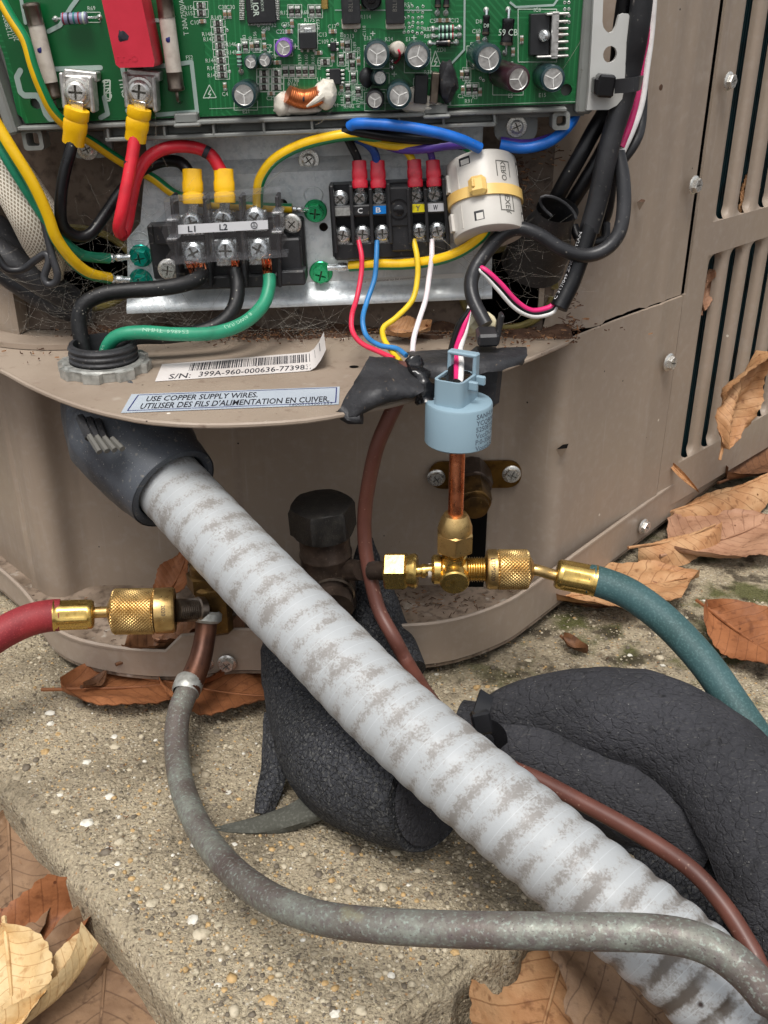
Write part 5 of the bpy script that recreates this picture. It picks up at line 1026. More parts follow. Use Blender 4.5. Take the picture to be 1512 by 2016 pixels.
wire('yellow_wire', 'short yellow wire dropping to the Y terminal', [(785, 290, 428), (800, 298, 428), (810, 312, 427), (815, 330, 427)], 1.6, 'yellow', 'wires on the control block upper screws', parts=[sleeve(815, 314, 818, 369, 30, 427, 424, 'lugred', (817, 384, 428))])
wire('purple_wire', 'purple wire running along the harness and dropping to the W terminal', [(930, 283, 424), (880, 286, 422), (830, 293, 422), (790, 293, 424), (765, 287, 428)], 1.9, 'purple', 'wires on the control block upper screws')
wire('purple_wire', 'short purple wire entering the W terminal sleeve', [(838, 290, 426), (848, 302, 427), (853, 330, 427)], 1.4, 'purple', 'wires on the control block upper screws', parts=[sleeve(852, 315, 855, 368, 30, 427, 424, 'lugred', (854, 381, 428))])
# thin thermostat wires
TG = 'thin thermostat wires hanging from the lower screws'
wire('thermostat_wire', 'thin red thermostat wire hanging from the C screw', [(706, 474, 425), (712, 505, 421), (711, 540, 418), (703, 585, 412), (693, 620, 404), (694, 652, 398), (712, 676, 392), (745, 692, 386), (775, 706, 380)], 1.05, 'redthin', TG)
wire('thermostat_wire', 'thin blue thermostat wire hanging from the B screw', [(742, 474, 425), (741, 510, 421), (737, 550, 418), (722, 595, 412), (714, 630, 404), (722, 662, 398), (748, 680, 390), (780, 686, 386), (800, 700, 380)], 1.05, 'bluethin', TG)
wire('thermostat_wire', 'thin yellow thermostat wire hanging from the Y screw', [(814, 472, 425), (821, 505, 421), (822, 545, 418), (812, 590, 413), (780, 625, 406), (755, 645, 402), (756, 668, 396), (772, 692, 388), (788, 712, 380)], 1.15, 'yellowthin', TG)
wire('thermostat_wire', 'thin white thermostat wire hanging from the W screw', [(850, 472, 425), (850, 505, 421), (845, 545, 418), (838, 590, 412), (825, 630, 404), (815, 665, 396), (812, 694, 388)], 1.1, 'whitepink', TG)
# heavy supply wires going down into the conduit
wire('supply_wire', 'black supply wire curving from under L1 into the conduit opening', [(398, 533, 424), (392, 548, 418), (360, 560, 413), (310, 568, 410), (250, 572, 408), (200, 580, 406), (165, 600, 404), (155, 632, 402), (160, 668, 400), (170, 700, 399), (178, 726, 398)], 3.3, 'dustwire', parts=[strands(378, 515, 8, 24, 8, 424, 1, 26), strands(392, 518, 4, 22, 5, 422, 5, 20)])
wire('supply_wire', 'dusty black supply wire dropping from under L2 behind the green one', [(462, 532, 425), (468, 560, 421), (463, 600, 416), (440, 632, 412), (395, 652, 409), (330, 662, 406), (270, 664, 404), (235, 680, 401), (215, 712, 398)], 3.1, 'dustwire', parts=[strands(463, 512, 2, 24, 9, 425, 2, 14)])
gp = P3([(530, 542, 422), (530, 565, 419), (518, 600, 413), (482, 634, 405), (425, 655, 398), (350, 658, 394), (280, 654, 393), (235, 660, 393), (213, 680, 394), (203, 715, 397)])
gw = thing('supply_wire', 'green supply wire running from the earth terminal along the shelf into the conduit opening', 'wire', gp[0])
m = MB(); m.add(sweep(gp, 2.75, 14)); ins = part(gw, 'insulation', m, K['green']); strands(524, 510, 3, 34, 9, 425, 3, 15)(gw)
m = MB(); Cg = crom(gp, 2.2); text_on(m, '8 AWG (UL)', Cg, 22, 1.5, 2.75, .25, 1.2, flip=False); text_on(m, 'E54864  THHN', Cg, 50, 1.5, 2.75, .25, 1.3); text_on(m, 'VW-1  (UL)  GASOLINE', Cg, 84, 1.4, 2.75, .25, 1.3); part(ins, 'print', m, K['inkpale'])
# ============================================================ FERRITE CORE
ax = Vector((.10, -.50, -.80)).normalized(); f0 = PY(946, 322, 431); fr = 71*pxmm(PY(950, 380, 415)); FL = 31.0
fe = thing('ferrite_core', 'pale grey snap-on ferrite core round the harness, strapped with a yellowed tie', 'ferrite core', f0+ax*FL)
Mf = along(f0, f0+ax*FL, up=(0, -1, 0)); m = MB()
m.add(lathe([(fr*.5, 0), (fr*.93, 0), (fr*.985, .5), (fr, 1.4), (fr, FL-1.2), (fr*.985, FL-.3), (fr*.95, FL), (fr*.47, FL), (fr*.45, FL-.6), (fr*.45, 0)], 56, (False, False)), Mf); shell = part(fe, 'shell', m, K['ivory'])
def on_cyl(th, z, r=None, out=0): return Mf @ Vector(((r or fr)*math.cos(th)+out*math.cos(th), (r or fr)*math.sin(th)+out*math.sin(th), z))
# angle that faces the viewer
vd = Mf.to_3x3().inverted() @ (CAM-(f0+ax*15)); TH = math.atan2(vd.y, vd.x)
sgn = 1 if (on_cyl(TH+.3, 10)-on_cyl(TH, 10)).x > 0 else -1
def cpatch(mb, a0, a1, z0, z1, out, mi=0, n=8):
    v = []; f = []
    for i in range(n+1):
        t = TH+sgn*(a0+(a1-a0)*i/n); v += [on_cyl(t, z0, None, out), on_cyl(t, z1, None, out)]
        if i: k = 2*i; f.append((k-2, k, k+1, k-1) if sgn > 0 else (k-1, k+1, k, k-2))
    mb.add((v, f), None, mi)
def cblock(mb, a0, a1, z0, z1, o0, o1):
    c8 = [on_cyl(TH+sgn*a, z, None, o) for a in (a0, a1) for z in (z0, z1) for o in (o0, o1)]
    mb.add((c8, [(0, 1, 3, 2), (4, 6, 7, 5), (0, 4, 5, 1), (2, 3, 7, 6), (0, 2, 6, 4), (1, 5, 7, 3)]))
for a0, a1, z0, z1 in ((-.62, -.28, 1.8, 5.0), (-.34, -.06, 24.5, 28.3), (1.28, 1.42, 3.5, 9), (1.28, 1.4, 24, 28)):
    m = MB(); cpatch(m, a0, a1, z0, z1, .05); part(fe, 'window', m, K['blk']); m = MB(); cblock(m, a0+.06, a1-.03, z0+1, z1-.2, .02, .2); part(fe, 'latch', m, K['ivory'])
for z0, z1 in ((5.5, 12.5), (21.5, 28.5)):
    m = MB(); cblock(m, -1.3, -1.12, z0, z1, -.2, 1.4); part(fe, 'hinge_clip', m, K['ivory']); m = MB(); cblock(m, -1.12, -.72, z0-1.5, z1+1, -.3, .25); part(fe, 'hinge_plate', m, K['ivory'])
m = MB()
for z0, z1 in ((5.0, 11.5), (18.5, 25.5)):
    for (a, b, c_, d) in ((.42, .45, z0, z1), (.84, .87, z0, z1), (.42, .87, z0 if z0 < 10 else z1-.5, (z0+.5) if z0 < 10 else z1)): cpatch(m, a, b, c_, d, .06, n=5)
part(fe, 'moulded_frame', m, K['inkdim'])
def cyl_text(mb, s, am, zm, h):
    v, f, w = glyphs(s, .02); k = h/.7; mb.add(([on_cyl(TH+sgn*(am-(y*k-h/2)/fr), zm+(x-w/2)*k, None, .07) for x, y in v], f))
m = MB(); cyl_text(m, 'KERO', .64, 9.2, 2.3); cyl_text(m, 'CEXER', .66, 21.8, 2.3); part(shell, 'moulded_letters', m, K['inkdim'])
m = MB(); cblock(m, -2.2, -2.18, FL-.02, FL+.05, -fr*.5, -.1); part(shell, 'seam', m, K['inkdim'])
tie = thing('cable_tie', 'yellowed nylon cable tie round the ferrite core', 'cable tie', on_cyl(TH, 15)); m = MB(); v = []; f = []; n = 48
for i in range(n):
    t = 2*math.pi*i/n
    for z, o in ((13.7, .1), (13.7, .95), (18.0, .95), (18.0, .1)): v.append(on_cyl(t, z+1.0*math.cos(t-TH+.6), None, o))
for i in range(n):
    for j in range(4): a, b = i*4+j, i*4+(j+1) % 4; k = ((i+1) % n)*4; f.append((a, k+j, k+(j+1) % 4, b) if sgn > 0 else (b, k+(j+1) % 4, k+j, a))
m.add((v, f)); part(tie, 'strap', m, K['tieyellow'])
m = MB(); p = on_cyl(TH-sgn*.13, 15.4, None, 1.9); nn = (on_cyl(TH-sgn*.13, 15.4, None, 3)-on_cyl(TH-sgn*.13, 15.4)).normalized(); m.add(box(0, 0, 0, 7.0, 7.6, 4.4, 1.5), orient(nn, p, up=-ax)); hd = part(tie, 'head', m, K['tieyellow'])
m = MB(); m.add(box(-1.4, .6, 2.4, 1.4, 4.0, 1.2, .5), orient(nn, p, up=-ax)); part(tie, 'pawl', m, K['tieyellow'])
# ============================================================ HARNESS on the right
HG = 'black cables of the harness hanging beside the board tray'
cables = [
 ('black cable of the harness passing behind the light grey bracket down into the boot', [(1236, -40, 424), (1222, 60, 426), (1215, 130, 430), (1195, 210, 432), (1170, 255, 430), (1140, 310, 428), (1105, 372, 430), (1088, 410, 438), (1085, 450, 452)], 3.2, 'blackwire'),
 ('black harness cable with faint print just behind the front one', [(1262, -40, 428), (1250, 80, 432), (1235, 160, 434), (1212, 240, 432), (1185, 300, 430), (1150, 360, 430), (1120, 410, 434), (1105, 460, 446)], 3.0, 'blackwire'),
 ('large grey black sheathed cable coming down from the bracket to the junction', [(1268, -40, 418), (1256, 60, 418), (1243, 130, 420), (1226, 200, 421), (1206, 262, 420), (1192, 320, 419), (1178, 390, 418), (1160, 455, 417)], 4.2, 'greycable'),
 ('thin grey black cable hanging in a long loop on the beige panel side', [(1216, 300, 424), (1226, 350, 420), (1228, 410, 416), (1218, 460, 413), (1190, 492, 411), (1150, 503, 410), (1105, 490, 410), (1060, 462, 411), (1020, 450, 412), (985, 465, 412), (955, 500, 410), (935, 530, 407), (927, 560, 404), (932, 590, 400), (945, 618, 396), (957, 640, 393)], 2.9, 'greycable'),
 ('small black hook of cable end below the boot', [(1130, 445, 436), (1140, 470, 432), (1165, 478, 430), (1190, 470, 432), (1193, 440, 436)], 1.9, 'blackwire'),
 ('dark cable deep inside the harness beside the beige panel', [(1212, 290, 436), (1200, 350, 438), (1190, 420, 440), (1165, 470, 446)], 3.4, 'blackwire')]
for lb, pts, r, mt in cables: wire('harness_cable', lb, pts, r, mt, HG, n=16, cat='cable')
mp_ = P3([(1210, 240, 426), (1196, 310, 424), (1182, 370, 421), (1163, 440, 417), (1145, 500, 414), (1125, 555, 411), (1100, 606, 407)])
mc = thing('harness_cable', 'black sheathed cable with white lettering cut off above the shelf', 'cable', mp_[-1], HG)
m = MB(); m.add(sweep(mp_, 3.7, 18)); o = part(mc, 'sheath', m, K['blackwire']); Cm = crom(mp_, 3); Lm = frames(Cm)[-1][4]
m = MB(); text_on(m, 'C 317/049 ZHONGTIAN', Cm, Lm-2, 1.7, 3.7, 1.05, 1.15, flip=True); part(o, 'print', m, K['inkwhite'])
m = MB(); m.add(lathe([(3.1, -.4), (3.3, .3), (2.9, .32), (2.2, -.2)], 16), along(mp_[-1]+(mp_[-1]-mp_[-2]).normalized()*-.2, mp_[-1]+(mp_[-1]-mp_[-2]).normalized())); part(mc, 'cut_end', m, K['blk'])
# three thin sensor leads leaving that cable
LG = 'thin sensor leads between the cut cable and the pressure sensor'
for nm, mt, o, lb in (('sensor_lead', 'white', 0, 'white sensor lead sagging from the cut cable and down to the pressure sensor'), ('sensor_lead', 'blackwire', 1, 'thin black sensor lead between the white and the pink one'), ('sensor_lead', 'pink', 2, 'pink sensor lead along the top of the three')):
    d = o*4.5; end = {0: (906, 760), 1: (888, 758), 2: (898, 762)}[o]; k = {0: (916, 640), 1: (903, 628), 2: (912, 634)}[o]
    wire(nm, lb, [(1094-o*2, 604-d*.5, 408), (1085-o*4, 616-d, 407), (1050-o*2, 622-d*1.2, 405), (1015+o, 606-d*1.4, 404), (980+o*2, 568-d*1.2, 404), (950+o, 535-d*.6, 405), (934, 530, 407+o), (928, 545, 408), (930, 580, 403), (924, 610, 398), (k[0], k[1]+12, 391), (end[0], 688, 378), (end[0]+2*(o == 0), 715, 366), (end[0], end[1], 350)], 1.15, mt, LG)
# flat side ribbon: pink, white and dark leads over the edge of the tray
SG = 'leads hugging the beige panel beside the tray'
wire('side_lead', 'magenta lead lying beside the white one next to the tray', [(1266, -40, 432), (1272, 60, 434), (1262, 120, 434), (1255, 180, 432), (1242, 235, 428), (1222, 290, 424)], 1.6, 'pink', SG)
wire('side_lead', 'white lead running down the edge of the beige panel', [(1288, -40, 440), (1281, 60, 440), (1272, 130, 438), (1262, 200, 434), (1246, 250, 429), (1222, 302, 424)], 1.7, 'white', SG)
wire('side_lead', 'dark grey flat lead behind the magenta lead', [(1278, -40, 444), (1276, 60, 444), (1266, 160, 443), (1262, 240, 438), (1250, 280, 432), (1222, 320, 430)], 2.2, 'blk', SG)
# rubber boot where the harness enters the wall
bt = MB(); b0, b1 = PY(1098, 412, 420), PY(1048, 520, 447)
bt.add(sweep([b0, b0.lerp(b1, .3), b0.lerp(b1, .65), b1], 8, 24, step=1.5, rf=lambda s, L, t: 8.5+6.5*(s/max(L, 1))**1.2+.8*math.sin(2*t+s*.2), cap=False, ex=.75)); bt.add(sweep([b0+Vector((7.6*math.cos(t*.4), -1+1*math.sin(t*.8), 4.0*math.sin(t*.4)-.5*7.6*math.cos(t*.4))) for t in range(12)], .7, 8, raw=True))
solo('rubber_boot', bt, K['rubber'], 'dusty black rubber boot gripping the harness where it enters the wall', 'rubber boot')
# ============================================================ LEFT SIDE sleeve, cord
g = sweep(P3([(-60, 240, 424), (-8, 310, 420), (34, 378, 416), (66, 440, 416), (88, 498, 424), (98, 540, 444)]), 8.4, 28, step=2, ex=.6)
m = MB(); m.add(g); solo('braided_sleeve', m, K['braid'], 'cream braided fabric sleeve coming down at the upper left', 'cable sleeve')
g = sweep(P3([(-70, 215, 436), (0, 300, 434), (60, 380, 432), (100, 450, 434), (120, 520, 446)]), 6.5, 24, step=2, ex=.6)
m = MB(); m.add(g); solo('braided_sleeve', m, K['braid'], 'second cream braided sleeve tucked behind the first', 'cable sleeve')
wire('bent_cord', 'thin grey rubber cord bent into a teardrop loop at the left', [(78, 400, 414), (90, 450, 412), (103, 505, 410), (113, 540, 409), (108, 557, 409), (94, 560, 409), (87, 545, 410), (96, 515, 411), (90, 500, 412), (70, 512, 413), (45, 530, 413), (15, 530, 412), (-5, 505, 412), (-15, 480, 412)], 1.55, 'greycable', cat='cord')
for i, pts in enumerate(([(-40, 470, 432), (30, 520, 430), (90, 560, 432), (140, 590, 440)], [(-40, 500, 440), (40, 560, 436), (110, 600, 438), (170, 620, 446)], [(-40, 430, 440), (20, 480, 442), (60, 540, 446), (100, 580, 452)])):
    wire('black_hose', ('upper', 'lower', 'rearmost')[i]+' black hose in the dark opening at the left', pts, (6, 5, 7)[i], 'rubber', 'black hoses in the left opening', cat='hose', n=16)
# nylon clip and P-clamp on the shelf
m = MB(); m.add(blob(PY(932, 640, 403), 6, 3, .3, (1.1, .5, .8), seed=2)); m.add(sweep(P3([(940, 655, 400), (962, 652, 397), (970, 632, 397), (958, 620, 400)]), 1.5, 8))
solo('nylon_clip', m, K['nylonwhite'], 'grimy white nylon clip holding the black cable above the shelf', 'clip')
pc = thing('cable_clamp', 'small black plastic clamp standing at the shelf edge behind the sensor', 'clamp', PY(965, 690, 380))
m = MB(); bx(m, 962, 672, 42, 26, 376, 388, 1); part(pc, 'foot', m, K['blk']); m = MB(); bx(m, 984, 650, 9, 60, 380, 386, .6, R(-8)); part(pc, 'strap_end', m, K['blk'])
# ============================================================ CONDUIT and its elbow
cn = PZ(208, 728, ZS); cn = Vector((cn.x, cn.y, 0))
ln = thing('locknut', 'lobed zinc locknut on the shelf round the black conduit thread', 'locknut', (cn.x, cn.y, ZS))
o_ = []
for i in range(8):
    a = 2*math.pi*i/8
    for da, r in ((-.30, 16.4), (-.24, 18.4), (.12, 18.6), (.2, 16.4)): o_.append((r*math.cos(a+da), r*math.sin(a+da)))
m = MB(); m.add(plate(o_, [circ(0, 0, 13.6, 32)], 0, 3.8), Matrix.Translation((cn.x, cn.y, ZS+.1))); m.add(lathe([(16.6, 3.8), (16.2, 4.5), (13.8, 4.5)], 40, (False, False)), Matrix.Translation((cn.x, cn.y, ZS+.1))); part(ln, 'ring', m, K['solder'])
el = thing('conduit_elbow', 'dark grey plastic elbow under the shelf that receives the pale conduit', 'conduit fitting', (cn.x, cn.y, 150))
pr = [(13.2, -14)]; z = 0
while z < 11: pr += [(13.1, z), (13.7, z+.7), (13.7, z+1.2), (13.1, z+1.9)]; z += 2.3
pr += [(13.0, 11.6), (11.4, 11.8), (11.2, -14)]
m = MB(); m.add(lathe(pr, 40, (False, False)), Matrix.Translation((cn.x, cn.y, ZS))); part(el, 'threaded_ring', m, K['rubber'])
m = MB(); m.add(lathe([(11.3, 0), (.01, 0)], 30, (False, False)), Matrix.Translation((cn.x, cn.y, ZS-12))); part(el, 'dark_bore', m, K['black'])
CP = [PD(*q) for q in ((325, 945, 401), (430, 1058, 385), (530, 1163, 371), (640, 1275, 356), (755, 1393, 341), (870, 1495, 328), (985, 1592, 316), (1100, 1690, 306), (1215, 1785, 297), (1330, 1880, 289), (1440, 1980, 282), (1560, 2100, 275), (1700, 2230, 268))]+[Vector((190, 95, 24)), Vector((280, 55, 21)), Vector((420, 30, 21))]
mo = PD(338, 958, 398); cdir = (CP[1]-CP[0]).normalized()
ep = [Vector((cn.x, cn.y, ZS-2)), Vector((cn.x, cn.y-1, ZS-9)), Vector((cn.x+3, cn.y-5, ZS-18)), mo-cdir*16, mo-cdir*6, mo+cdir*1.5]
def erf(s, L, t):
    u = s/L; r = 16+8*min(1, u*2.4)-5.2*max(0, (u-.45)/.55)
    return r+(.5 if abs(((t/(math.pi/8)) % 1)-.5) > .38 and u < .75 else 0)
g = sweep(ep, 20, 48, step=1.6, rf=erf, cap=False); m = MB(); m.add(g)
m.add(lathe([(15.2, -10), (15.2, 0), (16.2, 1.0), (18.2, 1.0), (18.9, 0), (18.9, -2.5)], 44, (False, False)), along(mo+cdir*.6, mo+cdir*2)); body = part(el, 'body', m, K['elbow'])
m = MB(); q0 = PD(205, 868, 384)
for i in range(4): a = PD(176+i*15, 858+i*2, 378); b = PD(196+i*15, 890-i*2, 374); m.add(sweep([a, b], 1.2, 6, raw=True))
part(el, 'grip_rib', m, K['inkdim'])
m = MB()
for i in range(3): a = PD(158+i*17, 822+i*4, 388); b = PD(176+i*15, 862+i*2, 381); m.add(sweep([a, b], 1.8, 6, raw=True))
part(el, 'grip_rib', m, K['rubber'])
cdt = MB(); cdt.add(sweep(CP, 14.3, 56, step=1.2, rf=lambda s, L, t: 14.3+(.17+1.05*max(0, min(1, (s-90)/200))**1.2)*(max(0, .5+.5*math.cos(2*math.pi*(s/8.6+t/(2*math.pi))))**.45-.6)))
solo('conduit', cdt, K['conduit'], 'thick pale grey ribbed plastic conduit running diagonally down to the lower right', 'conduit', angle=80)
# ============================================================ SMALL COPPER LINE (weathered)
lv = PD(408, 1215, 431)
TP = [PD(*q) for q in ((408, 1212, 431), (404, 1250, 430), (395, 1295, 427), (378, 1340, 422), (352, 1405, 410), (348, 1480, 396), (362, 1560, 376), (398, 1640, 352), (455, 1712, 326), (530, 1768, 306), (620, 1804, 291), (720, 1820, 281), (850, 1828, 273), (1000, 1832, 267), (1150, 1834, 263), (1290, 1838, 259), (1380, 1856, 256), (1450, 1898, 253), (1512, 1965, 250), (1570, 2060, 247))]+[Vector((120, 85, 40)), Vector((165, 50, 18)), Vector((260, 15, 14)), Vector((420, 0, 14))]
up_ = thing('refrigerant_line', 'weathered grey brown copper tube curving across the concrete in front of the conduit', 'copper pipe', TP[10])
m = MB(); m.add(sweep(TP[3:], 4.75, 28, step=2.2)); part(up_, 'tube', m, K['patina'])
m = MB(); m.add(sweep(TP[:4]+[TP[3].lerp(TP[4], .35)], 4.85, 28, step=2.0, rf=lambda s, L, t: 4.5+.55*max(0, min(1, (s-12)/14)))); part(up_, 'stub', m, K['copper_brown'])
cp_ = PD(369, 1353, 420); cdr = (TP[4]-TP[3]).normalized(); m = MB(); m.add(lathe([(5.2, -4.2), (5.9, -3.2), (6.0, 0), (5.8, 2.4), (5.1, 3.3)], 28, (False, False)), along(cp_, cp_+cdr)); part(up_, 'solder_collar', m, K['solder'])
m = MB(); m.add(lathe([(4.9, -2.6), (6.1, -1.6), (6.2, 1.2), (5.0, 2.4)], 28, (False, False)), along(PD(408, 1214, 430), PD(404, 1250, 430))); part(up_, 'solder_collar', m, K['solder'])
# ============================================================ LEFT SERVICE VALVE, red hose
YL = 356.0; sv = thing('liquid_service_valve', 'small browned brass service valve behind the conduit at the left', 'valve', PY(410, 1200, 372))
a = PY(345, 1202, YL); b = PY(392, 1200, YL+6); X = Vector((1, 0, 0))
m = MB(); m.add(box(0, 0, 0, 15, 15, 26, 2.5), Matrix.Translation(PY(420, 1190, 374)) @ Matrix.Rotation(R(14), 4, 'Z')); part(sv, 'body', m, K['brass_old'])
m = MB(); tpv = PY(396, 1150, 374); m.add(hexrod(8.0, 0, 8, 1), Matrix.Translation(tpv+Vector((2, 0, -2)))); m.add(lathe([(6.4, 8), (6.4, 12), (5, 13.2)], 24), Matrix.Translation(tpv+Vector((2, 0, -2)))); part(sv, 'cap_nut', m, K['brass_old'])
m = MB(); m.add(sweep([PY(430, 1195, 378), PY(440, 1185, 452)], 7, 20)); part(sv, 'wall_stub', m, K['brass_dark'])
pr = [(4.6, 0)]; z = 0
while z < 9: pr += [(4.3, z+.2), (4.9, z+.5), (4.3, z+.9)]; z += .95
m = MB(); m.add(lathe(pr+[(5.4, 10.2), (5.4, 13)], 24), along(a, b)); part(sv, 'port_thread', m, K['nickel'])
def gauge_end(nm, lbl, pk0, pk1, wk, pb1, s_tube, ferr, hose, hmat, kl, band_first, YK, txt=None, hr=6.4):
    """knurled coupling pk0->pk1 (smooth band to pb1), bent tube, crimped ferrule and hose"""
    t = thing(nm, lbl, 'hose', pk0); r = wk; ax_ = (pk1-pk0); L = ax_.length; M_ = along(pk0, pk1)
    m = MB(); m.add(knurl(r, 0, L, 1.45, .6), M_); part(t, 'knurled_coupling', m, K['brass'], angle=25)
    m = MB(); Lb = (pb1-pk0).length; M2 = along(pk0, pb1)
    m.add(lathe([(r*.9, -.2), (r*.99, .2), (r*.99, Lb-1.2), (r*.93, Lb-.2), (r*.72, Lb), (r*.7, Lb-.5), (r*.3, Lb-.5)], 40), M2); bd_ = part(t, 'smooth_band', m, K['brass'])
    if txt:
        m = MB(); v, f, w = glyphs(txt, .015); kk = 2.0/.7
        inv = M2.to_3x3().inverted() @ (CAM-pk0); t0 = math.atan2(inv.y, inv.x); sg = 1 if ((M2.to_3x3() @ Vector((-math.sin(t0), math.cos(t0), 0))).z < 0) else -1
        m.add(([M2 @ Vector(((r+.03)*math.cos(t0+sg*(x-w/2)*kk*.8/r), (r+.03)*math.sin(t0+sg*(x-w/2)*kk*.8/r), Lb*.5+(y-.35)*kk*.8*(1 if pb1.x > pk0.x else -1))) for x, y in v], f)); part(bd_, 'stamped_letters', m, K['brass_dark'])
    m = MB(); m.add(sweep(s_tube, 2.35, 18, step=1)); m.add(lathe([(r*.75, -.4), (r*.5, -1.6), (2.5, -2.4)], 30), along(pk1, pk1*2-pk0) @ Matrix.Rotation(math.pi, 4, 'X')); part(t, 'stem', m, K['brass'])
    f0, f1 = ferr; L = (f1-f0).length; fo = 6.5; Mf_ = along(f0, f1, up=(0, -1, 0)); m = MB()
    m.add(lathe([(3.0, 0), (fo*.82, .2), (fo*.93, 1.2), (fo*.93, 2.6)], 36, (True, False)), Mf_)
    v = []; n = 48; prof_ = [(2.6, 0), (4, 1), (L-3.2, 1), (L-1.8, 0)]; rows = []
    for z, fl in prof_+[(L-1, .0), (L-.3, -.5), (L, -.4)]:
        for i in range(n):
            th = 2*math.pi*i/n; pan = max(0, math.cos(3*th*2/2*1.0)); fac = 1-(.10*(max(0, math.cos(6*th))**.5)*(1 if fl > 0 else 0)) if fl >= 0 else 1.06
            v.append((fo*.95*fac*math.cos(th), fo*.95*fac*math.sin(th), z))
    k = 7; f = [(j*n+i, j*n+(i+1) % n, (j+1)*n+(i+1) % n, (j+1)*n+i) for j in range(k-1) for i in range(n)]
    m.add((v, f), Mf_); part(t, 'crimp_ferrule', m, K['brass_new'], angle=50)
    m = MB(); m.add(sweep(hose, hr, 36, step=3, cap=True)); part(t, 'hose', m, K[hmat]); return t
gauge_end('red_gauge_hose', 'red rubber gauge hose with knurled brass coupling entering from the left edge', PY(306, 1203, YL-1), PY(223, 1204, YL-2), 9.6, PY(346, 1201, YL), [PY(228, 1204, YL-2), PY(205, 1205, YL-2), PY(183, 1206, YL-2)],
          (PY(186, 1209, YL-2), PY(106, 1212, YL-5)), [PY(118, 1211, YL-4), PY(98, 1212, YL-5), PY(60, 1220, YL-8), PY(15, 1240, YL-12), PY(-40, 1275, YL-18), PY(-120, 1340, YL-24), Vector((-260, 300, 60)), Vector((-420, 280, 59))], 'redhose', None, 0, YL, '2020', 6.6)
# ============================================================ BIG SERVICE VALVE with hex cap
YV = 380.0; bv = thing('suction_service_valve', 'large dark service valve with a black hexagonal cap standing in the bay', 'valve', PY(648, 1170, YV))
v0, v1 = PY(650, 1185, YV), PY(632, 988, YV-2); av = (v1-v0).normalized(); Lv = (v1-v0).length; Mv = along(v0, v1, up=(0, -1, 0), spin=.25)
m = MB(); m.add(lathe([(9, -4), (11.5, -2), (11.8, 8), (11.6, 14), (11.0, 15), (11.0, 24), (11.4, 25), (11.4, 25.8), (10.9, 26.5), (10.8, 40)], 36), Mv); part(bv, 'body', m, K['brass_dark'])
m = MB(); zc = Lv-8.5
hx = [(14.3*math.cos(R(60*i+12)), 14.3*math.sin(R(60*i+12))) for i in range(6)]
def hexcap(z0, z1, r, rt, zt, spin=0, n=48):
    pts = []; v = []
    def hexr(th): a = ((th-R(spin)) % (math.pi/3))-math.pi/6; return r*math.cos(math.pi/6)/math.cos(a)
    lv_ = [(z0, .93), (z0+1, 1), (z1-2.6, 1), (z1, 0), (zt, -1)]
    for z, kk in ((z0, 0), (z0+1.2, 1), (z1-2.4, 1), (z1-.4, .35), (z1, -.2), (zt, -1)):
        for i in range(n):
            th = 2*math.pi*i/n; h_ = hexr(th); lim = r*.885
            q = h_ if kk == 1 else min(h_, lim+(h_-lim)*max(kk, 0)) if kk >= 0 else (rt if kk > -.5 else rt*.6)
            v.append((q*math.cos(th), q*math.sin(th), z))
    k = 6; f = [(j*n+i, j*n+(i+1) % n, (j+1)*n+(i+1) % n, (j+1)*n+i) for j in range(k-1) for i in range(n)]
    f += [tuple(range(n))[::-1], tuple(range((k-1)*n, k*n))]; return v, f
m.add(hexcap(zc-6, zc+8, 14.3, 12.0, zc+8.6), Mv); part(bv, 'hex_cap', m, K['cap_dark'], angle=30)
m = MB(); m.add(sweep([PY(655, 1150, YV), PY(660, 1130, 452)], 8, 20)); m.add(sweep([PY(652, 1165, YV-4), PY(655, 1200, YV-14)], 9, 24)); part(bv, 'port', m, K['brass_dark'])
m = MB(); m.add(lathe([(9.3, 0), (10.1, .4), (10.1, 2), (9.3, 2.4)], 30, (False, False)), along(PY(652, 1168, YV-8), PY(655, 1200, YV-18))); part(bv, 'silver_ring', m, K['nickel'])
YT = 356.0
pr = []; z = 0
while z < 10: pr += [(3.3, z), (3.9, z+.35), (3.3, z+.75)]; z += .8
m = MB(); m.add(lathe(pr, 24), along(PY(768, 1124, YT+2), PY(690, 1122, YT+14))); m.add(lathe([(4.2, 0), (4.8, 10)], 24), along(PY(712, 1123, YT+11), PY(680, 1122, YV-4))); part(bv, 'side_port', m, K['brass_dark'])
# ============================================================ TEE and pressure sensor
te = thing('brass_tee', 'shiny brass tee fitting with flare nuts carrying the pressure sensor above it', 'pipe fitting', PY(893, 1150, YT)); c0 = PY(893, 1121, YT); kz = pxmm(c0); UZ = Vector((0, 0, 1))
def lx(px): return (px-893)*kz
m = MB(); m.add(lathe([(5.0, -9), (6.1, -8), (6.1, -5.5), (4.9, -4.6), (4.9, 0), (5.3, 3), (4.9, 5)], 30), along(c0, c0+X)); m.add(lathe([(4.9, 0), (5.2, 4), (5.0, 6.5)], 30), Matrix.Translation(c0)); 
m.add(lathe([(5.6, 0), (5.9, 3), (5.9, 7.2), (5.4, 7.8)], 36), orient((0, -1, -.2), c0+Vector((0, 0, -.6)))); part(te, 'tee_body', m, K['brass_new'])
pr = [(4.9, 5)]; z = 5
while z < 13: pr += [(4.5, z+.1), (5.2, z+.5), (4.5, z+.9)]; z += 1.0
m = MB(); m.add(lathe(pr, 28), along(c0, c0+X)); part(te, 'thread', m, K['brass_new'])
pr = [(4.9, 6)]; z = 6
while z < 10: pr += [(4.5, z+.1), (5.1, z+.5), (4.5, z+.9)]; z += 1.0
m = MB(); m.add(lathe(pr, 28), Matrix.Translation(c0)); part(te, 'thread', m, K['brass_new'])
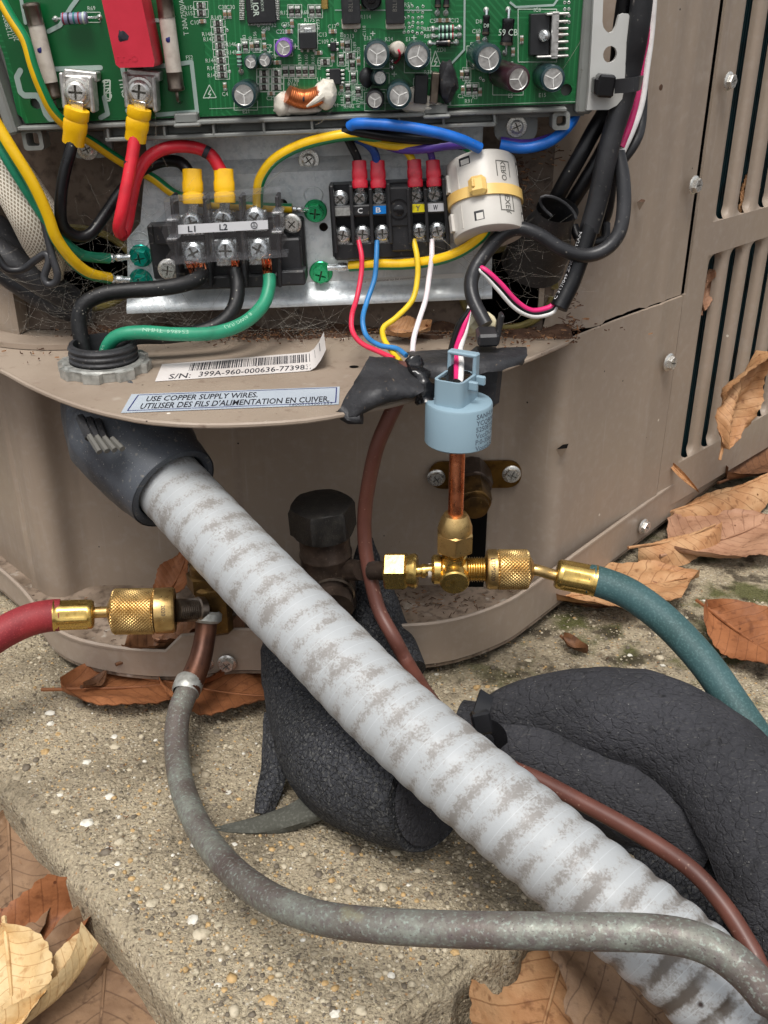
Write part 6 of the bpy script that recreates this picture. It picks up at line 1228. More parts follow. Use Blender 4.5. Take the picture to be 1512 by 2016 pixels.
nz = c0+UZ*9.0; m = MB(); m.add(lathe([(6.9, -.1), (7.9, .7), (7.9, 8.2), (6.8, 9.0)], 6, phase=.5), Matrix.Translation(nz)); m.add(lathe([(6.9, 8.4), (6.8, 11), (5.6, 14.5), (4.6, 16.2), (3.2, 16.5)], 36), Matrix.Translation(nz)); part(te, 'flare_nut', m, K['brass'])
p_n = PY(822, 1124, YT+.5); p_m = PY(757, 1124, YT+2); Mn = along(p_m, p_n, up=(0, -1, 0)); Ln = (p_n-p_m).length
m = MB(); m.add(lathe([(6.9, 0), (8.0, .8), (8.0, Ln*.64), (6.9, Ln*.72)], 6, phase=.12), Mn); m.add(lathe([(6.6, Ln*.7), (7.0, Ln*.8), (7.2, Ln*.93), (6.6, Ln), (2.6, Ln)], 36), Mn); part(te, 'flare_nut', m, K['brass_new'])
m = MB(); m.add(lathe([(2.5, 0), (2.5, 2), (3.0, 2.4), (3.0, 3.6), (2.4, 4)], 22), along(p_n-X*.5, p_n+X)); m.add(sweep([p_n, c0-X*8], 2.4, 18)); part(te, 'short_pipe', m, K['brass_new'])
m = MB(); m.add(lathe([(2.9, 0), (3.1, .6), (2.9, 2.4)], 20), along(p_n+X*4.2, p_n+X*9)); part(te, 'sealant_ring', m, K['ceram'])
ps = thing('pressure_sensor', 'pale blue pressure sensor can with potted connector on a bright copper tube', 'sensor', nz+UZ*14)
Yp2 = YT; s0_ = Vector((c0.x-.2, YT, PY(892, 870, YT).z)); s0_.y = YT; H = 17.0; RC = 12.6
m = MB(); m.add(sweep([nz+UZ*14, s0_+UZ*1], 3.05, 24, raw=True)); part(ps, 'copper_tube', m, K['copper'])
m = MB(); m.add(lathe([(3, 0), (RC-1, 0), (RC, .8), (RC, H-1.1), (RC-.35, H-.4), (RC-1.2, H), (.01, H)], 72, (False, False)), Matrix.Translation(s0_)); can = part(ps, 'can', m, K['blueplastic'])
Mk = Matrix.Translation(s0_+Vector((-1.2, 0, H))) @ Matrix.Rotation(R(-28), 4, 'Z')
m = MB(); m.add(plate(rrect(0, -1.0, 11.8, 15, 2.6, 5), [rrect(0, -1.0, 9.8, 12.8, 2, 5)], -.5, 9.6), Mk); cb = part(ps, 'connector_housing', m, K['blueplastic'])
m = MB(); 
for sx_ in (-1, 1): m.add(box(sx_*5.1, 5.6, 8, 1.5, 3.6, 17, .4), Mk)
m.add(box(0, 5.6, 16.4, 11.9, 3.8, 1.5, .5), Mk); part(ps, 'connector_arch', m, K['blueplastic'])
for y_ in (-2.2, 4.8): m = MB(); m.add(box(7.6, y_, 7.4, 3.8, 1.7, 3.6, .5), Mk); part(ps, 'locking_tab', m, K['blueplastic'])
m = MB(); m.add(grid([-4.6+i*.92 for i in range(11)], [-7.2+i*1.05 for i in range(13)], lambda x, y: (x, y, 8.9+.9*noise.noise(Vector((x*.4, y*.4, 3)))+.9*max(0, (y-1)/6)))); part(ps, 'potting', MB().add((m.v, m.f), Mk), K['potting'])
v_all = MB(); RL = ('SANHUA', 'YCQB04H09', '52508T50CM', 'Vcc:DC5V', 'P:0-35bar', 'Vout:0.5-3.5')
for i, s_ in enumerate(RL):
    v, f, w = glyphs(s_, .012); kk = 1.9/.7; zc = H-2.6-i*2.5
    v_all.add(([s0_+Vector(((RC+.04)*math.sin(R(27)+x*kk/RC), -(RC+.04)*math.cos(R(27)+x*kk/RC), zc+(y-.35)*kk)) for x, y in v], f))
part(can, 'print', v_all, K['inkgrey'])
kn0 = c0+Vector((lx(957), 0, 0))
gauge_end('green_gauge_hose', 'dark green rubber gauge hose with knurled brass coupling leaving to the right', c0+X*lx(978), c0+X*lx(1040), 8.3, c0+X*lx(957), [c0+X*lx(1038), PY(1060, 1123, YT-1), PY(1082, 1130, YT-1), PY(1100, 1134, YT-1.5)],
          (PY(1094, 1129, YT-1.5), PY(1172, 1144, YT-4)), [PY(1160, 1141, YT-3), PY(1185, 1147, YT-5), PY(1240, 1170, YT-10), PY(1310, 1222, YT-20), PY(1385, 1302, YT-34), PY(1450, 1395, YT-50), PY(1520, 1500, YT-66), PY(1570, 1590, YT-80), Vector((178, 252, 40)), Vector((225, 236, 20)), Vector((300, 240, 17)), Vector((460, 280, 17))], 'greenhose', None, 1, YT, 'LTD*2020', 6.25)
# ============================================================ small valve on the rear wall with its brass plate
rv = thing('rear_valve', 'tarnished brass valve nuts poking through a brown plate on the rear wall', 'valve', PY(930, 1000, 446))
a = PY(935, 933, 448.5); k = pxmm(a); m = MB(); m.add(plate([(x*k, y*k) for x, y in rrect(0, 0, 182, 58, 26, 5)], (), 0, 1.3), orient((0, -1, 0), a, spin=R(1))); pl_ = part(rv, 'bracket_plate', m, K['brass_plate'])
scr(rv, 'hex', 859, 940, 36, Vector((0, -1, 0)), Y=447.3, spin=.3); scr(rv, 'hex', 1007, 933, 37, Vector((0, -1, 0)), Y=447.3, spin=1)
n0 = PY(925, 930, 447); nd = Vector((.02, -1, -.18)).normalized(); m = MB(); m.add(hexcap(0, 13, 10.5, 9, 13.4, 10), along(n0, n0+nd)); part(rv, 'rear_nut', m, K['brass_dark'], angle=30)
m = MB(); m.add(hexcap(12, 26, 8.6, 7.2, 26.4, 10), along(n0, n0+nd)); m.add(lathe([(6.4, 26), (6.3, 28.6), (5.4, 29)], 30), along(n0, n0+nd)); part(rv, 'front_nut', m, K['brass_old'], angle=30)
m = MB(); m.add(box(0, 0, 0, 9, 1, 46), Matrix.Translation(PY(938, 1085, 449.2))); m.add(box(0, 0, 0, 52, 1, 5), Matrix.Translation(PY(845, 1165, 449))); part(lowp, 'dark_patch_and_shadow', m, K['black'])  # upright black patch; low black bar painted as the shadow line below the nut
# ============================================================ black tape and brown cable
tpr = thing('rubber_tape', 'crumpled black rubber tape wrapped over the shelf edge beside the sensor', 'tape', PY(800, 760, 360))
def rg_(base, amp, fr_): return lambda s, L, t: base*(1+amp*noise.noise(Vector((s*fr_, math.cos(t)*1.3, math.sin(t)*1.3))))
def sheet(quads, Ys, th=1.3):
    """quads: rows of photo points; bicubic-ish crumpled sheet"""
    rows = [crom([PY(x, y, Y) for (x, y), Y in zip(r, yy)], 3.0) for r, yy in zip(quads, Ys)]; n = max(len(r) for r in rows)
    rs_ = []
    for r in rows: rs_.append([r[int(i*(len(r)-1)/(n-1))].lerp(r[min(len(r)-1, int(i*(len(r)-1)/(n-1))+1)], (i*(len(r)-1)/(n-1)) % 1) for i in range(n)])
    cols = [crom([rs_[j][i] for j in range(len(rs_))], 3.0) for i in range(n)]; mlen = max(len(q) for q in cols); v = []
    for i in range(n):
        q = cols[i]
        for j in range(mlen):
            u = j*(len(q)-1)/(mlen-1); p = q[int(u)].lerp(q[min(len(q)-1, int(u)+1)], u % 1); w = noise.noise(p*.11)*1.4+noise.noise(p*.4)*.35
            e = .0 if 0 < i < n-1 and 0 < j < mlen-1 else 1.2*noise.noise(p*.8); v.append(p+Vector((e, -w, w*.4+e)))
    f = [(i*mlen+j, (i+1)*mlen+j, (i+1)*mlen+j+1, i*mlen+j+1) for i in range(n-1) for j in range(mlen-1)]; o = len(v)
    v2 = v+[p+Vector((0, th, -th*.3)) for p in v]; f2 = f+[(a+o, d+o, c_+o, b+o) for a, b, c_, d in f]
    bd = [j for j in range(mlen)]+[i*mlen+mlen-1 for i in range(1, n)]+[(n-1)*mlen+j for j in range(mlen-2, -1, -1)]+[i*mlen for i in range(n-2, 0, -1)]
    f2 += [(bd[i], bd[(i+1) % len(bd)], bd[(i+1) % len(bd)]+o, bd[i]+o) for i in range(len(bd))]; return v2, f2
m = MB(); m.add(sheet([[(728, 700), (790, 708), (836, 742)], [(712, 728), (775, 738), (836, 762)], [(688, 768), (748, 772), (822, 778)], [(666, 812), (700, 822), (738, 800)]], [(372, 370, 362), (362, 357, 355), (352, 347, 352), (349, 345, 350)], 1.5)); part(tpr, 'hanging_flap', m, K['tape'], angle=60)
m = MB(); m.add(sweep([PY(672, 806, 350), PY(690, 822, 348), PY(712, 822, 347)], 2.4, 12, rf=rg_(2.6, .3, .3))); part(tpr, 'curled_corner', m, K['tape'], angle=60)
m = MB(); m.add(sheet([[(800, 694), (860, 690), (940, 688), (1034, 682)], [(806, 704), (868, 702), (948, 698), (1038, 690)], [(812, 722), (875, 722), (952, 716), (1037, 703)], [(822, 742), (880, 745), (955, 736), (1030, 718)]], [(386, 384, 386, 392), (374, 372, 374, 384), (366, 363, 366, 377), (364, 361, 364, 376)], 1.6)); part(tpr, 'draped_strip', m, K['tape'], angle=60)
m = MB(); m.add(sweep([PY(812, 715, 368), PY(828, 745, 362), PY(842, 792, 358)], 3.6, 16, step=1, rf=rg_(3.8, .6, .35))); part(tpr, 'gooey_strand', m, K['blkgloss'], angle=60)
m = MB(); bx(m, 958, 755, 60, 105, 372, 388, 2, R(-3)); part(tpr, 'block', m, K['tape'])
BC = [PY(800, 712, 368), PY(790, 770, 365), PY(765, 825, 364), PY(742, 880, 366), PY(727, 945, 369), PY(718, 1010, 371), PY(719, 1075, 369), PY(730, 1140, 364), PY(746, 1200, 358), PY(775, 1255, 350), PY(806, 1312, 345), PD(858, 1392, 386), PD(930, 1462, 380), PD(1000, 1508, 373), PD(1066, 1538, 366), PD(1140, 1577, 358), PD(1220, 1620, 350), PD(1300, 1668, 342), PD(1370, 1720, 334), PD(1430, 1790, 326), PD(1480, 1870, 318), PD(1530, 1960, 310), Vector((148, 150, 34)), Vector((200, 118, 16)), Vector((300, 95, 13)), Vector((440, 95, 13))]
m = MB(); m.add(sweep(BC, 3.0, 20, step=2.5)); solo('brown_cable', m, K['brownwire'], 'reddish brown cable dropping from the tape, passing behind the conduit and along the foam', 'cable')
# ============================================================ black foam pipe insulation
def foamtube(pts, rf, n=40, step=3, amp=2.4, ex=1, ey=1):
    v, f, uv = sweep(pts, 20, n, step=step, rf=rf, ex=ex, ey=ey)
    out = []
    for p in v: q = Vector(p); w = noise.noise(q*.035)*amp+noise.noise(q*.11)*amp*.4-max(0, .25-abs(noise.noise(Vector((q.x*.045, q.y*.05, q.z*.1)))))*amp*2.2; out.append(q+Vector((w*.6, -w*.5, w*.6)))
    return out, f, uv
fo = thing('foam_insulation', 'bulky cracked black foam elbow behind the conduit with a split flap at its left', 'pipe insulation', PD(690, 1600, 385))
F1 = [PD(600, 1215, 432), PD(600, 1290, 428), PD(626, 1380, 414), PD(662, 1460, 393), PD(722, 1508, 376), PD(786, 1532, 366), PD(850, 1552, 356)]
m = MB(); m.add(foamtube(F1, lambda s, L, t: 15+9.0*min(1, s/75)**.8+(2.0*min(1, max(0, (s-60)/40)))-4*(s/L)**5, 48, amp=2.8)); part(fo, 'elbow_sleeve', m, K['foam'], angle=70)
def flap(pts, ws, th, nd, name, mt, seed=0, mat2=None):
    C = crom(pts, 2.5); fr = frames(C, nd); v = []; n = len(fr)
    for i, (p, t, a, b, s) in enumerate(fr):
        u = i/(n-1)*(len(ws)-1); w = ws[int(u)]+(ws[min(len(ws)-1, int(u)+1)]-ws[int(u)])*(u % 1)
        for j in range(9):
            q = (j/8-.5)*2; v.append(p+b*(q*w/2)+a*(-.12*w*q*q+noise.noise(p*.1+Vector((j*.3, seed, 0)))*1.2))
    o = len(v); v2 = v+[x-fr[min(i//9, n-1)][2]*th for i, x in enumerate(v)]
    f = [(i*9+j, i*9+j+1, (i+1)*9+j+1, (i+1)*9+j) for i in range(n-1) for j in range(8)]; f2 = f+[(a+o, d+o, c_+o, b_+o) for a, b_, c_, d in f]
    bd = list(range(9))+[i*9+8 for i in range(1, n)]+[(n-1)*9+j for j in range(7, -1, -1)]+[i*9 for i in range(n-2, 0, -1)]
    mi = [0]*len(f)+[1 if mat2 else 0]*len(f)+[0]*len(bd); f2 += [(bd[i], bd[i]+o, bd[(i+1) % len(bd)]+o, bd[(i+1) % len(bd)]) for i in range(len(bd))]
    m = MB(); m.add((v2, f2)); m.m = mi; part(fo, name, m, [K[mt]]+([K[mat2]] if mat2 else []), angle=60)
e0 = F1[-1]; ed = (F1[-1]-F1[-2]).normalized(); m = MB(); m.add(lathe([(20, 0), (19, .4), (.01, -.1)], 36, (False, False)), along(e0+ed*.5, e0+ed*2)); part(fo, 'dark_cut_end', m, K['foam_smooth'])
flap([PD(545, 1400, 405), PD(532, 1460, 400), PD(522, 1530, 392), PD(506, 1600, 386)], [18, 12, 9, 5], 5, Vector((-.6, -.8, .2)), 'split_flap', 'foam', 1)
flap([PD(640, 1570, 378), PD(570, 1602, 378), PD(500, 1622, 379), PD(415, 1634, 381)], [11, 9, 6, 1.5], 4.0, Vector((0, -.35, 1)), 'curled_flap', 'foam_in', 2, 'foam')
fv = thing('foam_insulation', 'narrow black foam sleeve rising behind the brown cable to the dark valve', 'pipe insulation', PY(750, 1290, 385))
m = MB(); m.add(foamtube([PY(722, 1060, 398), PY(724, 1130, 395), PY(735, 1190, 390), PY(762, 1262, 380), PY(790, 1330, 366)], lambda s, L, t: 3+9.5*min(1, s/30), 28, amp=1.6)); part(fv, 'sleeve', m, K['foam'], angle=70)
fr2 = thing('foam_insulation', 'long black foam covered pipe at the right with a lapped seam', 'pipe insulation', PD(1250, 1600, 370))
FB = [PD(905, 1440, 402), PD(985, 1462, 396), PD(1080, 1490, 390), (PD(1180, 1530, 384)), PD(1280, 1578, 377), PD(1370, 1620, 370), PD(1430, 1660, 364)]
m = MB(); m.add(foamtube(FB, lambda s, L, t: 13+5.5*min(1, s/70), 36, amp=2.2)); part(fr2, 'inner_sleeve', m, K['foam_smooth'], angle=70)
FA = [PD(945, 1428, 398), PD(1010, 1405, 396), PD(1100, 1400, 392), PD(1200, 1412, 386), PD(1300, 1440, 380), PD(1400, 1505, 368), PD(1475, 1600, 354), PD(1530, 1720, 342), PD(1590, 1850, 334), Vector((172, 196, 36)), Vector((230, 165, 34)), Vector((340, 150, 34)), Vector((480, 150, 34))]
# lapped outer wrap: only the upper half shell, with thickness
C = crom(FA, 3); frm = frames(C, Vector((.1, -.55, .83))); v = []; NA = 26; n = len(frm); Lq = frm[-1][4]
for i, (p, t, a, b, s) in enumerate(frm):
    u = min(1, s/250); r = 6.0+14.5*min(1, (s/60))**.7+2*u; a0, a1 = R(-70-40*min(u, .5)), R(128-60*min(u, .5))
    for th_ in (0, 1):
        for j in range(NA):
            an = a0+(a1-a0)*j/(NA-1); an = -an; q = p+a*((r-3.8*th_)*math.cos(an))+b*((r-3.8*th_)*math.sin(an)); w = noise.noise(q*.03)*3.2+noise.noise(q*.1)*1.5+(1-abs(noise.noise(Vector((q.x*.05, q.y*.05, q.z*.16))))*5)*.5+(noise.noise(q*.5)*1.2 if j in (0, NA-1) else 0); v.append(q+Vector((w*.4, -w*.6, w*.7)))
f = []; wd_ = 2*NA
for i in range(n-1):
    for j in range(NA-1): f.append((i*wd_+j, i*wd_+j+1, (i+1)*wd_+j+1, (i+1)*wd_+j)); k = NA; f.append((i*wd_+k+j, (i+1)*wd_+k+j, (i+1)*wd_+k+j+1, i*wd_+k+j+1))
    for j in (0, NA-1): f.append((i*wd_+j, (i+1)*wd_+j, (i+1)*wd_+NA+j, i*wd_+NA+j))
for i in (0, n-1):
    for j in range(NA-1): f.append((i*wd_+j, i*wd_+j+1, i*wd_+NA+j+1, i*wd_+NA+j))
m = MB(); m.add((v, f)); part(fr2, 'outer_wrap', m, K['foam_smooth'], angle=60)
fl_ = thing('foam_insulation', 'lower mossy dark foam length hanging off the corner of the concrete', 'pipe insulation', PD(1370, 1820, 340))
m = MB(); m.add(foamtube([PD(1290, 1640, 384), PD(1350, 1730, 372), PD(1400, 1800, 360), PD(1450, 1880, 348), PD(1530, 1960, 336)], lambda s, L, t: 20, 30, amp=3)); part(fl_, 'sleeve', m, K['foam'], angle=70)
zt_ = thing('cable_tie', 'black cable tie tail sticking up from the foam at the edge of the conduit', 'cable tie', PD(950, 1440, 380))
m = MB(); m.add(box(0, 0, 0, 7, 8, 7, .8), orient((0, -1, .5), PD(948, 1422, 366), spin=R(12))); part(zt_, 'head', m, K['blkgloss']); m = MB(); m.add(strip([PD(945, 1410, 368), PD(952, 1385, 369), PD(958, 1366, 372)], 5.6, 1.2, Vector((0, -1, .3)), 2)); part(zt_, 'tail', m, K['blkgloss'])
m = MB(); m.add(strip([PD(948, 1425, 368), PD(970, 1432, 372), PD(985, 1450, 378), PD(985, 1480, 384)], 5, 1.2, Vector((.3, -1, .3)), 2)); part(zt_, 'strap', m, K['blkgloss'])
# ============================================================ DEAD LEAVES, litter and cobwebs
def leaf_geo(L, Wd, curl=.3, roll=.3, wav=.08, shape=0, seed=0, nx=34, ny=10, tear=.0):
    rnd = random.Random(seed); v = []; f = []; uv = []; NY = 2*ny+1
    for i in range(nx+1):
        u = i/nx; w = math.sin(math.pi*min(1, u**.8))**.75*(1-.25*u)*Wd/2+.15
        tooth = 1+.07*abs(((u*11) % 1)-.5)*2*(1 if 0 < i < nx else 0)+tear*noise.noise(Vector((u*6, seed, 0)))
        for j in range(NY):
            q = (j-ny)/ny; side = 1 if q >= 0 else -1
            x = (u-.5)*L+abs(q)*w*.35*(1-u); y = q*w*(tooth if abs(q) > .8 else 1)*(1+tear*.5*noise.noise(Vector((u*5, side*3+seed, 1))))
            z = curl*L*((u-.5)**2)*1.6+roll*Wd*(q*q)*.6-.0
            ph = ((u-abs(q)*.16)*11) % 1; z += wav*Wd*.12*(abs(ph-.5)*2)*min(1, abs(q)*3)+wav*Wd*.9*noise.noise(Vector((u*2.6+seed*1.7, q*1.6, seed)))*(.4+abs(q))
            if abs(q) < .08: z -= .4
            v.append((x, y, z)); uv.append((u, q))
    F_ = [(i*NY+j, (i+1)*NY+j, (i+1)*NY+j+1, i*NY+j+1) for i in range(nx) for j in range(NY-1)]
    return v, F_, uv
def leaf(label, px, py, z, L, Wd, yaw, mt, pitch=0, roll_=0, curl=.25, roll=.2, wav=.1, seed=0, tear=.0, t=None, group='fallen leaves round the unit'):
    """px, py: where the leaf's middle shows in the photograph; z its height; yaw: direction of its tip seen from above"""
    p = PD(px, py, t) if t else PZ(px, py, z)
    if not t: pass
    v, f, uv = leaf_geo(L, Wd, curl, roll, wav, 0, seed, tear=tear)
    M_ = Matrix.Translation(p) @ Matrix.Rotation(R(yaw), 4, 'Z') @ Matrix.Rotation(R(-pitch), 4, 'Y') @ Matrix.Rotation(R(roll_), 4, 'X')
    o = len(v); V2 = [M_ @ Vector(q) for q in v]+[M_ @ (Vector(q)-Vector((0, 0, .35))) for q in v]
    F2_ = f+[(a+o, d+o, c_+o, b+o) for a, b, c_, d in f]; U = [[uv[k] for k in ff] for ff in f]*2
    U = [[uv[k] for k in ff] for ff in f]+[[uv[k-o] for k in ff] for ff in F2_[len(f):]]
    m = MB(); m.add((V2, F2_, U)); th = thing('dead_leaf', label, 'leaf', p, group); part(th, 'blade', m, K[mt], angle=80)
    C = [M_ @ Vector((-L*.5-L*.12, 0, curl*L*.45+.5)), M_ @ Vector((-L*.5, 0, curl*L*.4)), M_ @ Vector((0, 0, -.4)), M_ @ Vector((L*.42, 0, curl*L*.3))]
    m = MB(); m.add(sweep(C, .7, 6, step=4, rf=lambda s, Lx, t_: .9-.6*s/Lx)); part(th, 'stalk', m, K[mt])
PT = ZP
leaf('rust brown leaf sticking out from under the pan rim, left of the copper tube', 285, 1350, PT+3, 72, 46, 8, 'leaf_orange', pitch=0, roll_=-4, curl=.06, roll=.1, seed=1)
leaf('rust brown leaf under the pan rim between the copper tube and the foam', 445, 1362, PT+3, 64, 50, -12, 'leaf_orange', roll_=-6, curl=.05, roll=.12, seed=2)
leaf('small dark curled leaf fragment at the tip of the rust leaf under the rim', 190, 1345, PT+5, 14, 8, 60, 'leaf_brown', curl=.5, seed=3)
leaf('orange leaf scrap standing behind the left brass valve', 348, 1140, ZF+18, 30, 20, 60, 'leaf_orange', pitch=35, curl=.3, roll=.3, seed=4, wav=.2)
leaf('dark reddish leaf crumpled in the base pan below the left valve', 345, 1262, ZF+8, 46, 26, 35, 'leaf_brown', pitch=12, curl=.2, roll=.5, seed=5, wav=.3)
leaf('pink brown leaf lying in the base pan behind the small valve', 395, 1255, ZF+7, 42, 26, 10, 'leaf_pink', pitch=8, curl=.1, roll=.4, seed=6, wav=.3)
leaf('pale pinkish leaf half hidden under the green hose ferrule', 1225, 1160, PT+7, 88, 56, 15, 'leaf_tan', roll_=-3, curl=.05, roll=.12, seed=7, tear=.25)
leaf('pale pink leaf with a ragged edge below the right rim', 1180, 1170, PT+3, 60, 30, 5, 'leaf_pink', curl=.08, roll=.15, seed=8)
leaf('curled tan leaf lying on top of the pink brown leaf right of the unit', 1340, 1060, PT+12, 55, 20, 22, 'leaf_tan', pitch=5, curl=.15, roll=-.9, seed=9, wav=.25)
leaf('large mottled pink brown leaf right of the unit', 1430, 1058, PT+5, 82, 70, 30, 'leaf_pink', curl=.05, roll=.08, seed=10, tear=.25)
leaf('long rolled tan leaf leaning against the rim at the right edge', 1440, 965, PT+14, 95, 34, 28, 'leaf_tan', pitch=6, curl=.05, roll=-.8, seed=11, wav=.2)
leaf('dark tan leaf behind the rolled one at the right edge', 1500, 920, PT+10, 80, 40, 40, 'leaf_brown', curl=.1, roll=.3, seed=12)
leaf('bright rust leaf at the right edge above the green hose', 1492, 1270, PT+8, 62, 38, -60, 'leaf_orange', roll_=18, curl=.15, roll=.25, seed=13)
leaf('small curled brown leaf alone on the mossy concrete', 1132, 1276, PT+3, 15, 8, -50, 'leaf_brown', curl=.3, roll=.6, seed=14)
leaf('small tan leaf under the tip of the pale pink leaf', 1330, 1140, PT+4, 20, 10, 20, 'leaf_orange', curl=.2, roll=.3, seed=15)
leaf('pale straw leaf at the right edge beside the foam', 1515, 1570, PT+2, 50, 30, 80, 'leaf_cream', roll_=30, curl=.1, seed=16)
leaf('brown leaf hidden between the foam and the conduit', 1232, 1668, 22, 60, 34, 60, 'leaf_brown', roll_=-10, curl=.1, seed=17)
SG_ = 14
leaf('wide pinkish leaf under the left corner of the concrete', 22, 1770, SG_+14, 78, 44, -72, 'leaf_grey', pitch=-6, roll_=14, curl=.06, roll=.12, seed=20)
leaf('orange brown leaf wedged against the left side of the concrete', 70, 1868, SG_+12, 64, 38, 35, 'leaf_orange', pitch=10, roll_=12, curl=.12, roll=.2, seed=21, wav=.3, tear=.3)
leaf('straw yellow ribbed leaf in the lower left corner', 22, 1965, SG_+28, 50, 34, -70, 'leaf_cream', roll_=12, curl=.15, roll=.3, seed=22)
leaf('folded straw coloured leaf edge beside the ribbed one', 112, 1962, SG_+28, 38, 14, 48, 'leaf_cream', roll_=-30, pitch=14, curl=.25, roll=.9, seed=23, wav=.2)
leaf('flat brown spotted leaf at the bottom left edge', 200, 1990, SG_+16, 92, 58, -80, 'leaf_grey', roll_=-4, curl=.04, roll=.08, seed=24)
leaf('dark brown leaf deep in the gap under the concrete', 178, 1915, SG_+6, 62, 40, 10, 'leaf_brown', curl=.1, seed=25)
leaf('dark brown leaf under the straw leaf at the bottom left', 60, 2010, SG_+6, 80, 50, -30, 'leaf_brown', curl=.1, seed=26)
leaf('broad tan leaf with strong veins below the copper tube', 1085, 1965, SG_+18, 88, 66, -112, 'leaf_tan', roll_=-6, pitch=-8, curl=.08, roll=.14, seed=27, tear=.2)
leaf('greyish brown torn leaf beside the lower end of the conduit', 1255, 1962, SG_+26, 84, 50, -62, 'leaf_grey', roll_=4, curl=.08, roll=.15, seed=28, wav=.3, tear=.5)
leaf('dark leaf below the conduit at the bottom edge', 1180, 1920, SG_+4, 80, 50, 20, 'leaf_brown', curl=.1, seed=29)
leaf('orange leaf peeping out beyond the copper tube at the lower right', 1500, 1815, 24, 44, 30, 60, 'leaf_orange', roll_=10, curl=.1, seed=30)
leaf('dark brown leaf on the soil right of the concrete corner', 1440, 1720, 20, 80, 50, -20, 'leaf_brown', curl=.1, seed=31)
# leaves in the louvres
leaf('tan leaf standing upright against the louvre slats', 1448, 785, 0, 56, 26, 50, 'leaf_tan', pitch=62, roll_=66, curl=.12, roll=.35, seed=33, t=560, wav=.45, tear=.3)
def tin(px, py, d): return (PP(px, py, o45-n45*d, n45)-CAM).dot(Vector((0, cT, -sT)))
leaf('dry leaf sliver caught in the second upper slot', 1466, 380, 0, 26, 12, 45, 'leaf_tan', pitch=80, roll_=70, curl=.1, seed=35, t=tin(1466, 380, 7), wav=.5, tear=.5)
leaf('dry leaf sliver caught in the first lower slot', 1388, 570, 0, 22, 10, 45, 'leaf_pink', pitch=80, roll_=70, curl=.1, seed=36, t=tin(1388, 570, 7), wav=.5, tear=.5)
leaf('thin twisted leaf stalk lying over the pan rim', 1346, 940, 0, 30, 3.6, -66, 'leaf_tan', pitch=-14, roll_=40, curl=.1, roll=.9, seed=37, t=tin(1346, 940, -9))
leaf('small crisp tan leaf on the shelf behind the thin wires', 803, 655, ZS+4, 20, 12, 12, 'leaf_tan', roll_=30, curl=.12, roll=.5, seed=38, wav=.25)
leaf('tiny reddish brown leaf on the shelf right of the green wire', 612, 637, ZS+2, 9, 4, 10, 'leaf_brown', curl=.1, seed=39)
# leaf litter on the soil: nobody could count it
mb = MB(); rnd = random.Random(11)
for i in range(420):
    p = PZ(rnd.uniform(-500, 2000), rnd.uniform(1500, 2400), 9) if i % 2 else Vector((rnd.uniform(90, 420), rnd.uniform(150, 700), 9))
    if on_pad(Vector((p.x, p.y, 0)), -12): continue
    v, f, uv = leaf_geo(rnd.uniform(35, 75), rnd.uniform(20, 42), rnd.uniform(0, .2), rnd.uniform(0, .5), .2, 0, i, 10, 3)
    M_ = Matrix.Translation(p+Vector((0, 0, rnd.uniform(0, 6)))) @ Matrix.Rotation(rnd.uniform(0, 6.3), 4, 'Z') @ Matrix.Rotation(rnd.uniform(-.3, .3), 4, 'X'); mb.add(([M_ @ Vector(q) for q in v], f, [[uv[k] for k in ff] for ff in f]), None, i % 4)
struct('leaf_litter', mb, [K['leaf_brown'], K['leaf_tan'], K['leaf_pink'], K['leaf_grey']], 'stuff', 80)
# needles, bark crumbs and dirt
def crumbs(name, spots, seed, L=(2, 7), r=.35, web=False):
    rnd = random.Random(seed); mb = MB()
    for (px, py, sx, sy, n, fn) in spots:
        for _ in range(n):
            p = fn(rnd.gauss(px, sx), rnd.gauss(py, sy)); l = rnd.uniform(*L); d = Vector((rnd.uniform(-1, 1), rnd.uniform(-1, 1), rnd.uniform(-.25, .35))).normalized()*l
            a = p-d/2+Vector((0, 0, .5)); b = p+d/2+Vector((0, 0, .5)); w = Vector((-d.y, d.x, 0)).normalized()*rnd.uniform(.2, 1)*r; h = Vector((0, 0, r))
            mb.add(([a-w, a+w, b+w*.5, b-w*.5, a+h, b+h], [(0, 1, 2, 3), (0, 4, 5, 3), (1, 2, 5, 4), (0, 1, 4), (3, 5, 2)]), None, rnd.randrange(3))
    return struct(name, mb, [K['litter'], K['leaf_brown'], K['leaf_tan']], 'stuff')
Zs = lambda x, y: PZ(x, max(y, 652), ZS+.4) if not (x > 1050 and y < 660-(x-1130)*.37) else PZ(min(x, 1140), 668, ZS+.4)
crumbs('shelf_debris', [(620, 648, 190, 7, 800, Zs), (420, 662, 120, 7, 500, Zs), (860, 650, 110, 8, 450, Zs), (1070, 640, 45, 12, 240, lambda x, y: PZ(x, max(y, 640), ZS+.6)), (1020, 672, 60, 12, 90, Zs), (70, 690, 90, 12, 40, Zs)], 4, (.4, 2.0), .5)
crumbs('bark_debris', [(1032, 355, 9, 34, 90, lambda x, y: PY(x, y, 440)), (1130, 590, 8, 30, 40, lambda x, y: PY(x, y, 436)), (1125, 640, 12, 8, 40, lambda x, y: PY(x, y, 436)), (1075, 300, 22, 14, 40, lambda x, y: PY(x, y, 447))], 6, (.8, 3.6), .4)
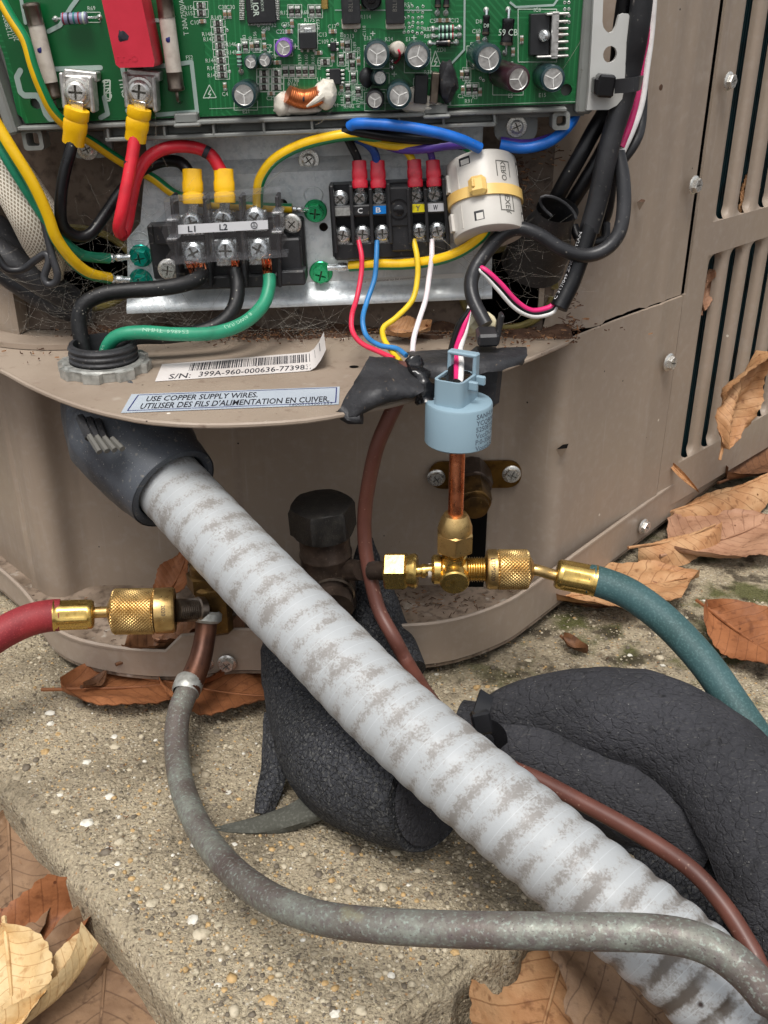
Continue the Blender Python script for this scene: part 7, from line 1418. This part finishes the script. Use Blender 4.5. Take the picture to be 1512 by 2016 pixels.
crumbs('pan_debris', [(800, 1180, 90, 14, 160, lambda x, y: PZ(x, y, ZF+.3)), (330, 1240, 60, 10, 90, lambda x, y: PZ(x, y, ZF+.3)), (650, 1190, 200, 12, 120, lambda x, y: PZ(x, y, ZF+.3))], 8, (.6, 3), .3)
crumbs('pad_crumbs', [(1200, 1300, 140, 50, 90, lambda x, y: PZ(x, y, ZP+.6)), (300, 1600, 200, 140, 60, lambda x, y: PZ(x, y, ZP+.6))], 9, (.8, 2.5), .25)
# drift of dirt against the back of the shelf
def drift(y, x):
    h = max(0, noise.noise(Vector((x*.07, y*.09, 2)))+.42)*max(0, (y-433)/16)*5.5+noise.noise(Vector((x, y, 0))*.8)*.5; return (x, y, ZS-.6+h)
m = MB(); m.add(grid([-140+i*1.0 for i in range(225)], [432+i*.85 for i in range(21)], lambda x, y: drift(y, x))); struct('dirt_drift', m, K['litter'], 'stuff', 70)
# cobwebs
mb = MB(); rnd = random.Random(21)
def thread(a, b, sag, r=.07):
    md = (a+b)/2+Vector((rnd.uniform(-2, 2), rnd.uniform(-2, 2), -sag)); mb.add(sweep([a, md, b], r, 3, step=max(2, (b-a).length/6), cap=False))
def webs(cx, cy, Y, sx, sy, n, r=.07):
    for _ in range(n):
        a = PY(rnd.gauss(cx, sx), rnd.gauss(cy, sy), Y+rnd.uniform(-12, 8)); b = a+Vector((rnd.gauss(0, 12), rnd.uniform(-5, 5), rnd.gauss(0, 9))); thread(a, b, rnd.uniform(0, 4), r)
webs(230, 610, 425, 90, 30, 150, .035); webs(520, 648, 425, 170, 10, 130, .035); webs(240, 430, 430, 50, 60, 45, .05); webs(1010, 510, 430, 40, 30, 70, .045); webs(1030, 420, 440, 14, 60, 30, .06); webs(100, 560, 430, 60, 40, 60, .05)
for a, b in (((305, 215, 418), (330, 330, 425)), ((308, 240, 418), (300, 330, 425)), ((620, 245, 415), (655, 215, 420)), ((560, 330, 420), (470, 400, 428)), ((870, 470, 420), (930, 520, 415)), ((985, 640, 400), (1040, 590, 420)), ((1150, 70, 415), (1090, 160, 420))): thread(PY(*a), PY(*b), 2, .09)
struct('cobwebs', mb, K['web'], 'stuff')
